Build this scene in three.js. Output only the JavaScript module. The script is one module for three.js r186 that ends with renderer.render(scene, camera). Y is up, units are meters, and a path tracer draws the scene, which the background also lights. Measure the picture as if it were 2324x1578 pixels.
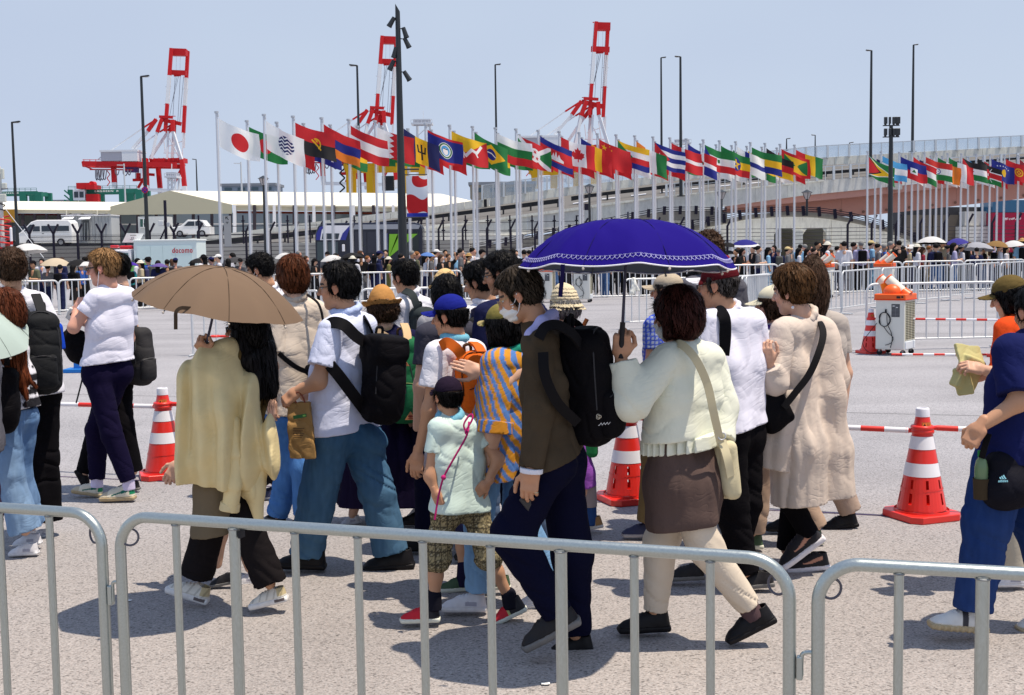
import*as THREE from 'three';
import{mergeGeometries}from 'three/addons/utils/BufferGeometryUtils.js';
import{RoundedBoxGeometry}from 'three/addons/geometries/RoundedBoxGeometry.js';
import{ImprovedNoise}from 'three/addons/math/ImprovedNoise.js';
// ---------------------------------------------------------------- camera, sky, sun, exposure
const scene=new THREE.Scene();
const F=2800,CX=1161.5,CY=789,EYE=1.75,ROLL=0.015;
const camera=new THREE.PerspectiveCamera(2*Math.atan(CY/F)*180/Math.PI,1024/695,0.05,9000);
camera.position.set(0,EYE,0);
camera.rotation.order='YXZ';
camera.rotation.set(-Math.atan(226/F),0,-ROLL);
camera.updateMatrixWorld(true);
scene.add(camera);
const SUN=new THREE.Vector3(0.30,1,0.09).normalize();
{
const w=512,h=256,a=new Float32Array(w*h*4),d=new THREE.Vector3(),n=new ImprovedNoise();
for(let j=0;j<h;j++)for(let i=0;i<w;i++){
const el=(j+0.5)/h*Math.PI-Math.PI/2,az=((i+0.5)/w-0.5)*2*Math.PI;
d.set(Math.cos(el)*Math.cos(az),Math.sin(el),Math.cos(el)*Math.sin(az));
const t=Math.min(1,Math.max(0,d.y)/0.9),u=Math.pow(t,1.5);
const g=Math.pow(Math.max(0,d.dot(SUN)),8)*0.35;
const veil=1+0.05*n.noise(d.x*5,d.y*9,d.z*5)+0.025*n.noise(d.x*11+5,d.y*23,d.z*11),k=(j*w+i)*4;
a[k]=0.91*(0.565*(1-u)+0.24*u+g)*veil;a[k+1]=0.91*(0.655*(1-u)+0.36*u+g)*veil;a[k+2]=0.93*(0.79*(1-u)+0.62*u+g)*(veil*0.5+0.5);a[k+3]=1;
}
const t=new THREE.DataTexture(a,w,h,THREE.RGBAFormat,THREE.FloatType);
t.mapping=THREE.EquirectangularReflectionMapping;t.magFilter=THREE.LinearFilter;t.minFilter=THREE.LinearFilter;t.needsUpdate=true;
scene.background=t;scene.environment=t;scene.environmentIntensity=1;scene.backgroundIntensity=1;
}
const sun=new THREE.DirectionalLight(0xfff1dd,5.0);
sun.position.copy(SUN).multiplyScalar(150).add(new THREE.Vector3(0,0,-40));sun.target.position.set(0,0,-40);
sun.castShadow=true;sun.shadow.mapSize.set(4096,4096);
Object.assign(sun.shadow.camera,{left:-70,right:70,top:70,bottom:-70,near:1,far:400});
scene.add(sun,sun.target);
const renderer=new THREE.WebGLRenderer({antialias:true});
renderer.toneMapping=THREE.LinearToneMapping;renderer.toneMappingExposure=1.1;
renderer.shadowMap.enabled=true;
// ---------------------------------------------------------------- small helpers
const V=(x=0,y=0,z=0)=>new THREE.Vector3(x,y,z);
let seed=7;
const rnd=()=>{seed=(seed*1664525+1013904223)>>>0;return seed/4294967296;};
const rr=(a,b)=>a+(b-a)*rnd();
const NZ=new ImprovedNoise(),n3=(x,y,z)=>NZ.noise(x+31.7,y+17.3,z+7.9);
const clamp=(x,a=0,b=1)=>Math.min(b,Math.max(a,x)),lerp=(a,b,t)=>a+(b-a)*t;
const sst=(a,b,x)=>{const t=clamp((x-a)/(b-a));return t*t*(3-2*t);};
const ray=(px,py)=>V((px-CX)/F,-(py-CY)/F,-1).applyQuaternion(camera.quaternion);
const onZ=(px,py,z)=>{const r=ray(px,py);return camera.position.clone().addScaledVector(r,z/r.z);};
const onY=(px,py,y)=>{const r=ray(px,py);return camera.position.clone().addScaledVector(r,(y-EYE)/r.y);};
const at=(px,py,d)=>camera.position.clone().addScaledVector(ray(px,py),d);
const depthOf=p=>{const q=p.clone().sub(camera.position).applyQuaternion(camera.quaternion.clone().invert());return-q.z;};
const yhor=px=>563-ROLL*(px-CX);
const gAt=(px,d)=>{const s=F/d,p=at(px,yhor(px)+EYE*s,d);p.y=0;return p;};
const names={};
function numbered(n){const k=names[n]=(names[n]??-1)+1;return k?n+'_'+String(k).padStart(3,'0'):n;}
function tag(o,label,category,group,kind){if(label)o.userData.label=label;if(category)o.userData.category=category;if(group)o.userData.group=group;if(kind)o.userData.kind=kind;return o;}
function thing(name,label,category,pos,group){const g=new THREE.Group();g.name=numbered(name);if(pos)g.position.copy(pos);scene.add(g);return tag(g,label,category,group);}
function mesh(name,geo,mat,parent){
const m=new THREE.Mesh(geo,mat);m.castShadow=m.receiveShadow=true;
if(parent){m.name=name;parent.add(m);}else{m.name=numbered(name);scene.add(m);}
return m;
}
const struct=(name,geo,mat)=>{const m=mesh(name,geo,mat);m.userData.kind='structure';return m;};
function sub(name,parent){const g=new THREE.Group();g.name=name;parent.add(g);return g;}
const RGB=(r,g,b)=>new THREE.Color().setRGB(r,g,b);
const hex=h=>new THREE.Color(h);
const matCache={};
function M(color,rough=0.7,metal=0,extra){
const c=color.isColor?color:new THREE.Color(color),key=c.getHexString()+rough+'_'+metal+JSON.stringify(extra||0);
return matCache[key]??=new THREE.MeshPhysicalMaterial({color:c,roughness:rough,metalness:metal,specularIntensity:rough<0.36||metal?1:0.3,side:THREE.DoubleSide,...extra});
}
const vcMat=(rough=0.85,o={})=>new THREE.MeshPhysicalMaterial({vertexColors:true,roughness:rough,specularIntensity:0.12,side:THREE.DoubleSide,...o});
const clean=g=>{const q=g.index?g.toNonIndexed():g;for(const k of Object.keys(q.attributes))if(!['position','normal','uv'].includes(k))q.deleteAttribute(k);return q;};
const merge=list=>mergeGeometries(list.map(clean),false);
function boxAt(cx,cy,cz,w,h,d,ry=0,r=0){const g=r?new RoundedBoxGeometry(w,h,d,2,r):new THREE.BoxGeometry(w,h,d);if(ry)g.rotateY(ry);g.translate(cx,cy,cz);return g;}
function beam(a,b,w,h=w,up=V(0,1,0)){
const d=b.clone().sub(a),L=d.length(),g=new THREE.BoxGeometry(w,h,L);
const z=d.clone().normalize();let u=up.clone();if(Math.abs(z.dot(u))>0.98)u=V(1,0,0);
const x=u.clone().cross(z).normalize(),y=z.clone().cross(x);
g.applyMatrix4(new THREE.Matrix4().makeBasis(x,y,z));const m=a.clone().add(b).multiplyScalar(0.5);g.translate(m.x,m.y,m.z);return g;
}
function rod(a,b,r,r2=r,n=10){
const d=b.clone().sub(a),g=new THREE.CylinderGeometry(r2,r,d.length(),n,1,false);
g.applyQuaternion(new THREE.Quaternion().setFromUnitVectors(V(0,1,0),d.clone().normalize()));
const m=a.clone().add(b).multiplyScalar(0.5);g.translate(m.x,m.y,m.z);return g;
}
const tube=(pts,r,n=32,rs=8,closed=false,tension=0.5)=>new THREE.TubeGeometry(new THREE.CatmullRomCurve3(pts,closed,'catmullrom',tension),n,r,rs,closed);
function ribbon(pts,w,th,out,n=30){
const c=new THREE.CatmullRomCurve3(pts),P=[],I=[];
for(let i=0;i<=n;i++){
const p=c.getPoint(i/n),t=c.getTangent(i/n),o=out(p,i/n).normalize(),s=t.clone().cross(o).normalize();o.copy(s).cross(t).normalize();
for(const[a,b]of[[-1,-1],[1,-1],[1,1],[-1,1]]){const q=p.clone().addScaledVector(s,a*w/2).addScaledVector(o,b*th/2);P.push(q.x,q.y,q.z);}
if(i)for(let k=0;k<4;k++){const a=(i-1)*4+k,b=(i-1)*4+(k+1)%4;I.push(a,b,a+4,b,b+4,a+4);}
}
I.push(0,2,1,0,3,2);const e=n*4;I.push(e,e+1,e+2,e,e+2,e+3);
const g=new THREE.BufferGeometry();g.setAttribute('position',new THREE.Float32BufferAttribute(P,3));g.setIndex(I);
const f=g.toNonIndexed();f.computeVertexNormals();f.setAttribute('uv',new THREE.Float32BufferAttribute(new Float32Array(f.attributes.position.count*2),2));return f;
}
function canvasTex(w,h,draw){
const c=document.createElement('canvas');c.width=w;c.height=h;const x=c.getContext('2d');draw(x,w,h);
const t=new THREE.CanvasTexture(c);t.colorSpace=THREE.SRGBColorSpace;t.anisotropy=8;return t;
}
const decalMat=(tex,rough=0.6)=>new THREE.MeshStandardMaterial({map:tex,roughness:rough,transparent:true,alphaTest:0.4,side:THREE.DoubleSide});
// ---------------------------------------------------------------- signed distance modelling: fields of tapered capsules, ellipsoids and boxes, meshed by surface nets
const cap=(a,ra,b,rb,o)=>({t:0,a,b,ra,rb,...o});
const ell=(c,r,q,o)=>({t:1,c,r,q:q?q.clone().invert():null,...o});
const rbx=(c,h,rad,q,o)=>({t:2,c,h,rad,q:q?q.clone().invert():null,...o});
const fun=(f,lo,hi,o)=>({t:3,f,lo,hi,...o});
const _v=V();
function primD(p,x,y,z){
let d;
if(p.t===0){
const a=p.a,b=p.b,bx=b.x-a.x,by=b.y-a.y,bz=b.z-a.z,px=x-a.x,py=y-a.y,pz=z-a.z;
const L=bx*bx+by*by+bz*bz||1e-9;let t=(px*bx+py*by+pz*bz)/L;const raw=t;t=t<0?0:t>1?1:t;
const dx=px-bx*t,dy=py-by*t,dz=(pz-bz*t)*(p.zs||1);
d=Math.sqrt(dx*dx+dy*dy+dz*dz)-(p.ra+(p.rb-p.ra)*t);
if(p.flatB){const e=(raw-1)*Math.sqrt(L);if(e>d)d=e;}
if(p.flatA){const e=-raw*Math.sqrt(L);if(e>d)d=e;}
}else if(p.t===3)d=p.f(x,y,z);
else{
_v.set(x-p.c.x,y-p.c.y,z-p.c.z);if(p.q)_v.applyQuaternion(p.q);
if(p.t===1){
const r=p.r,ax=_v.x/r.x,ay=_v.y/r.y,az=_v.z/r.z,k0=Math.sqrt(ax*ax+ay*ay+az*az);
const gx=ax/r.x,gy=ay/r.y,gz=az/r.z,k1=Math.sqrt(gx*gx+gy*gy+gz*gz);
d=k1<1e-6?-Math.min(r.x,r.y,r.z):k0*(k0-1)/k1;
}else{
const h=p.h,qx=Math.abs(_v.x)-h.x+p.rad,qy=Math.abs(_v.y)-h.y+p.rad,qz=Math.abs(_v.z)-h.z+p.rad;
const mx=Math.max(qx,0),my=Math.max(qy,0),mz=Math.max(qz,0);
d=Math.sqrt(mx*mx+my*my+mz*mz)+Math.min(Math.max(qx,qy,qz),0)-p.rad;
}
}
if(p.cut)for(const c of p.cut){const e=x*c[0]+y*c[1]+z*c[2]-c[3];if(e>d)d=e;}
return d;
}
function primBox(p,box){
const add=(c,r)=>{box.min.min(V(c.x-r,c.y-r,c.z-r));box.max.max(V(c.x+r,c.y+r,c.z+r));};
if(p.sub)return;
if(p.t===0){add(p.a,p.ra/Math.min(1,p.zs||1));add(p.b,p.rb/Math.min(1,p.zs||1));}
else if(p.t===1)add(p.c,Math.max(p.r.x,p.r.y,p.r.z));
else if(p.t===2)add(p.c,p.h.length());
else{box.min.min(p.lo);box.max.max(p.hi);}
}
function sdfMesh(prims,o){
const h=o.cell,k=o.k??0.03,amp=o.amp??0,cuts=o.cuts||[],disp=o.disp;
const box=new THREE.Box3();for(const p of prims)primBox(p,box);box.expandByScalar(amp+h*2.5);
const N=6,nx=Math.ceil((box.max.x-box.min.x)/h/N)*N+1,ny=Math.ceil((box.max.y-box.min.y)/h/N)*N+1,nz=Math.ceil((box.max.z-box.min.z)/h/N)*N+1;
const X0=box.min.x,Y0=box.min.y,Z0=box.min.z,G=new Float32Array(nx*ny*nz).fill(1);
const BX=(nx-1)/N,BY=(ny-1)/N,BZ=(nz-1)/N,lists=new Array(BX*BY*BZ).fill(null),R=N*h*0.87+amp;
const evalL=(L,x,y,z)=>{
let d=1e3;
for(let i=0;i<L.length;i++){
const p=L[i],e=primD(p,x,y,z),kk=p.k??k;
if(p.sub){const q=-e,u=kk>0?Math.max(kk-Math.abs(d-q),0)/kk:0;d=Math.max(d,q)+u*u*kk*0.25;}
else{const u=kk>0?Math.max(kk-Math.abs(d-e),0)/kk:0;d=Math.min(d,e)-u*u*kk*0.25;}
}
if(disp)d+=disp(x,y,z);
for(const c of cuts){const e=x*c[0]+y*c[1]+z*c[2]-c[3];if(e>d)d=e;}
return d;
};
const dist=new Float32Array(prims.length);
for(let bz=0;bz<BZ;bz++)for(let by=0;by<BY;by++)for(let bx=0;bx<BX;bx++){
const cx=X0+(bx+0.5)*N*h,cy=Y0+(by+0.5)*N*h,cz=Z0+(bz+0.5)*N*h;let m=1e9;
for(let i=0;i<prims.length;i++){dist[i]=primD(prims[i],cx,cy,cz);if(!prims[i].sub&&dist[i]<m)m=dist[i];}
if(m>R*1.6+k)continue;
const L=[];for(let i=0;i<prims.length;i++)if(prims[i].sub?dist[i]<R*1.6+k:dist[i]<m+2.4*R+k)L.push(prims[i]);
lists[(bz*BY+by)*BX+bx]=L;
for(let z=bz*N;z<=bz*N+N;z++)for(let y=by*N;y<=by*N+N;y++){const row=(z*ny+y)*nx;for(let x=bx*N;x<=bx*N+N;x++)if(G[row+x]===1)G[row+x]=evalL(L,X0+x*h,Y0+y*h,Z0+z*h);}
}
const id=new Int32Array(nx*ny*nz).fill(-1),P=[],LI=[],I=[],sx=1,sy=nx,sz=nx*ny;
const E=[[0,1],[2,3],[4,5],[6,7],[0,2],[1,3],[4,6],[5,7],[0,4],[1,5],[2,6],[3,7]];
const g=new Float32Array(8);
for(let z=0;z<nz-1;z++)for(let y=0;y<ny-1;y++)for(let x=0;x<nx-1;x++){
const b=z*sz+y*sy+x;let s=0;
for(let i=0;i<8;i++){g[i]=G[b+(i&1)+((i>>1)&1)*sy+(i>>2)*sz];if(g[i]<0)s++;}
if(!s||s===8)continue;
let ax=0,ay=0,az=0,c=0;
for(const[i,j]of E)if((g[i]<0)!==(g[j]<0)){const t=g[i]/(g[i]-g[j]);ax+=lerp(i&1,j&1,t);ay+=lerp((i>>1)&1,(j>>1)&1,t);az+=lerp(i>>2,j>>2,t);c++;}
id[b]=P.length/3;P.push(X0+(x+ax/c)*h,Y0+(y+ay/c)*h,Z0+(z+az/c)*h);
LI.push((Math.min(BZ-1,(z/N)|0)*BY+Math.min(BY-1,(y/N)|0))*BX+Math.min(BX-1,(x/N)|0));
}
const quad=(a,b,c,d,f)=>{if(a<0||b<0||c<0||d<0)return;if(f)I.push(a,b,c,a,c,d);else I.push(a,c,b,a,d,c);};
for(let z=1;z<nz-1;z++)for(let y=1;y<ny-1;y++)for(let x=1;x<nx-1;x++){
const b=z*sz+y*sy+x,v=G[b]<0;
if(v!==G[b+1]<0)quad(id[b-sy-sz],id[b-sz],id[b],id[b-sy],v);
if(v!==G[b+sy]<0)quad(id[b-sx-sz],id[b-sx],id[b],id[b-sz],v);
if(v!==G[b+sz]<0)quad(id[b-sx-sy],id[b-sy],id[b],id[b-sx],v);
}
const nV=P.length/3,UV=new Float32Array(nV*2),NN=new Float32Array(P.length),C=new Float32Array(P.length),e=h*0.45,out=new THREE.Color(),nn=V();
for(let i=0;i<nV;i++){
let x=P[i*3],y=P[i*3+1],z=P[i*3+2];const L=lists[LI[i]]||prims;
for(let it=0;it<2;it++){
const d=evalL(L,x,y,z),a=evalL(L,x+e,y,z)-evalL(L,x-e,y,z),b=evalL(L,x,y+e,z)-evalL(L,x,y-e,z),c=evalL(L,x,y,z+e)-evalL(L,x,y,z-e);
const l=Math.hypot(a,b,c)||1;nn.set(a/l,b/l,c/l);
if(it)break;
const st=clamp(d,-h*0.5,h*0.5)*0.8;x-=nn.x*st;y-=nn.y*st;z-=nn.z*st;
}
P[i*3]=x;P[i*3+1]=y;P[i*3+2]=z;UV[i*2]=(x+z*0.6)/0.62;UV[i*2+1]=(y+z*0.3)/0.62;NN[i*3]=nn.x;NN[i*3+1]=nn.y;NN[i*3+2]=nn.z;
if(o.col){o.col(x,y,z,nn,out);C[i*3]=out.r;C[i*3+1]=out.g;C[i*3+2]=out.b;}else C.fill(1,i*3,i*3+3);
}
const q=new THREE.BufferGeometry();
q.setAttribute('position',new THREE.Float32BufferAttribute(P,3));q.setAttribute('normal',new THREE.BufferAttribute(NN,3));q.setAttribute('color',new THREE.BufferAttribute(C,3));q.setAttribute('uv',new THREE.BufferAttribute(UV,2));q.setIndex(I);
return q;
}
// ---------------------------------------------------------------- ground
{
const S=1024,mk=()=>{const a=new Float32Array(S*S);for(let i=0;i<a.length;i++)a[i]=rnd();return a;};
const blur=(a,rx,ry)=>{const b=new Float32Array(S*S),c=new Float32Array(S*S);
for(let y=0;y<S;y++)for(let x=0;x<S;x++){let s=0;for(let k=-rx;k<=rx;k++)s+=a[y*S+((x+k+S)&(S-1))];b[y*S+x]=s/(2*rx+1);}
for(let y=0;y<S;y++)for(let x=0;x<S;x++){let s=0;for(let k=-ry;k<=ry;k++)s+=b[((y+k+S)&(S-1))*S+x];c[y*S+x]=s/(2*ry+1);}
return c;};
const A=blur(mk(),1,1),B=blur(mk(),2,1),C=blur(blur(mk(),9,9),9,9),px=new Uint8Array(S*S*4),bp=new Uint8Array(S*S*4);
for(let i=0;i<S*S;i++){
const g=(A[i]-0.5)*2.0,pit=clamp((0.445-B[i])*11),c=(C[i]-0.5)*7;
let v=0.315+0.22*g+0.012*c;v*=1-0.66*pit;
const lum=Math.pow(clamp(v,0.02,0.8),1/2.2)*255,tint=(A[(i*7+99)%(S*S)]-0.5)*26;
px[i*4]=lum*1.0+tint;px[i*4+1]=lum*0.985;px[i*4+2]=lum*0.985-tint*0.6;px[i*4+3]=255;
bp[i*4]=bp[i*4+1]=bp[i*4+2]=clamp(170+g*50-130*pit,0,255);bp[i*4+3]=255;
}
const T=(d,srgb)=>{const t=new THREE.DataTexture(d,S,S,THREE.RGBAFormat);t.wrapS=t.wrapT=THREE.RepeatWrapping;t.magFilter=THREE.LinearFilter;t.minFilter=THREE.LinearMipmapLinearFilter;t.generateMipmaps=true;if(srgb)t.colorSpace=THREE.SRGBColorSpace;t.needsUpdate=true;return t;};
const zs=[],xs=[];
for(let z=6;z>-150;){zs.push(z);z-=z>-14?0.14:z>-45?0.45:6;}zs.push(-400,-1500,-6000);
for(let x=-12;x<=12.01;x+=0.3)xs.push(x);for(let x=13.5;x<70;x*=1.13){xs.push(x);xs.unshift(-x);}xs.push(300,6000);xs.unshift(-300);xs.unshift(-6000);
const P=[],U=[],K=[],I=[],nx=xs.length;
for(const z of zs)for(const x of xs){
P.push(x,0,z);U.push(x/2.4,z/2.4);
const streak=0.13*n3(x*0.12,3,z*1.9)+0.09*n3(x*0.05+z*0.3,9,z*4.1),big=0.10*n3(x*0.35,1,z*0.35)+0.07*n3(x*1.1,5,z*1.1);
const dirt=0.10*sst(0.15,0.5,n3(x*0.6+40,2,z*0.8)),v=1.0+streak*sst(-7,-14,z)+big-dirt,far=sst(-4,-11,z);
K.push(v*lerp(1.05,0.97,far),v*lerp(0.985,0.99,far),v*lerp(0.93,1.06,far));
}
for(let j=0;j<zs.length-1;j++)for(let i=0;i<nx-1;i++){const a=j*nx+i;I.push(a,a+1,a+nx,a+1,a+nx+1,a+nx);}
const g=new THREE.BufferGeometry();g.setAttribute('position',new THREE.Float32BufferAttribute(P,3));g.setAttribute('uv',new THREE.Float32BufferAttribute(U,2));g.setAttribute('color',new THREE.Float32BufferAttribute(K,3));g.setIndex(I);g.computeVertexNormals();
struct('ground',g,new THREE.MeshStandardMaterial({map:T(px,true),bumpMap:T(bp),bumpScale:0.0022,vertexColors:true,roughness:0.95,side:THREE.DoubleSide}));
const strip=(name,a,b,w,m,y=0.004)=>{const L=a.distanceTo(b),pts=[],n=24;const d=b.clone().sub(a);const s=V(-d.z,0,d.x).normalize().multiplyScalar(w/2);const Q=[],J=[];
for(let i=0;i<=n;i++){const p=a.clone().addScaledVector(d,i/n);p.addScaledVector(s,n3(i*0.9,L,0)*0.8);Q.push(p.x+s.x,y,p.z+s.z,p.x-s.x,y,p.z-s.z);if(i)J.push(i*2-2,i*2-1,i*2,i*2-1,i*2+1,i*2);}
const q=new THREE.BufferGeometry();q.setAttribute('position',new THREE.Float32BufferAttribute(Q,3));q.setIndex(J);q.computeVertexNormals();return struct(name,q,m);};
strip('marking_tape',onY(60,1079,0),onY(2420,1191,0),0.016,M(RGB(0.05,0.02,0.09),0.8));
strip('pavement_joint',onY(-60,742,0),onY(1500,726,0),0.03,M(RGB(0.10,0.10,0.10),0.95));
strip('pavement_joint',onY(-60,890,0),onY(2500,951,0),0.014,M(RGB(0.10,0.10,0.10),0.95));
strip('pavement_joint',onY(-60,763,0),onY(1000,757,0),0.02,M(RGB(0.10,0.10,0.10),0.95));
strip('pavement_joint',onY(1300,753,0),onY(2500,760,0),0.025,M(RGB(0.11,0.11,0.11),0.95));
const blot=(px_,py,rx,rz,m,name)=>{const c=onY(px_,py,0),sh=new THREE.Shape();for(let i=0;i<=18;i++){const a=i/18*6.283,k=0.75+0.35*n3(Math.cos(a)*2,Math.sin(a)*2,px_);const X=Math.cos(a)*rx*k,Y=Math.sin(a)*rz*k;i?sh.lineTo(X,Y):sh.moveTo(X,Y);}
const q=new THREE.ShapeGeometry(sh);q.rotateX(-Math.PI/2);q.translate(c.x,0.005,c.z);return struct(name,q,m);};
blot(1916,878,0.06,0.10,M(RGB(0.05,0.45,0.75),0.8),'paint_mark');blot(292,1365,0.022,0.02,M(RGB(0.8,0.8,0.78),0.8),'paint_mark');
const lit=mesh('paper_scrap',(()=>{const q=new THREE.PlaneGeometry(0.034,0.02,6,4),a=q.attributes.position;for(let i=0;i<a.count;i++)a.setZ(i,0.004+0.006*Math.abs(n3(a.getX(i)*90,a.getY(i)*90,1)));q.rotateX(-Math.PI/2);const c=onY(1238,1556,0);q.translate(c.x,0.003,c.z);q.computeVertexNormals();return q;})(),M(RGB(0.85,0.85,0.82),0.9));
tag(lit,'small crumpled white scrap of paper on the asphalt in front of the long barrier','litter');
}
// ---------------------------------------------------------------- steel crowd barriers
const galv=(()=>{
const S=128,d=new Uint8Array(S*S*4),e=new Uint8Array(S*S*4);
for(let y=0;y<S;y++)for(let x=0;x<S;x++){const i=(y*S+x)*4,a=x/S*6.283,c=y/S*6.283;const v=n3(Math.cos(a)*3,Math.sin(a)*3+Math.cos(c)*3,Math.sin(c)*3)*0.5+0.5*n3(Math.cos(a)*9,Math.sin(a)*9+Math.cos(c)*9,Math.sin(c)*9),w=185+14*v;d[i]=w*0.96;d[i+1]=w;d[i+2]=w*0.985;d[i+3]=255;e[i]=e[i+2]=0;e[i+1]=92+22*v;e[i+3]=255;}
const t=(q,s)=>{const k=new THREE.DataTexture(q,S,S);k.wrapS=k.wrapT=THREE.RepeatWrapping;k.magFilter=THREE.LinearFilter;if(s)k.colorSpace=THREE.SRGBColorSpace;k.repeat.set(1,4);k.needsUpdate=true;return k;};
return new THREE.MeshStandardMaterial({map:t(d,1),roughnessMap:t(e),roughness:1,metalness:0.9,side:THREE.DoubleSide});
})();
const weldM=M(RGB(0.30,0.31,0.31),0.6,0.5),galvFar=M(RGB(0.62,0.64,0.66),0.5,0.35),galvFlat=M(RGB(0.55,0.58,0.6),0.5,0.4);
const geoCache={};
const cached=(k,f)=>geoCache[k]??=f();
function hoop(w,h,r,R,y0,seg,n){
const p=new THREE.CurvePath(),a=V(-w/2,y0,0),b=V(-w/2,h-R,0),c=V(-w/2+R,h,0),d=V(w/2-R,h,0),e=V(w/2,h-R,0),f=V(w/2,y0,0);
const pts=[a.clone(),a.clone().lerp(b,0.5),b.clone()],arc=(cx,cy,s0)=>{for(let i=1;i<=seg;i++){const t=s0-i/seg*Math.PI/2;pts.push(V(cx+Math.cos(t)*R,cy+Math.sin(t)*R,0));}};
arc(c.x,b.y,Math.PI);pts.push(c.clone().lerp(d,0.5),d.clone());arc(d.x,e.y,Math.PI/2);pts.push(e.clone().lerp(f,0.5),f);
const P=[],U=[],I=[];let L=0;
pts.forEach((q,i)=>{const t=(pts[i+1]||q).clone().sub(pts[i-1]||q).normalize(),u=V(0,0,1),s=t.clone().cross(u);if(i)L+=q.distanceTo(pts[i-1]);
for(let k=0;k<=n;k++){const an=k/n*6.28319,o=s.clone().multiplyScalar(Math.cos(an)*r).addScaledVector(u,Math.sin(an)*r);P.push(q.x+o.x,q.y+o.y,o.z);U.push(k/n,L*3);if(i&&k){const z=i*(n+1)+k;I.push(z,z-1,z-n-2,z,z-n-2,z-n-1);}}});
const g=new THREE.BufferGeometry();g.setAttribute('position',new THREE.Float32BufferAttribute(P,3));g.setAttribute('uv',new THREE.Float32BufferAttribute(U,2));g.setIndex(I);g.computeVertexNormals();return g.toNonIndexed();
}
function barrier(a,b,label,group,o={}){
const{h=1.06,n=9,near=false,R=0.1,y0=0.1,foot=0.5,side=1,wide}=o,w=a.distanceTo(b),m=near?galv:galvFar;
const t=thing('crowd_barrier',label,'barrier',a.clone().add(b).multiplyScalar(0.5),group);t.rotation.y=Math.atan2(-(b.z-a.z),b.x-a.x);
const r=near?0.0137:o.r??0.021,rb=near?0.0096:o.rb??0.0135,W=w.toFixed(2);
mesh('frame',cached('hoop'+[W,h,near],()=>hoop(w,h,r,R,y0,near?10:5,near?18:7)),m,t);
mesh('bottom_rail',cached('rail'+[W,near],()=>rod(V(-w/2,y0+0.02,0),V(w/2,y0+0.02,0),rb*1.15,rb*1.15,near?14:6)),m,t);
for(let i=1;i<=n;i++){const x=-w/2+w*i/(n+1),wd=wide&&wide.includes(i)?rb*1.4:rb;mesh('bar',cached('bar'+[h,y0,near,wd],()=>{const g=rod(V(0,y0+0.02,0),V(0,h-r*0.6,0),wd,wd,near?16:6);return g;}),m,t).position.x=x;if(near)mesh('weld',cached('weld'+wd,()=>new THREE.TorusGeometry(wd*1.02,0.0022,6,16).rotateX(1.57).translate(0,h-r*1.02,0)),weldM,t).position.x=x;}
for(const s of[-1,1])mesh('foot',cached('foot'+[foot,y0],()=>merge([rod(V(0,0.02,-foot/2),V(0,0.02,foot/2),0.016,0.016,8),rod(V(0,0.02,0),V(0,y0+0.05,0),0.015,0.015,8)])),m,t).position.x=s*(w/2-(o.inset??0.25)*0-0.0)-s*(o.inset??0.0);
return t;
}
{
const G=p=>V(p.x,0,p.z),H=1.086;
const bl=G(onY(270,1183,H)),br=G(onY(1792,1287,H)),B=barrier(bl,br,'galvanised steel crowd barrier spanning most of the front, nine upright bars','steel barriers along the front',{h:1.1,n:9,near:true,R:0.085,wide:[2,7]});
const dir=br.clone().sub(bl).normalize(),ar=G(onY(228,1180,H)),al=ar.clone().addScaledVector(dir,-1.576);
const A=barrier(al,ar,'galvanised steel crowd barrier cut off by the left edge at the front','steel barriers along the front',{h:1.1,n:9,near:true,R:0.085});
const cl=G(onY(1857,1292,H)),c2=G(onY(2323,1319,H)),dc=c2.clone().sub(cl).normalize(),C=barrier(cl,cl.clone().addScaledVector(dc,1.576),'galvanised steel crowd barrier in the front right corner','steel barriers along the front',{h:1.1,n:9,near:true,R:0.085,wide:[2,7]});
const rub=M(RGB(0.10,0.095,0.12),0.55,0.3);
const ring=(t,x,s)=>{const g=new THREE.TorusGeometry(0.021,0.0028,10,28);const k=mesh('tie_ring',g,rub,t);k.position.set(x,1.046,-0.004);k.rotation.y=s*0.45;};
const w=B.children.length&&bl.distanceTo(br);
ring(B,-w/2+0.026,1);ring(B,w/2-0.026,-1);ring(A,0.788-0.026,-1);ring(C,-0.788+0.026,1);
const coup=t=>{const g=merge([boxAt(0.022,0.885,0,0.012,0.052,0.016,0,0.003),boxAt(0.022,0.95,0,0.006,0.008,0.02)]);return g;};
mesh('coupling_socket',merge([boxAt(0.021,0.895,0,0.013,0.05,0.017,0,0.003)]),galv,A).position.x=0.788;
mesh('coupling_hook',tube([V(-0.012,0.93,0),V(-0.02,0.93,0),V(-0.0275,0.925,0),V(-0.0285,0.905,0),V(-0.0285,0.88,0)],0.0045,20,8),galv,B).position.x=-w/2;
mesh('coupling_socket',boxAt(0.021,0.875,0,0.013,0.05,0.017,0,0.003),galv,B).position.x=w/2;
mesh('coupling_hook',tube([V(-0.012,0.91,0),V(-0.02,0.91,0),V(-0.031,0.905,0),V(-0.033,0.885,0),V(-0.033,0.86,0)],0.0045,20,8),galv,C).position.x=-0.788;
mesh('latch',boxAt(0,1.075,0,0.006,0.018,0.022),M(RGB(0.02,0.02,0.025),0.6),B).position.x=-w/2+w*0.212;
}
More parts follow.
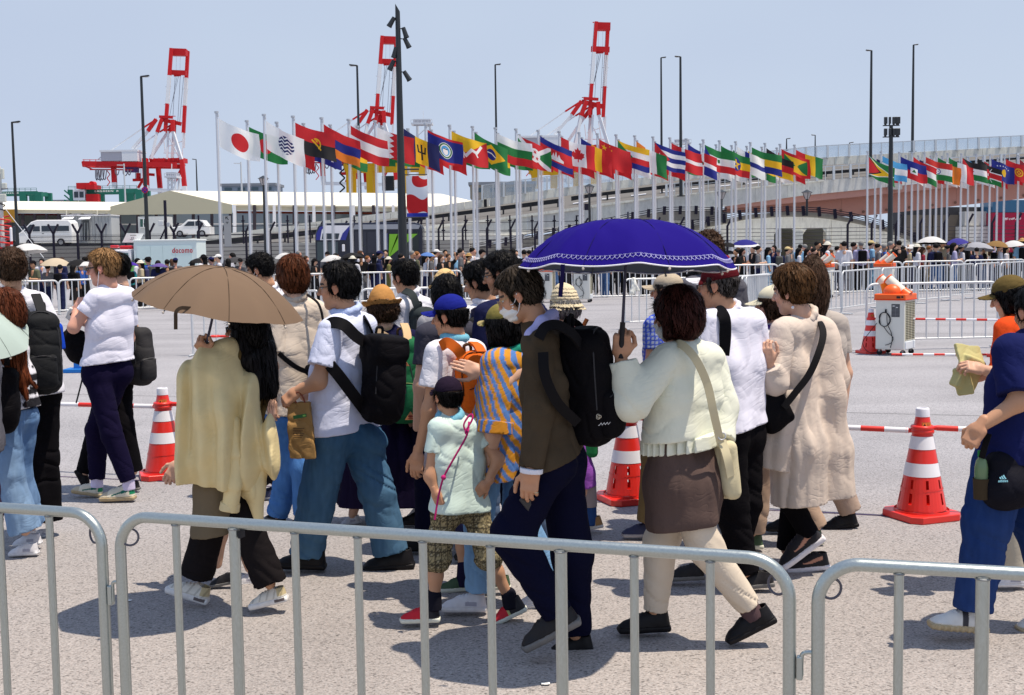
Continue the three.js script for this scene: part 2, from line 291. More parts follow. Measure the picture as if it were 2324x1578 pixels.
// ---------------------------------------------------------------- traffic cones and bars
const coneRed=new THREE.MeshPhysicalMaterial({color:RGB(0.72,0.022,0.012),roughness:0.38,clearcoat:0.25,clearcoatRoughness:0.35,side:THREE.DoubleSide}),coneWhite=M(RGB(0.78,0.78,0.82),0.4),coneDull=new THREE.MeshPhysicalMaterial({color:RGB(0.64,0.02,0.012),roughness:0.5,side:THREE.DoubleSide});
const coneR=y=>lerp(0.155,0.037,clamp((y-0.05)/0.63));
function coneBand(y0,y1,off=0,n=28){const p=[];for(let i=0;i<=4;i++){const y=lerp(y0,y1,i/4);p.push(new THREE.Vector2(coneR(y)+off,y));}return new THREE.LatheGeometry(p,n);}
function makeCone(label,px,py,holes){
const p=onY(px,py,0),t=thing('traffic_cone',label,'traffic cone',p,'red and white traffic cones');t.rotation.y=0.35;
const sh=new THREE.Shape(),e=0.185,c=0.05;sh.moveTo(-e+c,-e);sh.lineTo(e-c,-e);sh.lineTo(e,-e+c);sh.lineTo(e,e-c);sh.lineTo(e-c,e);sh.lineTo(-e+c,e);sh.lineTo(-e,e-c);sh.lineTo(-e,-e+c);sh.closePath();
const bg=new THREE.ExtrudeGeometry(sh,{depth:0.03,bevelEnabled:true,bevelSize:0.008,bevelThickness:0.008,bevelSegments:3});bg.rotateX(-Math.PI/2);bg.translate(0,0.008,0);
mesh('base',bg,coneRed,t);mesh('skirt',merge([coneBand(0.045,0.06,0.016,32)]),coneRed,t);
if(holes){
const pos=[],n=8,rows=[[0.06,0.10],[0.10,0.17,1],[0.17,0.20],[0.20,0.255,1],[0.255,0.275]],face=(a0,a1,y0,y1)=>{const q=(a,y)=>[Math.sin(a)*coneR(y),y,Math.cos(a)*coneR(y)];const A=q(a0,y0),B=q(a1,y0),C=q(a1,y1),D=q(a0,y1);pos.push(...A,...B,...C,...A,...C,...D);};
for(const[y0,y1,hole]of rows)for(let i=0;i<n;i++){const a=i/n*6.28319,s=6.28319/n;if(!hole)for(let k=0;k<4;k++)face(a+s*k/4,a+s*(k+1)/4,y0,y1);else for(const[u,v]of[[0,0.22],[0.22,0.41],[0.59,0.78],[0.78,1]])face(a+s*u,a+s*v,y0,y1);}
const g=new THREE.BufferGeometry();g.setAttribute('position',new THREE.Float32BufferAttribute(pos,3));g.setAttribute('uv',new THREE.Float32BufferAttribute(new Float32Array(pos.length/3*2),2));g.computeVertexNormals();mesh('lower_body',g,coneRed,t);
mesh('lower_body_ridge',coneBand(0.19,0.197,0.003),coneRed,t);
}else{mesh('lower_body',coneBand(0.06,0.275),coneRed,t);mesh('lower_body_ridge',coneBand(0.185,0.195,0.003),coneRed,t);}
mesh('reflective_band',coneBand(0.275,0.358,0.002),coneWhite,t);mesh('red_band',coneBand(0.358,0.445),coneRed,t);mesh('reflective_band',coneBand(0.445,0.525,0.002),coneWhite,t);
mesh('upper_body',coneBand(0.525,0.65),coneRed,t);mesh('cap',new THREE.LatheGeometry([new THREE.Vector2(coneR(0.648)+0.002,0.648),new THREE.Vector2(0.042,0.695),new THREE.Vector2(0.036,0.703),new THREE.Vector2(0.03,0.70),new THREE.Vector2(0.028,0.66)],24),M(RGB(0.75,0.76,0.82),0.4),t);
const st=canvasTex(128,64,(x,w,h)=>{x.fillStyle='#e07b28';x.fillRect(0,0,w,h);x.strokeStyle='#3a1d06';x.lineWidth=4;x.strokeRect(5,5,w-10,h-10);x.fillStyle='#2a1505';x.beginPath();x.moveTo(10,52);x.lineTo(34,14);x.lineTo(50,52);x.fill();for(let i=0;i<3;i++)x.fillRect(56,16+i*13,60-i*8,6);});
const lg=coneBand(0.585,0.615,0.003);const ls=new THREE.CylinderGeometry(coneR(0.615)+0.003,coneR(0.585)+0.003,0.03,12,1,true,-0.75,1.3);ls.translate(0,0.6,0);
mesh('sticker',ls,new THREE.MeshStandardMaterial({map:st,roughness:0.5,side:THREE.DoubleSide}),t);
return t;
}
const coneL=makeCone('red and white traffic cone beside the blond man in navy trousers',375,1082,false);
const coneM=makeCone('red and white traffic cone behind the woman with the navy umbrella',1425,1136,true);
const coneRt=makeCone('red and white traffic cone standing alone on open asphalt at right',2091,1174,true);
function coneBar(a,b,label,group='red and white cone bars',far){
const L=a.distanceTo(b),t=thing('cone_bar',label,'cone bar',a.clone().add(b).multiplyScalar(0.5),group);t.rotation.y=Math.atan2(-(b.z-a.z),b.x-a.x);t.rotation.z=Math.asin((b.y-a.y)/L);
const n=12,l0=-L/2+0.085,l1=L/2-0.085,r=0.0175;
for(let i=0;i<n;i++){const x0=lerp(l0,l1,i/n),x1=lerp(l0,l1,(i+1)/n);mesh(i%2?'white_sleeve':'red_sleeve',rod(V(x0,0,0),V(x1,0,0),r,r,14),i%2?coneWhite:coneDull,t);}
if(!far)for(const s of[-1,1]){const g=new THREE.TorusGeometry(0.062,0.012,8,24);g.rotateX(Math.PI/2);g.scale(1,1.3,1);g.translate(s*L/2,0,0);mesh('ring',merge([g,rod(V(s*(L/2-0.055),0,0),V(s*(L/2-0.1),0,0),0.012,0.018,10)]),coneRed,t);}
return t;
}
{
const up=(p,y)=>V(p.x,y,p.z),y=0.548,gone=onY(-150,1058,0),mid=coneL.position.clone().lerp(coneM.position,0.5),end=onY(2780,1210,0);
coneBar(up(gone,y),up(coneL.position,y+0.006),'red and white bar running from the left edge to the cone by the blond man');
coneBar(up(coneL.position,y+0.03),up(mid,y),'red and white bar leading right from the leftmost cone, hidden by walkers');
coneBar(up(mid,y+0.006),up(coneM.position,y+0.006),'red and white bar ending at the cone behind the umbrella woman');
coneBar(up(coneM.position,y+0.03),up(coneRt.position,y+0.006),'red and white bar between the middle cone and the right cone');
coneBar(up(coneRt.position,y+0.03),up(end,y),'red and white bar leading from the right cone behind the navy shirt man');
}
// ---------------------------------------------------------------- harbour, flyover and everything behind the crowd
const wm=(name,geo,mat,g)=>{let o=g,p=V();while(o&&o!==scene){p.add(o.position);o=o.parent;}geo.translate(-p.x,-p.y,-p.z);return mesh(name,geo,mat,g);};
const concrete=(()=>{const S=256,d=new Uint8Array(S*S*4);for(let y=0;y<S;y++)for(let x=0;x<S;x++){const i=(y*S+x)*4,v=0.5*n3(x*0.05,y*0.02,3)+0.35*n3(x*0.2,y*0.07,9)+0.3*(rnd()-0.5)-0.6*sst(0.35,0.6,n3(x*0.09,y*0.012,21));const w=205+26*v;d[i]=w;d[i+1]=w*0.995;d[i+2]=w*0.97;d[i+3]=255;}
const t=new THREE.DataTexture(d,S,S);t.wrapS=t.wrapT=THREE.MirroredRepeatWrapping;t.magFilter=THREE.LinearFilter;t.colorSpace=THREE.SRGBColorSpace;t.needsUpdate=true;return t;})();
const concMat=(c=1,b=c)=>new THREE.MeshStandardMaterial({map:concrete,color:RGB(c,c,b),roughness:0.92,side:THREE.DoubleSide});
const yOn=(line,x)=>{let i=0;while(i<line.length-2&&line[i+1][0]<x)i++;const[a,b]=[line[i],line[i+1]];return lerp(a[1],b[1],(x-a[0])/(b[0]-a[0]));};
function wallGeo(top,bot,x0,x1,d,th,n=6){
const P=[],U=[],I=[],df=typeof d==='function'?d:()=>d;
for(let i=0;i<=n;i++){const x=lerp(x0,x1,i/n),dd=df(x),q=[at(x,yOn(top,x),dd),at(x,yOn(bot,x),dd)];q[1].x=q[0].x;q[1].z=q[0].z;const r=q.map(p=>p.clone().add(V(0,0,-th)));for(const p of[q[0],q[1],q[1],r[1],r[1],r[0],r[0],q[0]]){P.push(p.x,p.y,p.z);U.push(p.x*0.25,p.y*0.25+p.z*0.25);}
if(i)for(let k=0;k<8;k+=2){const a=(i-1)*8+k;I.push(a,a+1,a+8,a+1,a+9,a+8);}}
for(const b of[0,n*8])I.push(b,b+1,b+3,b,b+3,b+5);
const g=new THREE.BufferGeometry();g.setAttribute('position',new THREE.Float32BufferAttribute(P,3));g.setAttribute('uv',new THREE.Float32BufferAttribute(U,2));g.setIndex(I);const f=g.toNonIndexed();f.computeVertexNormals();return f;
}
function deckGeo(la,da,lb,db,x0,x1,n=30){
const P=[],U=[],I=[];for(let i=0;i<=n;i++){const x=lerp(x0,x1,i/n),a=at(x,yOn(la,x),da),b=at(x,yOn(lb,x),db);P.push(a.x,a.y,a.z,b.x,b.y,b.z);U.push(a.x*0.2,a.z*0.2,b.x*0.2,b.z*0.2);if(i){const k=i*2;I.push(k-2,k-1,k,k-1,k+1,k);}}
const g=new THREE.BufferGeometry();g.setAttribute('position',new THREE.Float32BufferAttribute(P,3));g.setAttribute('uv',new THREE.Float32BufferAttribute(U,2));g.setIndex(I);g.computeVertexNormals();return g.toNonIndexed();
}
const steelGrey=M(RGB(0.50,0.54,0.58),0.5,0.2),darkPost=M(RGB(0.018,0.016,0.03),0.5),blackRail=M(RGB(0.02,0.022,0.026),0.55);
{
const P=[],I=[],n=120;for(let i=0;i<=n;i++){const x=lerp(-2600,2900,i/n),h=70+45*n3(i*0.09,2,1)+14*n3(i*0.4,5,2);for(const[y,z]of[[-5,-5000],[h*0.7,-5150],[h,-5400]])P.push(x,y,z);if(i)for(let k=0;k<2;k++){const a=(i-1)*3+k;I.push(a,a+3,a+1,a+1,a+3,a+4);}}
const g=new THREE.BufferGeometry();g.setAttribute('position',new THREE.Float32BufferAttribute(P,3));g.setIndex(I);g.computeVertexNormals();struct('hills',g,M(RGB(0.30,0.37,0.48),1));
}
{
const g=new THREE.BoxGeometry(75,2.45,120);g.translate(-41,1.225,-164.5);struct('embankment',g,concMat(0.62));
}
// ---- flyover
const pT=[[380,549],[440,540],[782,495],[972,471],[1042,460],[1098,452.5],[1261,428],[1367,415],[1528,394],[1741,371],[1859,358],[2204,338],[2360,330]];
const pB=[[380,561],[440,551],[782,508],[972,487],[1098,470],[1261,447.5],[1367,434],[1528,411],[1741,388],[1859,376],[2204,355],[2360,344]];
const gT=[[380,561],[440,549.5],[719,521],[972,489.5],[1276,450],[1296,446],[1351,438.5],[1512,419.5],[1670,404],[1845,391],[2360,352]];
const gB=[[380,577],[440,564],[719,532],[972,497.5],[1276,460],[1296,456],[1351,446],[1512,428],[1670,412.5],[1845,398],[2360,358]];
const wT=[[380,592],[440,583],[700,549],[972,513],[1113,497],[1309,471],[1351,464],[1512,444.5],[1700,425],[1829,412],[1960,402],[2092,395],[2360,380]];
const wB=[[380,640],[440,630],[700,600],[972,560],[1113,540],[1309,520],[1512,489],[1576,480],[1649,468],[1829,443],[1964,430],[2092,415],[2360,397]];
{
const t=thing('road_flyover','long grey concrete flyover ramp climbing to the right behind the flags, with steel railings','flyover',gAt(1700,118)),far=126,near=114;
wm('deck',deckGeo(pB,far,wT,near,382,2350,60),new THREE.MeshStandardMaterial({color:RGB(0.13,0.125,0.12),roughness:0.95,side:THREE.DoubleSide}),t);
const mid=(a,b,k)=>a.map(([x])=>[x,lerp(yOn(a,x),yOn(b,x),k)]);
for(const[k,w,x0,x1]of[[0.72,0.22,440,1300],[0.42,0.12,1300,2340]]){const a=mid(gB,wT,k);for(let x=x0;x<x1;x+=66)wm('lane_line',deckGeo(a.map(([X,Y])=>[X,Y]),near+3,a.map(([X,Y])=>[X,Y+2.2]),near+2.6,x,Math.min(x1,x+(x<1300?66:34)),6).translate(0,0.05,0),coneWhite,t);}
const c1=concMat(1.12,1.08),c2=concMat(1.0,1.0),c3=concMat(1.2,1.14);let k=0;
for(let x=382;x<2340;x+=56)wm('parapet_panel',wallGeo(pT,pB,x,x+55.3,far,0.45,2),k++%3?c1:c3,t);
for(let x=382;x<2340;x+=74)wm('wall_panel',wallGeo(wT,wB,x,x+73.5,near,0.5,2),k++%3?c2:c1,t);
for(let x=382;x<1830;x+=48)wm('coping_stone',wallGeo(wT.map(([X,Y])=>[X,Y-0.3]),wT.map(([X,Y])=>[X,Y+(X<1500?6:3)]),x,x+47,near-0.12,0.7,2),c3,t);
for(const[x0,x1]of[[440,1276],[1296,2345]]){wm('guard_rail',wallGeo(gT,gB,x0,x1,near+2.5,0.2,24),blackRail,t);for(let x=x0+20;x<x1;x+=62){const a=at(x,yOn(gT,x)+1,near+2.4),b=at(x,yOn(gB,x)+14,near+2.4);wm('rail_post',beam(a,b,0.16),blackRail,t);}}
const hR=27,rT=pT.map(([x,y])=>[x,y-(x<1200?33:lerp(31,25,(x-1200)/1100))]),glass=new THREE.MeshPhysicalMaterial({color:RGB(0.86,0.9,0.93),roughness:0.08,transmission:0.82,thickness:0,side:THREE.DoubleSide});
wm('railing_top',wallGeo(rT,rT.map(([x,y])=>[x,y+1.6]),1094,2345,far-0.1,0.08,40),steelGrey,t);
for(let x=1094,i=0;x<2345;x+=24.5,i++){const a=at(x,yOn(rT,x),far-0.1),b=at(x,yOn(pT,x)+2,far-0.1);wm(i%2?'railing_stay':'railing_post',beam(a,b,i%2?0.07:0.2),steelGrey,t);if(i%2===0)wm('railing_pane',wallGeo(rT.map(([X,Y])=>[X,Y+2]),pT.map(([X,Y])=>[X,Y-0.5]),x+3,x+46,far-0.05,0.02,1),glass,t);}
const nT=wT.map(([x,y])=>[x,y-lerp(27,36,clamp((x-1512)/840))]);
wm('railing_top',wallGeo(nT,nT.map(([x,y])=>[x,y+2]),1512,2345,near-0.1,0.1,30),steelGrey,t);wm('railing_top',wallGeo(nT.map(([x,y])=>[x,y+9]),nT.map(([x,y])=>[x,y+10]),1512,2345,near-0.1,0.06,30),steelGrey,t);
for(let x=1512,i=0;x<2345;x+=19,i++){const a=at(x,yOn(nT,x),near-0.1),b=at(x,yOn(wT,x)+1,near-0.1);wm(i%2?'railing_stay':'railing_post',beam(a,b,i%2?0.06:0.2),steelGrey,t);}
wm('barrier_end',boxAt(0,0,0,0.3,0.75,0.5).translate(...at(1101,461,far-0.5).toArray()),blackRail,t);
const kT=[[1649,468],[1829,443],[1964,430],[2129,412],[2360,394]],kM=[[1649,474],[1829,458],[1964,445],[2129,428],[2360,408]],kB=[[1649,480],[1829,478],[1930,486],[1968,489],[2017,484],[2129,472],[2360,447]];
const pink=M(RGB(0.52,0.27,0.22),0.6),pinkD=M(RGB(0.47,0.24,0.19),0.65);
wm('girder_flange',wallGeo(kT,kM,1649,2345,near+0.3,1.2,16),pink,t);for(let x=1649;x<2340;x+=87)wm('girder_plate',wallGeo(kM,kB,x,Math.min(2345,x+86.6),near+1.6,6,4),pinkD,t);
for(let x=1700;x<2340;x+=52)for(const e of[0.82])wm('inspection_hatch',new THREE.CylinderGeometry(0.13,0.13,0.06,10).rotateX(Math.PI/2).translate(...at(x,lerp(yOn(kM,x),yOn(kB,x),e),near+1.58).toArray()),M(RGB(0.2,0.11,0.08),0.8),t);
wm('bracket',boxAt(0,0,0,1.1,0.6,0.8).translate(...at(2031,423,near-0.3).toArray()),concMat(0.7),t);
wm('pier',boxAt(0,0,0,5,6,5).translate(...at(1560,545,near+4).toArray()),c2,t);
}
{
const d=106,t=thing('pedestrian_ramp','curving pedestrian ramp with dark tubular rails winding below the flyover','ramp',gAt(1500,d));
const l1=[[960,572],[1152,540],[1351,500],[1447,481],[1510,470],[1576,469],[1660,473]],l2=[[1490,517],[1602,494],[1659,483],[1695,475],[1776,469],[1840,470],[1874,473],[1949,486],[2017,505],[2088,535],[2140,560]];
const low=(l,k)=>l.map(([x,y])=>[x,y+k]);
for(const[l,x0,x1,h]of[[l1,964,1650,17],[l2,1494,2135,20]]){
for(const k of[0,4.5,9])wm('rail',wallGeo(low(l,k),low(l,k+1.6),x0,x1,d-0.2,0.07,40),darkPost,t);
for(let x=x0+4;x<x1;x+=36)wm('rail_post',beam(at(x,yOn(l,x)-2,d-0.25),at(x+(l===l2?2:-1),yOn(l,x)+h,d-0.1),0.2,0.26),darkPost,t);
wm('guard_wall',wallGeo(low(l,h*0.6),low(l,h+(l===l2?4:14)),x0,x1,d+0.3,0.3,40),concMat(0.3),t);
}
wm('kerb',wallGeo(low(l1,30),low(l1,33),1080,1500,d-1,1,20),coneWhite,t);
wm('ramp_surface',deckGeo(low(l1,17),d+5,low(l1,31),d,964,1500,30),M(RGB(0.17,0.16,0.15),0.95),t);
const r=thing('retaining_wall','pale concrete retaining wall with two dark bevelled openings under the curved ramp','wall',gAt(1840,d));
const top=low(l2,23),cm=concMat(1.25,1.15),cm2=concMat(1.05);
const strip=(x0,x1,y0,y1,m=cm)=>wm('wall_block',wallGeo(y0?[[x0,y0],[x1,y0]]:top,[[x0,y1],[x1,y1]],x0,x1,d+0.2,1.2,4),m,r);
for(let x=1560;x<1757;x+=49.3){strip(x,x+48.7,0,545);strip(x,x+48.7,546,575,cm2);strip(x,x+48.7,576,600,cm2);}
for(const[a,b]of[[1757,1886]])strip(a,b,0,518);for(const[a,b]of[[1806,1822],[1876,1886]])strip(a,b,518.6,600);
for(let x=1887;x<2100;x+=42.5){strip(x,x+42,0,560);strip(x,x+42,561,600,cm2);}
for(const[a,b]of[[1757,1806],[1822,1876]]){wm('opening_back',wallGeo([[a,510],[b,510]],[[a,600],[b,600]],a,b,d+7,0.3,1),M(RGB(0.10,0.10,0.08),0.95),r);
for(const s of[0,1]){const X=s?b:a,k=s?-1:1;const sh=new THREE.BufferGeometry(),q=[[X,518.4],[X+k*10,518.4],[X,532]].map(([x,y])=>at(x,y,d+0.3));sh.setAttribute('position',new THREE.Float32BufferAttribute(q.flatMap(p=>p.toArray()),3));sh.setAttribute('uv',new THREE.Float32BufferAttribute(new Float32Array(6),2));sh.computeVertexNormals();wm('corner_fillet',sh,cm,r);}}
wm('opening_roof',wallGeo([[1757,517],[1876,517]],[[1757,518.2],[1876,518.2]],1757,1876,d+1.5,5.2,1),cm2,r);
}
{
const d=150,t=thing('glass_pavilion','dark blue and red fronted pavilion under the bridge at the right edge','building',gAt(2290,d));
const box=(x0,x1,y0,y1,m,n,dd=0,th=4)=>wm(n,wallGeo([[x0,y0],[x1,y0]],[[x0,y1],[x1,y1]],x0,x1,d+dd,th,1),m,t);
for(let i=0;i<3;i++){box(2253+i*28,2280+i*28,454,482,M(RGB(0.02,0.10,0.20),0.2),'glass_panel');box(2253+i*28,2280+i*28,483,575,M(RGB(0.33,0.015,0.05),0.5),'red_panel');}
const tx=canvasTex(256,64,(x,w,h)=>{x.fillStyle='#f0dfe2';x.font='italic bold 40px serif';x.globalAlpha=0.9;for(let i=0;i<9;i++){x.save();x.translate(14+i*27,44);x.rotate(Math.sin(i*2.3)*0.3);x.fillText('mhoznuawe'[i],0,0);x.restore();}});
const a=at(2272,497,d-0.1),b=at(2318,497,d-0.1),pl=new THREE.PlaneGeometry(b.x-a.x,0.62);pl.translate((a.x+b.x)/2,a.y,a.z);wm('lettering',pl,decalMat(tx),t);
const t2=thing('concrete_building','low grey building with stepped pale blocks under the pink girder','building',gAt(2180,d)),bx=(x0,x1,y0,y1,m,n,dd=0)=>wm(n,wallGeo([[x0,y0],[x1,y0]],[[x0,y1],[x1,y1]],x0,x1,d+4+dd,5,1),m,t2);
bx(2045,2252,470,600,M(RGB(0.045,0.045,0.05),0.6),'facade');bx(2190,2246,480,512,concMat(0.9),'upper_block',-2);bx(2185,2242,513,560,concMat(1.1),'lower_block',-2.5);for(let i=0;i<4;i++)bx(2052+i*33,2082+i*33,488,545,M(RGB(0.13,0.11,0.09),0.6),'window',-0.15);
}
// ---- marquees
{
const d=132,cream=new THREE.MeshPhysicalMaterial({color:RGB(0.80,0.76,0.63),roughness:0.7,transmission:0.15,thickness:0,side:THREE.DoubleSide}),shade=M(RGB(0.50,0.47,0.35),0.8),post=M(RGB(0.05,0.04,0.05),0.6);
const quad=(ps)=>{const g=new THREE.BufferGeometry(),P=[];for(const k of ps.length===3?[0,1,2]:[0,1,2,0,2,3])P.push(...ps[k].toArray());g.setAttribute('position',new THREE.Float32BufferAttribute(P,3));g.setAttribute('uv',new THREE.Float32BufferAttribute(new Float32Array(P.length/3*2),2));g.computeVertexNormals();return g;};
const t=thing('marquee','cream gabled marquee with a broad grey end and long roof beside the flags','marquee',gAt(520,d)),A=at(386,433,d),L=at(250,469,d),R=at(526,464.5,d),Lb=at(250,488,d),Rb=at(526,485,d),far=at(1090,459,d),top2=at(1000,440,d+12),top1=at(386,433,d+0),e2=at(1110,473,d+1);
const gab=new THREE.Shape([new THREE.Vector2(L.x,Lb.y),new THREE.Vector2(L.x,L.y),new THREE.Vector2(A.x,A.y),new THREE.Vector2(R.x,R.y),new THREE.Vector2(R.x,Rb.y)]),gg=new THREE.ExtrudeGeometry(gab,{depth:0.12,bevelEnabled:false});gg.translate(0,0,R.z);wm('gable',gg,shade,t);
wm('roof',merge([quad([R,e2,top2,A]),quad([e2,far.clone().add(V(1,0,-10)),top2])]),cream,t);wm('roof',quad([L,A,A.clone().add(V(-4,0,-18)),L.clone().add(V(-4,0,-18))]),cream,t);
wm('fascia',wallGeo([[528,466],[1110,470]],[[528,478],[1110,482]],528,1110,d+0.05,0.1,4),M(RGB(0.62,0.56,0.42),0.8),t);wm('gutter',wallGeo([[528,464],[1110,471]],[[528,467.5],[1110,474]],528,1110,d-0.1,0.2,4),M(RGB(0.75,0.68,0.52),0.7),t);
for(let x=532;x<1000;x+=45)wm('post',beam(at(x,466,d),at(x,545,d),0.3),x%2?post:coneWhite,t);
for(let x=270;x<526;x+=42)wm('post',beam(at(x,486,d+0.4),at(x,550,d+0.4),0.28),post,t);
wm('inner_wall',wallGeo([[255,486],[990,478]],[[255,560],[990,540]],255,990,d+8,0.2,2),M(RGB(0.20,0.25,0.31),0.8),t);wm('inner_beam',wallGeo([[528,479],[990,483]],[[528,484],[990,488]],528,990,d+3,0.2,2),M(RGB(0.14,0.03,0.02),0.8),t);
wm('counter',wallGeo([[260,508],[990,505]],[[260,511],[990,507]],260,990,d+5,0.3,2),coneWhite,t);
const u=thing('marquee','low cream canvas roof along the left edge above the white van','marquee',gAt(120,d+2));
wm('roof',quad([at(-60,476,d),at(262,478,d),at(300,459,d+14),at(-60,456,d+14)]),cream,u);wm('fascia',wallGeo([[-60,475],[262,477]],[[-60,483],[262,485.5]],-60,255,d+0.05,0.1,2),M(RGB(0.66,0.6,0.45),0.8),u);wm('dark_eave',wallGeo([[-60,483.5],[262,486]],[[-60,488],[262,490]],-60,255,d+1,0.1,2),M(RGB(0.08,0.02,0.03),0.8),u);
for(let x=-30;x<250;x+=27)wm('post',beam(at(x,485,d+0.3),at(x,548,d+0.3),0.25),post,u);for(const x of[150,220])wm('downpipe',beam(at(x,478,d-0.2),at(x,492,d-0.2),0.1),cream,u);
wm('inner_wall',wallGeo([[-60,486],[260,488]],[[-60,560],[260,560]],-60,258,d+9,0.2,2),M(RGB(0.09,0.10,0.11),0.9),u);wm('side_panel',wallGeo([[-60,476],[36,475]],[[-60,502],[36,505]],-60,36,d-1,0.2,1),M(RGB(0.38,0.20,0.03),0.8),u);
for(let i=0;i<3;i++){const c=thing('site_cabin',['grey steel cabin with a raised white hatch just right of the white van','grey steel cabin with an open door in the middle of the cabin row','grey steel cabin with a dark window behind the tall black post'][i],'site cabin',gAt(160+i*42,122),'grey cabins below the marquee');const x0=138+i*38,x1=x0+37,cc=M(RGB(0.42,0.44,0.46),0.7);
wm('shell',wallGeo([[x0,490],[x1,489]],[[x0,552],[x1,552]],x0,x1,122,2.6,1),cc,c);for(let k=1;k<5;k++)wm('rib',beam(at(x0+k*7.5,491,121.95),at(x0+k*7.5,551,121.95),0.06),M(RGB(0.33,0.35,0.37),0.7),c);wm('roof_edge',wallGeo([[x0,488],[x1,487]],[[x0,490],[x1,489]],x0-1,x1,121.8,2.8,1),coneWhite,c);
if(i<2){const hx=x0+4;wm('hatch',quad([at(hx-4,498,119.5),at(hx+22,497,119.5),at(hx+26,492,121.9),at(hx+4,492.5,121.9)]),coneWhite,c);wm('doorway',wallGeo([[hx+6,500],[hx+20,500]],[[hx+6,545],[hx+20,545]],hx+6,hx+20,121.9,0.1,1),M(RGB(0.08,0.09,0.10),0.8),c);}}
const c=thing('site_cabin','white cabin with a green tinted sliding window beside the round no stopping sign','site cabin',gAt(340,124));wm('shell',wallGeo([[312,492],[372,491]],[[312,552],[372,552]],312,372,124,3,1),M(RGB(0.6,0.62,0.62),0.7),c);wm('window',wallGeo([[317,497],[332,497]],[[317,516],[332,516]],317,332,123.9,0.1,1),M(RGB(0.03,0.10,0.08),0.2),c);wm('window_frame',merge([beam(at(317,496.5,123.8),at(332.5,496.5,123.8),0.06),beam(at(324.7,497,123.8),at(324.7,516,123.8),0.06),beam(at(317,516,123.8),at(332.5,516,123.8),0.06)]),coneWhite,c);
}
// ---- vehicles
const tyreM=M(RGB(0.02,0.02,0.022),0.8),glassM=M(RGB(0.025,0.035,0.05),0.12),hub=M(RGB(0.3,0.31,0.33),0.4,0.6);
function profileBody(pts,w,bev=0.08){const s=new THREE.Shape();pts.forEach(([x,y],i)=>i?s.lineTo(x,y):s.moveTo(x,y));s.closePath();const g=new THREE.ExtrudeGeometry(s,{depth:w-2*bev,bevelEnabled:true,bevelSize:bev,bevelThickness:bev,bevelSegments:2});g.translate(0,0,-w+bev);return g;}
const flat=(pts,z,th=0.02)=>{const s=new THREE.Shape();pts.forEach(([x,y],i)=>i?s.lineTo(x,y):s.moveTo(x,y));s.closePath();const g=new THREE.ExtrudeGeometry(s,{depth:th,bevelEnabled:false});g.translate(0,0,z);return g;};
function wheels(t,xs,r,w){for(const x of xs)for(const z of[-0.05,-w+0.25]){const k=mesh('wheel',new THREE.CylinderGeometry(r,r,0.22,20).rotateX(Math.PI/2).translate(x,r,z),tyreM,t);mesh('rim',new THREE.CylinderGeometry(r*0.6,r*0.6,0.03,16).rotateX(Math.PI/2).translate(x,r,z+(z>-0.5?0.115:-0.115)),hub,k);}}
{
const wp=at(103,559,108);const t=thing('van','white high roof van parked under the canopy at far left','van',wp);
const wht=new THREE.MeshPhysicalMaterial({color:RGB(0.78,0.78,0.78),roughness:0.35,clearcoat:0.6,side:THREE.DoubleSide});
mesh('body',profileBody([[-2.25,0.35],[2.25,0.35],[2.3,1.2],[2.2,2.0],[2.0,2.2],[-0.7,2.22],[-1.2,2.05],[-1.95,1.3],[-2.28,1.1]],1.85),wht,t);
mesh('windscreen',flat([[-1.88,1.32],[-1.3,1.9],[-1.05,1.9],[-1.25,1.3]],0.005),glassM,t);mesh('side_window',flat([[-1.1,1.3],[-0.95,1.75],[-0.45,1.75],[-0.45,1.3]],0.006),glassM,t);mesh('side_window',flat([[-0.3,1.28],[-0.3,1.78],[2.1,1.75],[2.1,1.3]],0.006),glassM,t);
mesh('trim_line',flat([[-2.2,1.18],[2.2,1.18],[2.2,1.21],[-2.2,1.21]],0.004),M(RGB(0.45,0.46,0.47),0.5),t);mesh('door_handle',boxAt(-0.2,1.1,0.02,0.16,0.04,0.04),blackRail,t);mesh('tail_light',boxAt(2.26,1.15,-0.1,0.08,0.5,0.16),M(RGB(0.4,0.01,0.01),0.3),t);wheels(t,[-1.35,1.35],0.33,1.8);
const car=(x,y,d,label,w,tint)=>{const c=thing('car',label,'car',at(x,y,d));mesh('body',profileBody([[-w,0.3],[w,0.3],[w,0.9],[w*0.82,1.0],[w*0.62,1.5],[-w*0.15,1.55],[-w*0.5,1.02],[-w*0.97,0.85]],1.7,0.07),tint,c);mesh('side_window',flat([[-w*0.38,1.03],[-w*0.12,1.45],[w*0.2,1.45],[w*0.2,1.03]],0.006),glassM,c);mesh('side_window',flat([[w*0.25,1.03],[w*0.25,1.45],[w*0.58,1.42],[w*0.72,1.03]],0.006),glassM,c);mesh('headlight',boxAt(-w*0.95,0.75,-0.1,0.12,0.14,0.2),coneWhite,c);wheels(c,[-w*0.6,w*0.6],0.31,1.7);};
car(433,538,116,'small white estate car parked under the gabled marquee',1.75,wht);car(38,552,118,'dark car half hidden behind the white van',1.9,M(RGB(0.03,0.035,0.05),0.25));
}
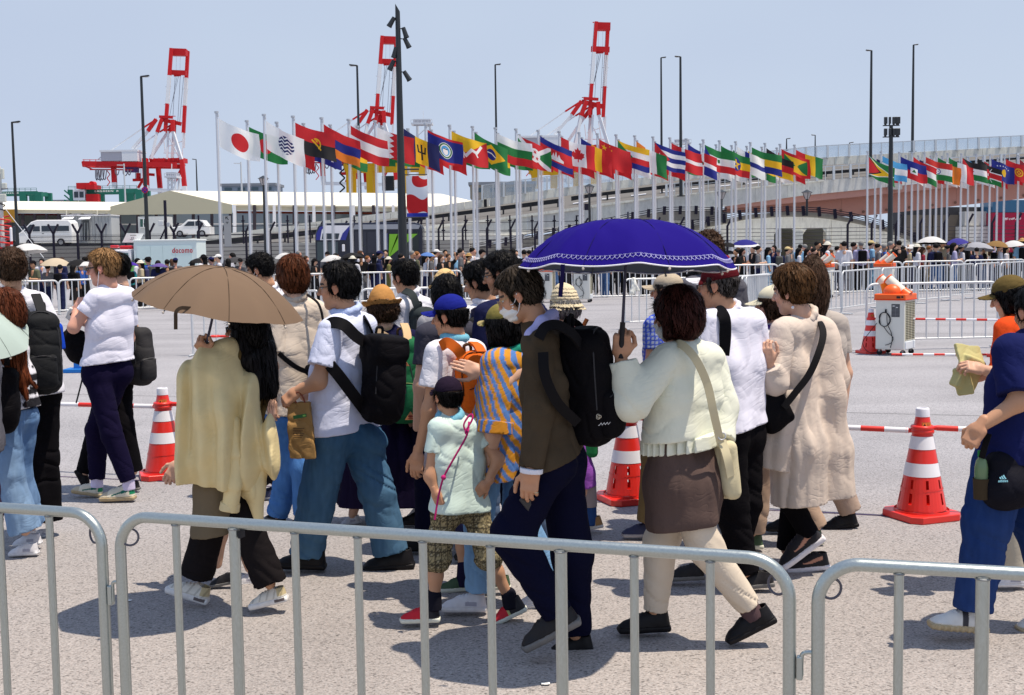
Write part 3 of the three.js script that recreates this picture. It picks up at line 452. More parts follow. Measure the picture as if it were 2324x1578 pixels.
{
const d=72,s=F/d,g0=gAt(345,d),t=thing('service_truck','white telecom service truck with red lettering on its box body','truck',g0),q=(x,y)=>{const p=at(x,y,d);return[p.x-g0.x,p.y];};
const ice=M(RGB(0.66,0.76,0.76),0.45),ice2=M(RGB(0.58,0.72,0.73),0.45),P4=(x0,y0,x1,y1)=>[q(x0,y1),q(x1,y1),q(x1,y0),q(x0,y0)];
const bodyPts=[[...q(296,0)],[...q(439,0)]],x0=bodyPts[0][0],x1=bodyPts[1][0],top=q(340,546)[1];
mesh('box_body',boxAt((x0+x1)/2,(top+0.55)/2,-1.1,x1-x0,top-0.55,2.2,0,0.03),ice,t);mesh('roof_edge',boxAt((x0+x1)/2,top,-1.1,x1-x0+0.08,0.1,2.3,0,0.03),M(RGB(0.75,0.8,0.8),0.4),t);
for(const[a,b]of[[303,333],[334,361.5],[362,390],[390.5,428]])mesh('side_panel',boxAt((q(a,0)[0]+q(b,0)[0])/2,(q(360,557)[1]+0.8)/2,0.01,q(b,0)[0]-q(a,0)[0],q(360,557)[1]-0.8,0.03),ice2,t);
const tx=canvasTex(256,80,(x,w,h)=>{x.fillStyle='#b3002d';x.font='bold 74px sans-serif';x.textBaseline='alphabetic';x.fillText('docomo',2,66,252);});const lw=q(430.5,0)[0]-q(382.5,0)[0];mesh('lettering',new THREE.PlaneGeometry(lw,0.42).translate((q(430.5,0)[0]+q(382.5,0)[0])/2,q(400,569)[1],0.04),decalMat(tx),t);
mesh('cab',profileBody([q(240,640),q(296,640),q(296,569),q(246,570),q(236,592),q(230,612)].map(p=>p),2.0,0.06).translate(0,0,0),coneWhite,t);mesh('cab_window',flat([q(279,592),q(281,574),q(292,574),q(293,592)].map(p=>p),0.01),M(RGB(0.10,0.17,0.18),0.15),t);mesh('cab_window',flat([q(262,592),q(264,575),q(278,575),q(276.5,592)],0.01),M(RGB(0.10,0.17,0.18),0.15),t);
mesh('roof_rack',merge([boxAt(q(270,0)[0],q(270,567)[1],-0.5,1.3,0.04,0.04),boxAt(q(270,0)[0],q(270,567)[1],-1.5,1.3,0.04,0.04)]),coneWhite,t);const lb=new RoundedBoxGeometry(0.8,0.2,0.3,3,0.09);lb.translate(q(278,0)[0],q(278,561.5)[1],-0.2);mesh('beacon_bar',lb,M(RGB(0.55,0.01,0.02),0.25),t);const lb2=new RoundedBoxGeometry(0.5,0.16,0.3,3,0.07);lb2.translate(q(246,0)[0],q(246,560)[1],-0.6);mesh('beacon_bar',lb2,M(RGB(0.5,0.02,0.03),0.3),t);
const pb=[q(272,550.5),q(310,550.5),q(321,530),q(283,529)];mesh('roof_board',flat(pb,-0.6,0.06),M(RGB(0.8,0.8,0.78),0.5),t);const bt=canvasTex(128,64,(x)=>{x.fillStyle='#222';x.fillRect(40,5,60,4);x.fillRect(52,24,5,14);x.fillRect(66,22,5,18);x.fillRect(36,44,40,3);});const bp=new THREE.PlaneGeometry(0.8,0.4).translate((pb[0][0]+pb[2][0])/2,(pb[0][1]+pb[2][1])/2,-0.53);mesh('board_print',bp,decalMat(bt),t);
mesh('vent',boxAt(q(290,0)[0],q(290,553)[1],0.02,0.12,0.05,0.03),blackRail,t);mesh('green_panel',boxAt(q(300,0)[0],0.9,0.04,1.2,0.7,0.02),M(RGB(0.2,0.5,0.15),0.6),t);wheels(t,[x0+0.6,x1-0.8],0.42,2.1);
}
{
const d=98,g0=gAt(836,d),t=thing('bus','modern bus with rounded white and blue nose and green rear quarter','bus',g0),q=(x,y)=>{const p=at(x,y,d);return[p.x-g0.x,p.y];};
const dark=M(RGB(0.012,0.014,0.03),0.2);
mesh('body',profileBody([q(719,600),q(956,600),q(956,520),q(952,512),q(940,508),q(870,508),q(808,509),q(780,509),q(735,510),q(724,516),q(718,535)],2.5,0.1),dark,t);
mesh('white_nose',flat([q(727,545),q(772,545),q(778,530),q(796,512),q(740,512),q(731,522)],0.02,0.05),coneWhite,t);mesh('nose_window',flat([q(731,543),q(768,543),q(771,530),q(733,530)],0.08,0.02),glassM,t);for(const f of[flat([q(718,545),q(727,545),q(731,522),q(740,511.5),q(726,516),q(719,530)],0.03,0.05),flat([q(772,545),q(785,545),q(792,524),q(802,512),q(795,511.5),q(778,530)],0.03,0.05)])mesh('blue_nose',f,M(RGB(0.02,0.025,0.25),0.3),t);
mesh('roof_band',flat([q(802,521),q(950,520),q(954,512),q(940,509),q(806,510)],0.025,0.04),M(RGB(0.30,0.32,0.36),0.4),t);
for(const[a,b]of[[806,832],[834,858],[860,874]])mesh('side_window',flat([q(a,574),q(b,574),q(b,526),q(a,526)],0.03,0.03),M(RGB(0.02,0.02,0.035),0.08),t);for(const a of[720,745])mesh('front_window',flat([q(a,592),q(a+22,592),q(a+22,549),q(a,549)],0.03,0.03),M(RGB(0.05,0.07,0.08),0.1),t);
mesh('green_panel',flat([q(882,585),q(903,540),q(903,530),q(948,526),q(948,531),q(884,531.5)].map(p=>p),0.03,0.04),M(RGB(0.18,0.45,0.02),0.35),t);mesh('purple_panel',flat([q(862,530),q(880,530),q(880,590),q(862,590)],0.028,0.03),M(RGB(0.03,0.05,0.18),0.3),t);mesh('rear_window',flat([q(922,578),q(950,578),q(950,536),q(922,536)],0.03,0.03),M(RGB(0.015,0.02,0.02),0.1),t);
mesh('mirror',boxAt(q(772,0)[0],q(772,563)[1],0.25,0.22,0.55,0.12,0,0.03),coneWhite,t);wheels(t,[q(745,0)[0],q(925,0)[0]],0.48,2.4);
}
// ---------------------------------------------------------------- flagpoles and flags
const rgbs={R:'#d3141f',G:'#0b7a36',B:'#0d1f86',Y:'#f8c30a',W:'#f7f7f5',K:'#161214',O:'#f0811a',L:'#4fa9e0',N:'#12195c',D:'#8d1226',T:'#1b6b2f',S:'#d52b1e'};
const hb=(c,w)=>x=>{let y=0;const ws=w||[...c].map(()=>1),T=ws.reduce((a,b)=>a+b);[...c].forEach((k,i)=>{x.fillStyle=rgbs[k];x.fillRect(0,y,96,64*ws[i]/T+1);y+=64*ws[i]/T;});};
const vb=(c,w)=>x=>{let y=0;const ws=w||[...c].map(()=>1),T=ws.reduce((a,b)=>a+b);[...c].forEach((k,i)=>{x.fillStyle=rgbs[k];x.fillRect(y,0,96*ws[i]/T+1,64);y+=96*ws[i]/T;});};
const disc=(cx,cy,r,c)=>x=>{x.fillStyle=rgbs[c];x.beginPath();x.arc(cx,cy,r,0,7);x.fill();};
const poly=(c,...p)=>x=>{x.fillStyle=rgbs[c];x.beginPath();for(let i=0;i<p.length;i+=2)x.lineTo(p[i],p[i+1]);x.closePath();x.fill();};
const star=(cx,cy,r,c,n=5,rot=0)=>x=>{x.fillStyle=rgbs[c];x.beginPath();for(let i=0;i<n*2;i++){const a=rot+i*Math.PI/n-Math.PI/2,q=i%2?r*0.4:r;x.lineTo(cx+Math.cos(a)*q,cy+Math.sin(a)*q);}x.fill();};
const line=(c,w,...p)=>x=>{x.strokeStyle=rgbs[c];x.lineWidth=w;x.beginPath();for(let i=0;i<p.length;i+=2)x.lineTo(p[i],p[i+1]);x.stroke();};
const ringc=(cx,cy,r,c,w)=>x=>{x.strokeStyle=rgbs[c];x.lineWidth=w;x.beginPath();x.arc(cx,cy,r,0,7);x.stroke();};
const cross=(c,cx,w)=>x=>{x.fillStyle=rgbs[c];x.fillRect(cx-w/2,0,w,64);x.fillRect(0,32-w/2,96,w);};
const waves=x=>{x.save();x.beginPath();x.arc(50,31,20,0,7);x.clip();x.fillStyle=rgbs.N;x.fillRect(20,0,60,64);x.strokeStyle=rgbs.W;x.lineWidth=3;for(let k=0;k<5;k++){x.beginPath();for(let i=0;i<=20;i++)x.lineTo(28+i*2.3,16+k*8+Math.sin(i*0.9)*2.4);x.stroke();}x.restore();};
const leaf=(cx,cy,r,c)=>x=>{x.fillStyle=rgbs[c];x.beginPath();const q=[0,-1,.18,-.62,.42,-.72,.36,-.2,.62,-.42,.68,-.24,.98,-.26,.84,.06,.96,.18,.5,.52,.54,.68,.06,.6,.06,1];for(let i=0;i<q.length;i+=2)x.lineTo(cx+q[i]*r,cy+q[i+1]*r);for(let i=q.length-2;i>=0;i-=2)x.lineTo(cx-q[i]*r,cy+q[i+1]*r);x.fill();};
const FLAGS=[
['white flag with a large red disc, flying from the leftmost pole',hb('W'),disc(50,32,19,'R')],
['white flag with a dark blue disc of wavy lines',hb('W'),waves],
['red over black flag with a yellow half wheel emblem',hb('RK'),x=>{x.strokeStyle=rgbs.Y;x.lineWidth=4;x.beginPath();x.arc(48,32,11,-2,1.2);x.stroke();x.beginPath();x.moveTo(38,24);x.lineTo(60,46);x.stroke();},star(49,26,5,'Y')],
['red, blue and orange striped flag',hb('RBO')],
['red flag with a white central band, just left of the mast',hb('RWR')],
['red flag with a white serrated edge behind the tall mast',hb('R'),poly('W',0,0,30,0,42,6,30,13,42,19,30,26,42,32,30,38,42,45,30,51,42,58,30,64,0,64)],
['navy and gold flag with a black trident',vb('NYN'),line('K',4,48,14,48,52),line('K',4,38,18,40,34,56,34,58,18)],
['navy flag edged red with a white round crest',hb('RBR',[1,8,1]),disc(48,32,19,'W'),ringc(48,32,16,'T',3),disc(48,32,12,'L'),disc(48,34,8,'W'),line('K',2,42,28,54,28)],
['yellow and red diagonal flag with a white dragon',hb('R'),poly('Y',0,0,96,0,0,64),line('W',7,14,50,30,40,40,46,54,28,66,32,82,12),line('W',4,30,40,34,54),line('W',4,60,28,70,42)],
['green flag with a yellow diamond and blue disc',hb('G'),poly('Y',8,32,48,6,88,32,48,58),disc(48,32,14,'B'),line('W',3,35,29,48,29,61,36)],
['white, green and red striped flag',hb('WGR')],
['red and green flag quartered by a white saltire',hb('R'),poly('G',0,0,48,32,0,64),poly('G',96,0,48,32,96,64),line('W',11,0,0,96,64),line('W',11,96,0,0,64),disc(48,32,17,'W'),star(48,24,6,'R',6),star(41,38,6,'R',6),star(55,38,6,'R',6)],
['blue, red and blue flag with a white temple',hb('BRB',[1,2,1]),poly('W',28,44,28,38,36,34,40,24,44,34,48,18,52,34,56,24,60,34,68,38,68,44)],
['red and white flag with a red maple leaf',vb('RWR',[1,2,1]),leaf(48,31,20,'R')],
['blue, yellow and red upright tricolour flag',vb('BYR')],
['plain looking red flag half folded with small gold stars',hb('R'),star(16,16,9,'Y'),star(32,7,3,'Y'),star(37,16,3,'Y'),star(32,27,3,'Y')],
['yellow, white, red and blue flag with a green crescent triangle',hb('YWRB'),poly('G',0,0,44,32,0,64),disc(15,32,10,'W'),disc(19,32,9,'G')],
['orange, white and green upright tricolour flag at mid row',vb('OWG')],
['blue and white striped flag with a red star triangle',hb('BWBWB'),poly('R',0,0,48,32,0,64),star(16,32,9,'W')],
['red flag with an off centre white cross',hb('R'),cross('W',36,10)],
['flag of blue and red quarters split by a white cross',hb('BR'),poly('R',48,0,96,0,96,32,48,32),poly('B',48,32,96,32,96,64,48,64),cross('W',48,12),disc(48,32,5,'T'),ringc(48,32,4,'R',2)],
['green, white and red striped flag with a blue hoist wedge',hb('GWR'),poly('B',0,0,22,32,0,64),poly('T',44,26,52,26,52,34,48,38,44,34)],
['green, yellow and red flag with a blue starred disc',hb('GYR'),disc(48,32,19,'B'),x=>{x.strokeStyle=rgbs.Y;x.lineWidth=3;x.beginPath();for(let i=0;i<6;i++){const a=i*2*6.28318/5-1.57;x.lineTo(48+Math.cos(a)*14,32+Math.sin(a)*14);}x.stroke();}],
['white flag with a dark blue cross',hb('W'),cross('B',34,14)],
['green, yellow and blue striped flag',hb('GYB')],
['black, red and gold striped flag',hb('KRY')],
['red edged flag with yellow and green triangles',hb('R'),poly('Y',10,10,86,10,48,32),poly('Y',10,54,86,54,48,32),poly('G',10,10,48,32,10,54),poly('G',86,10,48,32,86,54),star(48,32,9,'Y')],
['red, yellow and green upright tricolour flag ending the left row',vb('RYG')],
['green flag with yellow and red triangles, first of the right hand row',hb('G'),poly('W',0,0,96,32,0,64),poly('Y',0,3,90,32,0,61),poly('K',0,0,50,32,0,64),poly('R',0,4,44,32,0,60)],
['sky blue and white striped flag behind the floodlight mast',hb('LWL'),star(48,32,5,'L')],
['blue over red flag with a white central crest',hb('BR'),poly('W',36,22,60,22,60,42,36,42),poly('T',41,36,55,36,48,25)],
['red, white and green striped flag in the right hand row',hb('RWG')],
['saffron, white and green flag with a blue wheel',hb('SWG'),ringc(48,32,8,'B',2.5),disc(48,32,2,'B')],
['green, white and orange upright tricolour flag',vb('GWO')],
['green, white and red upright tricolour flag',vb('GWR')],
['black, white and green flag with a red starred triangle',hb('KWG'),poly('R',0,0,48,32,0,64),star(16,32,6,'W',7)],
['black, red and green flag with a shield and crossed spears',hb('KWRWG',[5,1,5,1,5]),line('W',2,34,8,62,56),line('W',2,62,8,34,56),x=>{x.fillStyle=rgbs.R;x.beginPath();x.ellipse(48,32,9,19,0,0,7);x.fill();x.fillStyle=rgbs.K;x.fillRect(40,28,3,8);x.fillRect(53,28,3,8);x.fillStyle=rgbs.W;x.fillRect(46,28,4,9);}],
['blue flag with a gold map and an arc of white stars',hb('B'),poly('Y',42,22,52,18,60,30,56,44,46,46,38,34),...[0,1,2,3,4,5].map(i=>star(24+i*9.6,17-Math.sin((i+0.5)/6*Math.PI)*7,3.6,'W'))],
['red flag with a gold sun',hb('R'),ringc(48,32,13,'Y',4),disc(48,32,8,'Y'),line('R',2,42,26,54,38),line('R',2,54,26,42,38)],
['dark red flag with a white stripe at the right edge of the picture',hb('DWD',[2,1,2])],
['green flag with a red disc behind the white wave flag',hb('G'),disc(42,32,17,'R')],
['deep blue flag with a union canton behind the red and black flag',hb('B'),cross('W',24,9),line('W',5,0,0,48,32),line('W',5,48,0,0,32),x=>{x.fillStyle=rgbs.B;x.fillRect(48,0,48,64);x.fillRect(0,33,96,31);x.fillStyle=rgbs.R;x.fillRect(22,0,4,32);x.fillRect(0,14,48,4);},star(72,20,5,'W'),star(72,48,5,'W')],
['plain red flag, partly hidden in the back row',hb('R'),star(20,20,8,'Y')],
['green and red banded flag, partly hidden in the back row',hb('GRG')],
['yellow and green flag, partly hidden in the back row',hb('YYG')],
['light blue flag, partly hidden in the back row',hb('LLW')],
['navy and red flag, partly hidden in the back row',hb('NR')],
['white and blue flag, partly hidden in the back row',hb('WBW')],
];
const flagTex=canvasTex(1920,896,(x)=>FLAGS.forEach((f,i)=>{x.save();const cx=(i%10)*192,cy=Math.floor(i/10)*128;x.beginPath();x.rect(cx,cy,192,128);x.clip();x.translate(cx,cy);x.scale(2,2);f.slice(1).forEach(l=>l(x));x.restore();}));
const flagMat=new THREE.MeshPhysicalMaterial({map:flagTex,roughness:0.75,transmission:0.3,thickness:0,side:THREE.DoubleSide});
function flagGeo(i,L,Hh,ph,droop,amp){
const nu=30,nv=14,P=[],U=[],I=[],c=i%10,r=Math.floor(i/10);
let X=0,Y=0,Z=0;
for(let a=0;a<=nu;a++){
const u=a/nu,slope=0.62*Math.exp(-u*2.2)+droop,sw=Math.sin(u*7.5-ph)*0.75*Math.min(1,u*2.5);
if(a){const st=L/nu;X+=st*Math.cos(sw)*Math.cos(slope*0.7);Z+=st*Math.sin(sw)*amp;Y-=st*Math.sin(slope*0.75);}
for(let b=0;b<=nv;b++){const v=b/nv,w=Math.sin(u*9+v*3.2-ph*1.3)*0.035*u,lean=(1-v)*u*(0.1*Math.sin(ph*2)+0.05);
P.push(X+lean*0.4+0.02*Math.sin(v*6+u*5+ph)*u,Y-(1-v)*Hh+0.05*Math.sin(u*8-ph)*u*(1-v),Z+w+(1-v)*u*0.12*Math.sin(u*6-ph*0.7));U.push((c+0.01+u*0.98)/10,1-(r+0.01+(1-v)*0.98)/7);}
if(a)for(let b=0;b<nv;b++){const k=(a-1)*(nv+1)+b;I.push(k,k+nv+1,k+1,k+1,k+nv+1,k+nv+2);}
}
const g=new THREE.BufferGeometry();g.setAttribute('position',new THREE.Float32BufferAttribute(P,3));g.setAttribute('uv',new THREE.Float32BufferAttribute(U,2));g.setIndex(I);g.computeVertexNormals();return g;
}
const poleM=M(RGB(0.60,0.62,0.66),0.4,0.35),PH=8.3,poleProto=(()=>{
const g=new THREE.Group();mesh('pole',new THREE.CylinderGeometry(0.055,0.075,PH-0.1,12).translate(0,(PH-0.1)/2,0),poleM,g);mesh('truck_cap',new THREE.CylinderGeometry(0.1,0.1,0.09,12).translate(0,PH-0.05,0),M(RGB(0.5,0.52,0.55),0.4,0.5),g);mesh('pulley',new THREE.CylinderGeometry(0.05,0.05,0.1,8).translate(0.05,PH-0.2,0),M(RGB(0.5,0.52,0.55),0.4,0.5),g);
mesh('halyard',new THREE.CylinderGeometry(0.008,0.008,PH-1.4,4).translate(0.1,PH/2+0.6,0),coneWhite,g);mesh('cleat',boxAt(0.09,1.3,0,0.05,0.16,0.05),steelGrey,g);return g;
})();
const frontX=[504,610,675,739,799.5,859,918.5,972,1026,1077.5,1129,1175,1225,1272,1317,1358,1400,1442,1483,1521,1558,1596,1632.5,1669,1702,1735,1769,1801.6],rightX=[1966.6,1997,2038,2067,2095,2122,2147,2178,2211.5,2243,2275.7,2307];
const topAt=x=>x<1900?lerp(257,331,(x-504)/1298):lerp(345,354,(x-1966)/341);
{
let n=0;const place=(x,fi,off,lab,grp)=>{
const y=topAt(x),s=(yhor(x)-y)/(PH-EYE),d=F/s+off,g=gAt(x,d),first=n++===0,p=first?poleProto:poleProto.clone();p.name=numbered('flagpole');p.position.copy(g);scene.add(p);
tag(p,lab,'flagpole',grp);
const f=mesh('flag',flagGeo(fi,2.2,1.32,fi*1.7+(off?2.1:0),0.24+0.12*Math.sin(fi*2.3),0.75),flagMat);f.position.set(g.x+0.09,PH-0.32,g.z);f.rotation.y=off?-0.1:0.08*Math.sin(fi*3.1);
return f;
};
const seen={};
frontX.forEach((x,i)=>{tag(place(x,i,0,'white flagpole carrying the '+FLAGS[i][0].replace(/,? flying.*| behind the tall mast|, just left.*| ending.*/,'')),FLAGS[i][0],'flag');});
rightX.forEach((x,i)=>{tag(place(x,28+i,0,'white flagpole carrying the '+FLAGS[28+i][0].replace(/, first.*| in the right.*| behind the fl.*| at the right.*/,'')),FLAGS[28+i][0],'flag');});
const backs=[[571,40],[638,42],[698,41],[758,44],[819,43],[875,43],[932,42],[985,42],[1036,43],[1085,44],[1134,43],[1182,46],[1231,42],[1278,42],[1323,42],[1363,42],[1405,45],[1447,42],[1487,42],[1526,43],[1564,45],[1590,45],[1625,47],[1660,43],[1694,44],[1728,47],[1762,42],[1984,46],[2053,47],[2081,46],[2109,45],[2135,47],[2194,45],[2227,42],[2260,46]];
for(const[x,fi]of backs)tag(place(x,fi,3.2,'plain white flagpole in the back row behind the front flags','flagpoles of the back row'),FLAGS[fi][0],'flag',fi===40||fi===41?undefined:FLAGS[fi][0].replace('flag,','flags'));
}
// ---------------------------------------------------------------- masts, lamps and signs
{
const bk=M(RGB(0.022,0.026,0.03),0.4,0.2),d=46,g0=gAt(916,d),t=thing('lighting_mast','tall dark slanted-top mast with small spotlights rising over the flags','lighting mast',g0),top=onZ(906,8,g0.z);
const H=top.y,gm=new THREE.CylinderGeometry(0.085,0.185,H,20,1);const a=gm.attributes.position;for(let i=0;i<a.count;i++)if(a.getY(i)>H/2-0.01)a.setY(i,a.getY(i)-(a.getX(i)+0.085)*1.7);gm.translate(0,H/2,0);gm.computeVertexNormals();mesh('pole',gm,bk,t);
for(const[px,py,tilt,sx]of[[888,49,0.55,-1],[917,73,-0.3,1],[921,96,-0.45,1],[895,118,0.25,-1],[888,147,0.45,-1],[921,171,-0.55,1]]){const p=onZ(px+1,py,g0.z).sub(g0),s=sub('spotlight',t);s.position.set(p.x,p.y,0.02);const c=mesh('housing',new THREE.CylinderGeometry(0.075,0.095,0.34,14).rotateZ(-tilt),bk,s);mesh('visor',new THREE.CylinderGeometry(0.1,0.105,0.06,14,1,true).translate(0,-0.19,0).rotateZ(-tilt),bk,s);mesh('bracket',rod(V(0,0.1,0),V(-sx*(Math.abs(p.x)-0.02),0.14,0),0.018),bk,s);}
const b=thing('street_banner','red, white and blue printed banner hanging from the tall dark mast','banner',g0.clone()),p0=onZ(921,400,g0.z),p1=onZ(971,492,g0.z),w=p1.x-p0.x,h=p0.y-p1.y;
const tx=canvasTex(128,256,(x)=>{x.fillStyle='#dfe3ea';x.fillRect(0,0,128,256);x.fillStyle='#c5161d';x.beginPath();x.moveTo(0,120);x.bezierCurveTo(60,90,80,190,128,130);x.lineTo(128,236);x.bezierCurveTo(90,200,60,256,10,230);x.lineTo(0,200);x.fill();x.beginPath();x.moveTo(40,0);x.bezierCurveTo(20,60,70,90,128,60);x.lineTo(128,20);x.bezierCurveTo(100,30,80,10,76,0);x.fill();x.fillStyle='#1c2f9c';x.fillRect(0,232,128,24);});
const bg=new THREE.PlaneGeometry(w,h,8,12),q=bg.attributes.position;for(let i=0;i<q.count;i++)q.setZ(i,0.05*Math.sin(q.getY(i)*2.1+q.getX(i)*3));bg.computeVertexNormals();bg.translate(p0.x+w/2-g0.x,p0.y-h/2,0.06);mesh('cloth',bg,new THREE.MeshStandardMaterial({map:tx,roughness:0.8,side:THREE.DoubleSide}),b);
for(const y of[p0.y+0.05,p1.y-0.02])mesh('arm',rod(V(0.1,y,0.06),V(p1.x-g0.x,y,0.06),0.018),bk,b);mesh('arm',rod(V(0.1,p0.y+0.25,0),V(p1.x-g0.x-0.3,p0.y+0.25,0),0.03),bk,b);
const lampHead=(t,p,sx,k)=>{const g=new RoundedBoxGeometry(0.62*k,0.1*k,0.26*k,2,0.04*k);g.rotateZ(sx*0.12);g.translate(p.x+sx*0.27*k,p.y+0.03,p.z);mesh('lamp_head',g,bk,t);mesh('lamp_lens',boxAt(p.x+sx*0.3*k,p.y-0.035*k,p.z,0.4*k,0.02,0.18*k),M(RGB(0.4,0.4,0.4),0.3),t);};
const lamp=(px,yt,yb,d,sx,label,k=1,r=0.09)=>{const base=at(px+(px<1160?(yb-yt)*0.024:-(yb-yt)*0.006),yb,d),top=onZ(px,yt,base.z),t=thing('street_lamp',label,'street lamp',base);const q=top.clone().sub(base);mesh('pole',rod(V(),V(q.x*0,q.y,0),r*1.25,r*0.75,12),bk,t);mesh('base_plate',boxAt(0,0.04,0,r*5,0.08,r*5),bk,t);lampHead(t,V(0,q.y,0),sx,k);return[t,q];};
const[t1,q1]=lamp(325,174,556,80,1,'tall black street lamp carrying a round blue no stopping sign',0.9,0.11);
{const p=onZ(332.5,432,-80*0.999).y;const y=at(333,432,80).y-t1.position.y;const s=mesh('sign_disc',new THREE.CylinderGeometry(0.215,0.215,0.03,28).rotateX(Math.PI/2).translate(0,y,0.13),M(RGB(0.45,0.02,0.05),0.4),t1);mesh('sign_face',new THREE.CylinderGeometry(0.17,0.17,0.034,28).rotateX(Math.PI/2).translate(0,y,0.134),M(RGB(0.02,0.03,0.3),0.4),s);for(const a of[0.785,-0.785])mesh('sign_bar',boxAt(0,0,0,0.34,0.04,0.01).rotateZ(a).translate(0,y,0.155),M(RGB(0.45,0.02,0.05),0.4),s);}
lamp(33,278,575,88,1,'black street lamp standing farthest left',1,0.1);lamp(810,149,560,92,-1,'black street lamp rising behind the red and white crane at centre left',1.0,0.1);lamp(1121,147,430,126,1,'black street lamp behind the green and yellow diamond flag',1.0,0.11);
lamp(1503,131,405,128,1,'left lamp of the tall black pair right of centre',0.9,0.11);lamp(1547,129,446,113,-1,'right lamp of the tall black pair right of centre',0.9,0.13);lamp(1977,115,400,114,-1,'tall black street lamp left of the floodlight mast',0.9,0.13);lamp(2072,102,345,128,1,'tall black street lamp right of the floodlight mast',0.85,0.13);
for(const[x,y,yb,sx,l]of[[445,362,435,-1,'thin distant lamp above the gable of the marquee'],[1785,315,342,1,'small distant lamp above the Guinea coloured flags'.replace('Guinea coloured','yellow and green')],[1850,307,362,-1,'small distant lamp at the end of the left flag row'],[1928,324,370,1,'small distant lamp peeping over the flyover railing']])lamp(x,y,yb,200,sx,l,1.1,0.11);
for(const[x,y,yb,l]of[[548,368,440,'pale grey lamp post over the marquee roof right of the first flagpole'],[284,372,466,'pale grey lamp post in front of the leftmost crane']]){const b=at(x,yb,240),t=thing('street_lamp',l,'street lamp',b),h=at(x,y,240).y-b.y;mesh('pole',rod(V(),V(0,h,0),0.2,0.13,8),M(RGB(0.5,0.53,0.56),0.5),t);mesh('lamp_head',boxAt(-0.9,h-0.3,0,1.4,0.14,0.4).rotateZ(-0.04),M(RGB(0.6,0.62,0.64),0.5),t);}
for(const[x,y,yb,l,d]of[[602.5,402,590,'black lantern street lamp left of the mast among the flagpoles',78],[1338,420,520,'black lantern street lamp above the navy umbrella',104],[1637,433,505,'black lantern street lamp in front of the flyover wall near the flagpoles',105],[1831,433,490,'black lantern street lamp beside the pink girder',105]]){
const b=at(x,yb,d),t=thing('lantern_lamp',l,'street lamp',b),h=at(x,y,d).y-b.y,k=d/78;mesh('pole',rod(V(),V(0,h-0.5*k,0),0.09*k,0.065*k,10),bk,t);mesh('lantern_glass',new THREE.CylinderGeometry(0.27*k,0.11*k,0.42*k,8).translate(0,h-0.32*k,0),M(RGB(0.45,0.42,0.42),0.3),t);mesh('lantern_cap',new THREE.ConeGeometry(0.38*k,0.2*k,8).translate(0,h-0.02*k,0),bk,t);mesh('lantern_collar',new THREE.CylinderGeometry(0.12*k,0.08*k,0.1*k,8).translate(0,h-0.54*k,0),bk,t);for(let i=0;i<4;i++){const a=i*1.57;mesh('lantern_bar',rod(V(Math.cos(a)*0.11*k,h-0.53*k,Math.sin(a)*0.11*k),V(Math.cos(a)*0.28*k,h-0.11*k,Math.sin(a)*0.28*k),0.018*k),bk,t);}}
const fd=66,fg=gAt(2019,fd),ft=thing('floodlight_mast','black mast with two tiers of square floodlights in front of the flyover','floodlight mast',fg),y=py=>onZ(2020,py,fg.z).y;mesh('pole',new THREE.CylinderGeometry(0.1,0.16,y(285),14).translate(0,y(285)/2,0),bk,ft);
for(const py of[285,311]){mesh('crossbar',boxAt(0,y(py),0,0.86,0.05,0.12),bk,ft);for(const[dx,w]of[[-0.32,0.16],[-0.1,0.1],[0.12,0.16],[0.32,0.24]]){const f=mesh('floodlight',boxAt(dx,y(py)+0.26,0.1,w,0.36,0.16,0,0.02),bk,ft);mesh('yoke',boxAt(dx,y(py)+0.06,0.05,w*0.7,0.1,0.04),M(RGB(0.06,0.06,0.065),0.5),f);}}
const sg=at(517,560,96),st=thing('direction_sign','tall grey sign panel with a black arrow by the marquee corner','sign',sg),sy=py=>at(517,py,96).y-sg.y;mesh('panel',boxAt(0,(sy(490)+sy(560))/2,0,0.55,sy(490)-sy(560),0.06),M(RGB(0.33,0.34,0.35),0.6),st);const at2=canvasTex(64,128,x=>{x.strokeStyle='#111';x.lineWidth=8;x.beginPath();x.moveTo(50,50);x.lineTo(16,14);x.moveTo(16,40);x.lineTo(16,14);x.lineTo(42,14);x.stroke();x.fillStyle='#111';x.fillRect(14,74,34,7);x.fillRect(26,74,9,24);});mesh('arrow_print',new THREE.PlaneGeometry(0.42,0.8).translate(0,sy(502),0.035),decalMat(at2),st);
const cp=at(377,556,84),ct=thing('camera_post','short black post with camera boxes in front of the gabled marquee','post',cp),cy=py=>at(377,py,84).y-cp.y;mesh('pole',boxAt(0,cy(455)/2,0,0.16,cy(455),0.16),darkPost,ct);mesh('camera_box',boxAt(-0.28,cy(507),0.05,0.34,0.36,0.3,0,0.04),M(RGB(0.6,0.62,0.63),0.5),ct);mesh('camera_box',boxAt(0.2,cy(510),0.05,0.2,0.3,0.2,0,0.03),M(RGB(0.4,0.42,0.44),0.5),ct);mesh('brace',beam(V(-0.6,0,0),V(-0.05,cy(520),0),0.09),darkPost,ct);
const ap=at(1318,520,106),xt=thing('equipment_post','black post with a square box left of the lantern above the navy umbrella','post',ap),ay=py=>at(1318,py,106).y-ap.y;mesh('pole',boxAt(0,ay(448)/2,0,0.2,ay(448),0.2),darkPost,xt);mesh('box',boxAt(0.45,ay(470),0,0.55,0.55,0.3),darkPost,xt);mesh('arm',boxAt(0,ay(490),0,0.6,0.1,0.1),darkPost,xt);
}
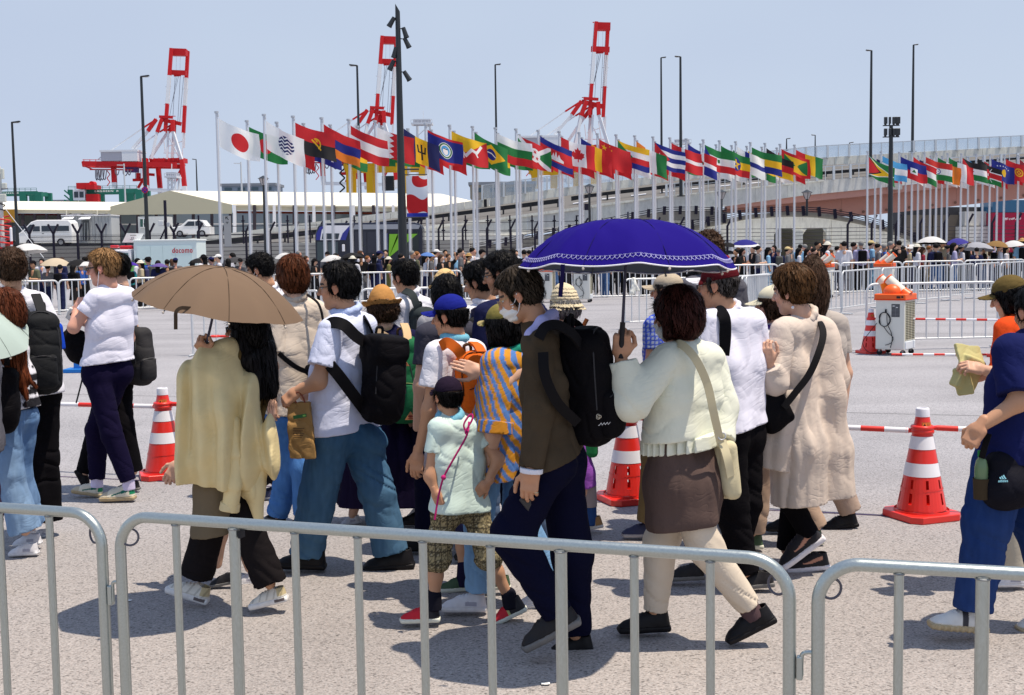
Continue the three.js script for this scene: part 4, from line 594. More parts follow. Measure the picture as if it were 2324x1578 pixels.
// ---------------------------------------------------------------- harbour cranes
const cRed=M(RGB(0.52,0.018,0.022),0.55),cWhite=M(RGB(0.66,0.69,0.73),0.55),cCable=M(RGB(0.10,0.10,0.13),0.7);
{
const D=700,O=at(403,440,D),q=(zx,zy,z=0)=>{const p=at(zx*0.3341,zy*0.3341,D).sub(O);p.z+=z;return p;};
const t=thing('container_crane','red and white container crane with raised boom at far left, blue house logo','crane',O);let k;
const B=(n,m,a,b,w,z0=0,z1=z0,h)=>mesh(n,beam(q(a[0],a[1],z0),q(b[0],b[1],z1),(h||w)*0.6,w*0.58),m,t);
for(const[x0,x1,z]of[[1137,1178,5],[1228,1258,-5]]){const X=y=>lerp(x1,x0,(y-340)/(900-340));for(const[y0,y1,m]of[[338,522,cRed],[522,712,cWhite],[712,898,cRed]])B('boom_girder',m,[X(y0),y0],[X(y1),y1],3.0,z,z,3.4);for(const y of[597,716])B('boom_walkway',cWhite,[X(y)-22,y],[X(y)+18,y],0.5,z);B('boom_ladder',cWhite,[X(340)-12,340],[X(800)-12,800],0.5,z);}
B('boom_girder',cWhite,[1157,898],[1148,1085],1.8,5);B('boom_girder',cWhite,[1236,898],[1232,1000],1.6,-5);
B('boom_tip',cRed,[1168,356],[1266,358],6.4,0,0,8);B('boom_tip_rail',cRed,[1160,330],[1262,334],0.8);B('boom_crosshead',cRed,[1150,492],[1262,496],4.4);B('trolley_stop',cRed,[1180,512],[1225,510],2.2);for(const x of[1196,1222])B('hoist_cable',cWhite,[x,372],[x-2,488],0.22);for(const[a,b]of[[[1188,505],[1172,800]],[[1222,520],[1205,830]],[[1210,520],[1170,690]],[[1245,520],[1218,830]],[[1200,520],[1148,800]]])B('hoist_cable',cCable,a,b,0.3);
B('apex_frame',cRed,[1092,812],[1226,842],3.6,0,0,5);B('apex_frame',cRed,[1100,800],[1190,806],2.4,6);B('apex_rail',cRed,[1094,786],[1190,790],0.6);
for(const[a,m,b,z]of[[[1118,815],[1085,905],[1048,1085],6],[[1188,822],[1192,900],[1250,1088],6],[[1178,815],[1112,900],[1000,1065],-6],[[1086,820],[1030,900],[925,1020],8],[[1155,830],[1152,900],[1140,1090],-8]]){B('apex_leg',cRed,a,m,3.4,z);B('apex_leg',cWhite,m,b,2.6,z);}
for(const[a,m,b,z]of[[[1086,818],[990,880],[692,1088],7],[[1160,826],[1060,888],[758,1095],-7]]){B('stay',cRed,a,m,1.5,z);B('stay',cWhite,m,b,1.0,z);}
for(const[a,b]of[[[1110,950],[1120,1040]],[[1110,1040],[1240,1040]],[[1195,930],[1215,1060]],[[1125,1000],[1235,960]],[[1150,940],[1215,1075]],[[1240,900],[1236,1080]]])B('lattice',cWhite,a,b,0.7);
for(const z of[8,-8])B('main_girder',cRed,[592,1118],[1222,1126],4.6,z,z,4);B('girder_end',cRed,[592,1100],[600,1135],3,0,0,14);B('upper_walkway',cRed,[1030,1096],[1258,1092],4.4,0,0,16);for(let x=1040;x<1250;x+=32)B('rail_stanchion',cRed,[x,1078],[x,1096],0.5,8);for(let x=600;x<1000;x+=40)B('rail_stanchion',cRed,[x,1090],[x,1112],0.5,8);B('walkway_rail',cRed,[592,1092],[960,1096],0.5,8);B('under_walkway',cRed,[640,1158],[930,1160],1.2,8);B('girder_strut',cRed,[612,1138],[660,1158],1.2,8);
const mh=(x0,x1,y0,y1,z,m)=>{const a=q(x0,y0),b=q(x1,y1);return mesh('machinery_house',boxAt((a.x+b.x)/2,(a.y+b.y)/2,z,b.x-a.x,a.y-b.y,16),m,t);};mh(720,862,1040,1100,0,M(RGB(0.42,0.42,0.47),0.6));mh(863,968,1034,1102,0.6,cWhite);mesh('house_roof',boxAt(q(842,1034).x,q(842,1034).y,0,q(972,0).x-q(716,0).x,1,17.4),cWhite,t);
const lg=canvasTex(128,64,x=>{x.fillStyle='#143c8f';x.beginPath();x.ellipse(40,26,24,16,-0.3,0,7);x.fill();x.fillStyle='#e8eef6';x.beginPath();x.ellipse(44,28,12,7,-0.3,0,7);x.fill();x.fillStyle='#143c8f';x.fillRect(66,18,40,10);x.beginPath();x.moveTo(50,50);x.lineTo(112,34);x.lineTo(112,44);x.lineTo(70,58);x.fill();});const lp=q(925,1058,8.8);mesh('logo',new THREE.PlaneGeometry(7.5,4).translate(lp.x,lp.y,lp.z),decalMat(lg),t);
for(const[a,b,c,w,z]of[[[792,1135],[798,1245],[802,1300],4.2,6],[[1005,1082],[1012,1265],[1014,1310],5,6],[[1046,1140],[1058,1275],[1061,1320],4.2,-8],[[1252,1092],[1270,1270],[1274,1320],4,6]]){B('leg',cRed,a,b,w,z);B('leg',cWhite,b,c,w,z);}B('portal_brace',cRed,[1250,1115],[1185,1235],2.8,0);B('portal_brace',cRed,[1002,1165],[935,1278],2.4,0);B('sill_beam',cWhite,[796,1290],[1272,1300],3,6);B('sill_beam',cRed,[1005,1185],[1046,1188],2.6);
B('spreader_frame',cRed,[908,1225],[992,1222],2.6,2);B('spreader_head',cRed,[944,1178],[944,1222],3.4,2);for(const x of[925,962])B('spreader_cable',cCable,[x,1150],[x,1220],0.4,2);B('trolley',M(RGB(0.10,0.06,0.20),0.6),[860,1155],[945,1157],5,2);
for(const[x0,x1,y]of[[682,700,1232],[690,716,1228],[704,724,1235],[716,742,1230],[732,757,1228],[815,842,1196],[868,900,1200],[900,922,1196]]){const a=q(x0,1158,9),b=q(x1,1158,9),m=q((x0+x1)/2,y,9);mesh('festoon_cable',tube([a,V(a.x+0.3,lerp(a.y,m.y,0.7),9),m,V(b.x-0.3,lerp(b.y,m.y,0.7),9),b],0.28,20,5),cCable,t);}
for(let i=0;i<4;i++)B('stair_flight',cRed,[i%2?775:755,1165+i*26],[i%2?755:775,1191+i*26],0.7,8);
const c2=t.clone(),c3=t.clone();c2.name=numbered('container_crane');c3.name=numbered('container_crane');scene.add(c2,c3);
tag(c2,'red and white container crane half hidden behind the dark mast at centre left','crane');tag(c3,'tallest red and white container crane at centre, rising above the flags','crane');
c2.scale.setScalar(1.045);c2.position.copy(at(879,427,D));c3.scale.setScalar(1.12);c3.position.copy(at(1362,420,D));c2.position.x-=0;t.userData.group=undefined;delete t.userData.group;
}
{
const gantry=(label,col,x0,x1,yt,yb,leg,D,text,back)=>{
const t=thing('yard_gantry',label,'gantry crane',at((x0+x1)/2,yb,D)),O=t.position,q=(x,y,z=0)=>{const p=at(x,y,D).sub(O);p.z+=z;return p;},m=M(col,0.6),w=(x1-x0)/(F/D);
const hb_=(yb-yt)*0.26/(F/D);
for(const z of[0,-9]){mesh('top_beam',boxAt(0,q(x0,yt).y-hb_/2,z,w,hb_,1.4),m,t);for(const X of leg)mesh('leg',boxAt(q(X,0).x,(q(X,yt).y+0)/2,z,2.3,q(X,yt).y,1.6),m,t);}
for(const X of[x0,x1])mesh('end_beam',beam(q(X,yt+4,0),q(X,yt+4,-9),1.4),m,t);mesh('handrail',merge([boxAt(0,q(x0,yt).y+1.1,0.6,w,0.12,0.1),boxAt(0,q(x0,yt).y+0.6,0.6,w,0.1,0.1)]),m,t);for(let i=0;i<=10;i++)mesh('stanchion',boxAt(lerp(-w/2,w/2,i/10),q(x0,yt).y+0.55,0.6,0.12,1.1,0.1),m,t);
if(text){const tx=canvasTex(512,64,x=>{x.fillStyle='#e9efe6';x.font='bold 50px sans-serif';x.fillText(text,6,50,500);});mesh('lettering',new THREE.PlaneGeometry(w*0.66,hb_*0.72).translate(w*0.08,q(x0,yt).y-hb_/2,0.74),decalMat(tx),t);}
return[t,q];
};
const green=RGB(0.025,0.17,0.12),[t1,q1]=gantry('green yard gantry with white lettering and a red trolley, left of the marquee',green,157,312,431,466,[160,202,272,309],420,'\u25A3 EVERGREEN  RC-S');
mesh('trolley',boxAt(q1(190,0).x,q1(0,426).y,0,4.5,2,7),cRed,t1);mesh('trolley',boxAt(q1(207,0).x,q1(0,429).y,0.4,3,1.5,7),cRed,t1);mesh('trolley_drum',new THREE.CylinderGeometry(0.9,0.9,3,12).rotateX(1.57).translate(q1(205,0).x,q1(0,421).y,0),cRed,t1);mesh('cab',boxAt(q1(178,0).x,q1(0,446).y,1,4,3.6,3),cWhite,t1);for(const e of[-0.9,0.9])mesh('cab_window',boxAt(q1(178,0).x+e,q1(0,445.5).y,2.55,1.4,2,0.1),glassM,t1);for(let i=0;i<3;i++)mesh('stair_flight',beam(q1(145,432+i*11),q1(158,443+i*11),0.4),M(green,0.6),t1);mesh('engine_box',boxAt(q1(207,0).x,q1(0,458).y,1,4,4,3),cRed,t1);
const[t2]=gantry('green yard gantry with white lettering cut off by the left edge',green,-45,85,436,466,[-40,46,82],440,'EVERGREEN  RC-8');
const yel=RGB(0.62,0.36,0.015),[t3,q3]=gantry('yellow yard gantry behind the dark mast and red crane',yel,783,955,372,440,[787,833,910,952],430);for(const[x,y,w,h]of[[800,366,8,2.4],[845,366,12,3],[880,368,6,2]])mesh('trolley',boxAt(q3(x,0).x,q3(0,y).y,0,w,h,7),M(yel,0.6),t3);mesh('engine_box',boxAt(q3(875,0).x,q3(0,430).y,1,4,5,3),blackRail,t3);for(let i=0;i<5;i++)mesh('stair_flight',beam(q3(i%2?770:782,382+i*11),q3(i%2?782:770,393+i*11),0.5),blackRail,t3);
const[t4,q4]=gantry('yellow yard gantry behind the flyover railing below the tallest crane',yel,1205,1345,384,425,[1208,1252,1305,1342],430);for(const[x,y,w,h]of[[1225,380,9,3],[1262,379,12,2.6],[1310,388,8,2]])mesh('trolley',boxAt(q4(x,0).x,q4(0,y).y,0,w,h,7),M(yel,0.6),t4);
const tower=(label,x,w,y0,y1,D)=>{const t=thing('lattice_tower',label,'tower',at(x,y1,D)),O=t.position,q=(X,Y,z=0)=>{const p=at(X,Y,D).sub(O);p.z+=z;return p;};for(const s of[-w/2,w/2])for(const z of[0,-6])mesh('leg',beam(q(x+s*0.6,y0+8,z),q(x+s*0.6,y1,z),0.8),cWhite,t);for(let i=0;i<6;i++){const ya=lerp(y0+10,y1,i/6),yb=lerp(y0+10,y1,(i+1)/6);mesh('brace',beam(q(x-w*0.3*(i%2?1:-1),ya),q(x+w*0.3*(i%2?1:-1),yb),0.4),cWhite,t);}mesh('platform',boxAt(0,q(x,y0+8).y,-3,w/(F/D),0.8,9),cWhite,t);mesh('platform',boxAt(0,q(x,y0+4).y,-3,w*0.8/(F/D),2.6,7),M(RGB(0.36,0.38,0.44),0.6),t);mesh('handrail',boxAt(0,q(x,y0).y,1.5,w/(F/D),0.3,0.3),cWhite,t);for(let i=0;i<=6;i++)mesh('stanchion',boxAt(lerp(-0.5,0.5,i/6)*w/(F/D),(q(x,y0).y+q(x,y0+8).y)/2,1.5,0.2,q(x,y0).y-q(x,y0+8).y,0.2),cWhite,t);mesh('mast',beam(q(x,y0),q(x,y0-22),0.3),cWhite,t);};
tower('grey lattice tower under the leftmost crane',389,27,394,436,560);tower('pale lattice control tower right of the dark mast behind the flags',960,48,274,440,600);tower('small lattice tower tip above the lamp pair',1549,38,318,420,700);
const bx=(label,x0,x1,y0,y1,D,m,nm='warehouse')=>{const t=thing(nm,label,'building',at((x0+x1)/2,y1,D));const a=at(x0,y0,D),b=at(x1,y1,D);wm('wall',boxAt((a.x+b.x)/2,(a.y+b.y)/2,a.z-6,b.x-a.x,a.y-b.y,12),m,t);wm('roof_edge',boxAt((a.x+b.x)/2,a.y,a.z-6,b.x-a.x+0.8,0.7,12.8),M(RGB(0.2,0.22,0.25),0.7),t);for(let i=0;i<4;i++){const X=lerp(a.x,b.x,(i+0.5)/4);wm('window',boxAt(X,lerp(a.y,b.y,0.45),a.z+0.05,(b.x-a.x)*0.14,(a.y-b.y)*0.3,0.2),M(RGB(0.05,0.09,0.11),0.2),t);}return t;};
bx('flat grey-blue building above the marquee roof behind the lantern',502,622,420,440,330,M(RGB(0.22,0.27,0.33),0.7));bx('brownish warehouse behind the glazed railing at centre',1066,1215,417,448,300,M(RGB(0.28,0.25,0.2),0.8));bx('small pale harbour building left of the green gantry',112,156,456,468,500,M(RGB(0.4,0.36,0.36),0.8));
for(const[x,y]of[[556,405],[590,400],[610,408]]){const p=at(x,424,331);const a=mesh('roof_antenna',rod(V(),V(0,(424-y)/(F/331),0),0.09),cWhite);a.position.copy(p);tag(a,'thin roof antenna on the flat grey-blue building','antenna','antennas on the grey-blue building');}
}
// ---------------------------------------------------------------- fences, rows of barriers and cooling units in the middle distance
{
const d=103,t=thing('security_fence','dark mesh fence with outward angled post tops running behind the crowd','fence',gAt(800,d)),g1=x=>gAt(x,d);
for(let x=70;x<2330;x+=54.5){if(x>1700&&x<1890)continue;const b=g1(x),y=lerp(3.55,3.25,x/2300);const k=wm('post',beam(b,V(b.x,y,b.z),0.16),darkPost,t);wm('angled_arm',beam(V(b.x,y-0.05,b.z),V(b.x+0.42,y+0.75,b.z),0.15),darkPost,t);if(x<420)wm('angled_arm',beam(V(b.x,y-0.05,b.z),V(b.x-0.42,y+0.75,b.z),0.15),darkPost,t);}
const a=g1(70),b=g1(2330);for(let i=0;i<7;i++)wm('wire',rod(V(a.x,1.2+i*0.34,a.z),V(b.x,1.15+i*0.3,b.z),0.022,0.022,4),darkPost,t);
const w=[];for(let x=70;x<430;x+=2.2){const q=g1(x);w.push(rod(V(q.x,0.6,q.z),V(q.x,3.4,q.z),0.012,0.012,3));}const wires=wm('mesh_wire',merge(w),darkPost,t);wires.userData.kind='stuff';
const t2=thing('wire_fence','tall thin wire fence on slim dark posts in front of the flyover','fence',gAt(900,108));const g2=x=>gAt(x,108);
for(let x=454;x<1330;x+=50.3){const q=g2(x),yt=at(x,489,108).y;wm('post',beam(V(q.x,0,q.z),V(q.x,yt,q.z),0.13),darkPost,t2);for(const h of[0.72,0.9])wm('post_collar',boxAt(q.x,yt*h,q.z,0.3,0.1,0.2),darkPost,t2);}
for(const y of[3.3,4.0]){const p=g2(454),q=g2(1320);wm('wire',rod(V(p.x,y,p.z),V(q.x,y,q.z),0.025,0.025,4),darkPost,t2);}
const bw=thing('retaining_wall','long pale block wall below the flyover behind the fence posts','wall',gAt(1230,113.5));const cm=concMat(1.1);for(let r=0;r<4;r++)for(let x=905+(r%2)*24;x<1570;x+=47.5)wm('wall_block',wallGeo([[x,536+r*16],[x+47,535+r*16]],[[x,551.5+r*16],[x+47,550.5+r*16]],x,x+47,113.6,0.8,1),cm,bw);
}
{
const sA=x=>x<400?lerp(79,74,x/400):x<900?lerp(74,70,(x-400)/500):lerp(70,66.5,(x-900)/1400),gA=x=>gAt(x,F/sA(x));
let x=108-2*154,i=0;const beh=['the blond man','the woman under the tan umbrella','the man in the beige polo','the man with glasses','the brown hat','the blue cap','the masked man','the navy umbrella','the navy umbrella shaft','the maroon cap','the woman in the long beige dress','the cooling units','the tall cooling unit','the orange topped cooler','the olive cap','the right edge'];
while(x<2340){const w=2.08*sA(x),n=['first','second','third','fourth','fifth','sixth','seventh','eighth','ninth','tenth','eleventh','twelfth','thirteenth','fourteenth','fifteenth','sixteenth','seventeenth','eighteenth','nineteenth','twentieth'][i];barrier(gA(x+1),gA(x+w-1.5),`${n} steel barrier from the left in the far row along the queue`,'steel barriers along the queue',{h:lerp(1.0,1.1,x/2300),n:10,foot:0.45,R:0.12,r:0.027,rb:0.019});x+=w;i++;}
const rowB=[[1417,26,1600,26.5],[1604,26.4,1783,28.4],[1683,26.6,1739,28.8],[1692,26.9,1746,29],[1784,28.8,1908,30.4],[1911,30.4,1999,33],[2001,33,2079,35],[2083,35,2156,36.5],[2158,36.5,2210,37.6],[2212,37.6,2268,38.8],[2270,38.8,2330,39.8]];
const lab=['steel barrier with a white cloth tied on, left of the beige cap','steel barrier behind the maroon cap and the white T-shirt','steel barrier standing edge-on in the bunch left of the straw hat','steel barrier second in the edge-on bunch left of the straw hat','steel barrier behind the woman in the beige dress','steel barrier in the slanting row, first right of the dress woman','steel barrier in the slanting row right above the orange cooler','steel barrier in the slanting row, third right of the dress woman','steel barrier in the slanting row, fourth right of the dress woman','steel barrier in the slanting row, next to last before the right edge','steel barrier in the slanting row ending at the right edge'];
rowB.forEach(([a,da,b,db],i)=>{const t=barrier(gAt(a,da),gAt(b,db),lab[i],'steel barriers in the slanting row',{n:10,foot:0.55,R:0.12,y0:0.14});});
{const p=gAt(1438,26),c=tag(mesh('tied_cloth',sdfMesh([cap(V(0,0,0.02),0.05,V(0.02,-0.1,0.05),0.045),cap(V(0.02,-0.08,0.05),0.04,V(-0.03,-0.26,0.06),0.06),cap(V(0.02,-0.1,0.05),0.03,V(0.09,-0.22,0.05),0.03)],{cell:0.014,amp:0.015,disp:(x,y,z)=>0.014*n3(x*30,y*14,z*30)}),M(RGB(0.72,0.72,0.66),0.9)),'white cloth knotted round the rail of a steel barrier','cloth');c.position.set(p.x,1.05,p.z);}
const rowC=[[1966,20,2263,20.2,'steel barrier standing around the nearest orange topped cooler'],[2268,20.2,2570,20.6,'steel barrier mostly hidden by the two people at the right edge'],[438,21,735,20.9,'steel barrier behind the tan umbrella and the beige polo'],[819,21.4,1110,21.8,'steel barrier behind the brown felt hat']];
for(const[a,da,b,db,l]of rowC)barrier(gAt(a,da),gAt(b,db),l,'steel barriers standing alone',{n:10,h:1.08,foot:0.5,R:0.13,y0:0.16});
}
{
const c1=coneM.clone();c1.name=numbered('traffic_cone');c1.position.copy(gAt(1976,19.6));tag(c1,'red and white traffic cone just left of the nearest cooler','traffic cone','red and white traffic cones');scene.add(c1);
const c2=coneM.clone();c2.name=numbered('traffic_cone');c2.position.copy(gAt(2277,18.6));tag(c2,'red and white traffic cone behind the olive cap woman','traffic cone','red and white traffic cones');scene.add(c2);
const up=(p,y)=>V(p.x,y,p.z);coneBar(up(c1.position,0.55),up(c2.position,0.56),'red and white bar behind the barrier around the cooler');coneBar(up(gAt(2010,19),0.03),up(gAt(2330,18.6),0.03),'red and white bar lying on the ground right of the cooler','red and white cone bars',true);coneBar(up(gAt(491,17.6),0.56),up(gAt(760,17.2),0.56),'red bar end showing between the tan umbrella and the beige polo');
const p=gAt(172,18.4),b=thing('sign_stand','blue base of a sign stand behind the blond man','sign stand',p),bl=M(RGB(0.02,0.16,0.5),0.5);mesh('base',boxAt(0,0.03,0,0.29,0.06,0.3,0,0.012),bl,b);mesh('collar',boxAt(0.05,0.13,0,0.14,0.18,0.12,0,0.02),bl,b);
}
{
const S=0.92,p=gAt(2031,19.3),t=thing('cooling_unit','white and orange spot cooler with two duct pipes, nearest one, coiled black cable','cooling unit',p);t.rotation.y=-0.66;t.scale.setScalar(1.0);
const white=M(RGB(0.68,0.68,0.63),0.5),orange=new THREE.MeshPhysicalMaterial({color:RGB(0.80,0.11,0.008),roughness:0.42,side:THREE.DoubleSide}),grille=M(RGB(0.60,0.57,0.42),0.7),slot=M(RGB(0.12,0.11,0.08),0.8);
mesh('housing',boxAt(0,0.48,0,0.46,0.78,0.46,0,0.018),white,t);mesh('drain_tank',boxAt(0.232,0.16,0,0.03,0.12,0.42,0,0.01),M(RGB(0.66,0.7,0.74),0.4),t);mesh('top_cover',boxAt(0,0.905,0,0.5,0.10,0.5,0,0.02),orange,t);mesh('top_rim',boxAt(0,0.868,0,0.505,0.02,0.505,0,0.006),M(RGB(0.7,0.05,0.005),0.4),t);
mesh('grille',boxAt(0.226,0.54,0,0.02,0.6,0.40),grille,t);for(let c=0;c<3;c++)for(let i=0;i<22;i++)mesh('grille_slot',cached('slot',()=>boxAt(0,0,0,0.006,0.012,0.11)),slot,t).position.set(0.237,0.265+i*0.0265,-0.13+c*0.13);
mesh('fan_dome',new THREE.SphereGeometry(0.145,26,18).scale(1,0.9,1).translate(-0.02,0.975,0.06),orange,t);mesh('motor_cover',new THREE.CylinderGeometry(0.09,0.1,0.2,20).rotateZ(0.3).translate(-0.15,1.02,-0.06),M(RGB(0.85,0.2,0.01),0.45),t);
for(const[i,o]of[[0,V(0.16,0.95,0.02)],[1,V(-0.03,0.95,-0.13)]]){const dir=V(-0.72,0.62,0.02).normalize(),e=o.clone().addScaledVector(dir,0.36),g=k=>{const q=new THREE.CylinderGeometry(k,k,0.33,22,1,true);q.applyQuaternion(new THREE.Quaternion().setFromUnitVectors(V(0,1,0),dir));const m=o.clone().addScaledVector(dir,0.2);return q.translate(m.x,m.y,m.z);};const d=mesh('duct_pipe',merge([g(0.075)]),M(RGB(0.72,0.68,0.58),0.6),t);const lip=new THREE.TorusGeometry(0.076,0.012,10,26);lip.applyQuaternion(new THREE.Quaternion().setFromUnitVectors(V(0,0,1),dir));lip.translate(e.x,e.y,e.z);mesh('duct_lip',lip,orange,d);const neck=new THREE.CylinderGeometry(0.08,0.1,0.12,20);neck.applyQuaternion(new THREE.Quaternion().setFromUnitVectors(V(0,1,0),dir));neck.translate(o.x,o.y,o.z);mesh('duct_neck',neck,orange,d);const inner=new THREE.CircleGeometry(0.073,20);inner.applyQuaternion(new THREE.Quaternion().setFromUnitVectors(V(0,0,1),dir));const b0=o.clone().addScaledVector(dir,0.1);inner.translate(b0.x,b0.y,b0.z);mesh('duct_inside',inner,M(RGB(0.03,0.03,0.03),0.9),d);}
const pl=canvasTex(96,128,x=>{x.fillStyle='#3b3d42';x.fillRect(0,0,96,128);x.strokeStyle='#8a8d93';x.lineWidth=2;for(let i=0;i<9;i++){x.beginPath();x.moveTo(6,12+i*13);x.lineTo(90,12+i*13);x.stroke();}x.beginPath();x.moveTo(48,4);x.lineTo(48,124);x.stroke();x.fillStyle='#e8e8e8';x.fillRect(52,30,22,8);x.fillRect(12,16,26,7);});mesh('data_plate',new THREE.PlaneGeometry(0.13,0.2).translate(0.09,0.7,0.233),new THREE.MeshStandardMaterial({map:pl,roughness:0.5,side:THREE.DoubleSide}),t);
mesh('control_label',boxAt(0.14,0.905,0.252,0.06,0.035,0.004),blackRail,t);mesh('control_label',boxAt(0.2,0.91,0.252,0.03,0.03,0.004),blackRail,t);
const cab=[];for(let i=0;i<=60;i++){const a=i/60*6.283*3;cab.push(V(-0.08+Math.cos(a)*(0.085+0.01*Math.sin(i)),0.56+Math.sin(a)*0.11,0.245+0.004*Math.sin(i*1.7)));}mesh('cable',tube(cab,0.0055,180,6),blackRail,t);mesh('cable',tube([V(-0.04,0.67,0.25),V(-0.03,0.5,0.255),V(0.03,0.36,0.25),V(0.05,0.25,0.26),V(0.02,0.12,0.25)],0.0055,40,6),blackRail,t);mesh('cable',tube([V(-0.09,0.45,0.25),V(-0.02,0.36,0.252),V(0.06,0.28,0.25),V(0.03,0.2,0.25),V(-0.06,0.16,0.25)],0.0055,40,6),blackRail,t);mesh('cable',tube([V(-0.2,0.5,0.25),V(-0.3,0.35,0.3),V(-0.42,0.2,0.25),V(-0.4,0.08,0.2),V(-0.28,0.03,0.25),V(-0.15,0.06,0.25)],0.0055,50,6),blackRail,t);mesh('cable_hook',boxAt(-0.06,0.69,0.245,0.02,0.06,0.02),blackRail,t);
for(const[x,z]of[[-0.18,0.18],[0.19,0.18],[-0.18,-0.18],[0.19,-0.18]]){const c=mesh('caster',new THREE.CylinderGeometry(0.042,0.042,0.025,16).rotateX(1.57).translate(x,0.044,z),tyreM,t);mesh('caster_fork',boxAt(x,0.075,z,0.03,0.05,0.035),M(RGB(0.3,0.3,0.31),0.5,0.5),c);}mesh('side_handle',beam(V(-0.25,0.62,0.1),V(-0.25,0.72,0.1),0.015),blackRail,t);
for(const[x,d,l]of[[1238,39.5,'white and orange spot cooler behind the far barriers left of the navy umbrella shaft'],[1323,39.2,'white and orange spot cooler behind the far barriers under the navy umbrella'],[1868,39.5,'white and orange spot cooler beside the queue above the dress woman'],[2007,39.2,'white and orange spot cooler in the queue line behind the nearest cooler']]){const c=t.clone();c.name=numbered('cooling_unit');c.position.copy(gAt(x,d));c.rotation.y=x<1400?-0.2:2.6;c.scale.setScalar(1.15);tag(c,l,'cooling unit');scene.add(c);}
}
{
const d=68,g=gAt(10,d),t=thing('antenna_mast','pale telecom mast with antenna boxes and red coiled cables at the left edge','antenna mast',g),y=py=>onZ(8,py,g.z).y;mesh('pole',rod(V(),V(0,y(378),0),0.13,0.1,12),M(RGB(0.6,0.62,0.6),0.5),t);
for(const[dx,py,w,h]of[[0.1,450,0.5,0.42],[-0.25,412,0.3,0.5],[0.22,395,0.16,0.55],[0.3,422,0.24,0.3]])mesh('antenna_box',boxAt(dx,y(py),0.14,w,h,0.2,0,0.03),M(RGB(0.56,0.58,0.53),0.5),t);mesh('antenna_arm',beam(V(-0.5,y(432),0.05),V(0.45,y(428),0.05),0.06),M(RGB(0.2,0.2,0.25),0.5),t);
const c=[];for(let i=0;i<=120;i++){const a=i/120*6.283*7;c.push(V(0.1+Math.cos(a)*0.36,lerp(y(580),y(488),i/120),Math.sin(a)*0.36));}mesh('coiled_cable',tube(c,0.045,240,6),M(RGB(0.6,0.05,0.05),0.5),t);const k=[];for(let i=0;i<=40;i++){const a=i/40*6.283*3;k.push(V(Math.cos(a)*0.2,lerp(y(478),y(440),i/40),Math.sin(a)*0.2));}mesh('coiled_cable',tube(k,0.03,80,6),blackRail,t);
const w=thing('marker_pole','short white round-topped pole right of the coiled red cables','pole',gAt(30,66)),hh=onZ(29,517,w.position.z).y;mesh('pole',new THREE.CapsuleGeometry(0.07,hh-0.1,6,12).translate(0,hh/2,0),coneWhite,w);mesh('band',new THREE.CylinderGeometry(0.075,0.075,0.18,12).translate(0,hh*0.75,0),M(RGB(0.5,0.02,0.02),0.5),w);
const a=V(0.2,y(470),0.1).add(g),b=onZ(98,585,g.z+4),gw=mesh('guy_wire',rod(a,b,0.018,0.018,6),galvFar);tag(gw,'thin guy wire slanting down from the telecom mast at the left edge','wire');
}
// ---------------------------------------------------------------- people: shared anatomy
const ridge=n=>1-2*Math.abs(n);
function foldFn(kind,a,sd=0,dir=0){
const c=Math.cos(dir),s=Math.sin(dir);
return(x0,y0,z)=>{
const x=x0*c-y0*s,y=x0*s+y0*c,w=0.25*n3(x*3+sd,y*3,z*3);
const cr=(u,v,q,m)=>Math.pow(Math.max(0,1-3.2*Math.abs(n3(u,v,q))),1.6)*m,mk=clamp(0.45+1.3*n3(x*2.6+sd*3,y*2.6,z*2.6+9));
if(kind==='t')return a*(0.3*n3(x*7+sd+w,y*2.6,z*7)+1.05*cr(x*2.6+y*2.2+sd,y*7.5-x*4.5+w*2.5,z*4,mk)+0.5*cr(x*7-y*3+sd,y*12+x*5+w,z*7,1-mk)+0.16*n3(x*21,y*11+sd,z*21));
if(kind==='d')return a*(1.0*n3(x*13+sd+w*1.4,y*1.4,z*13)+0.6*Math.pow(Math.max(0,ridge(n3(x*9+sd*2+w,y*1.1,z*9))),2)+0.3*n3(x*24,y*4+sd,z*24));
if(kind==='l')return a*(0.55*n3(x*7+sd,y*4.5+x*4,z*7+w)+0.9*cr(x*3+sd,y*11+x*7+w*2,z*4,mk)+0.4*cr(x*10+sd,y*4,z*10,1-mk)+0.18*n3(x*18,y*14+sd,z*18));
return a*(0.8*n3(x*12+sd+w,y*3,z*12)+0.8*Math.pow(Math.max(0,ridge(n3(x*11+sd,y*9+w,z*11))),3)+0.4*n3(x*30,y*24+sd,z*30));
};
}
const tone=(c,v=0.06,f=9)=>(x,y,z,n,o)=>{const k=1+v*(n3(x*f,y*f,z*f)+0.5*n3(x*f*3,y*f*3,z*f*3));o.setRGB(c.r*k,c.g*k,c.b*k);};
const crease=(()=>{
const S=512,d=new Uint8Array(S*S*4);for(let y=0;y<S;y++)for(let x=0;x<S;x++){const u=x/S,v=y/S,w=0.5*n3(u*5,v*5,1),a=n3(u*9+w,v*5+w,4),b=n3(u*16-v*9+w,v*22+u*7,8),c=n3(u*40,v*34,12),h=0.52*a-0.9*Math.pow(Math.max(0,1-4.5*Math.abs(b)),1.5)*clamp(0.4+a*1.6)-0.5*Math.pow(Math.max(0,1-4*Math.abs(n3(u*24+v*20+w,v*14-u*11,15))),1.5)*clamp(0.3-a*1.6)+0.2*c+0.10*(rnd()-0.5),i=(y*S+x)*4;d[i]=d[i+1]=d[i+2]=clamp(165+80*h,0,255);d[i+3]=255;}
const t=new THREE.DataTexture(d,S,S);t.wrapS=t.wrapT=THREE.MirroredRepeatWrapping;t.magFilter=THREE.LinearFilter;t.needsUpdate=true;return t;})();
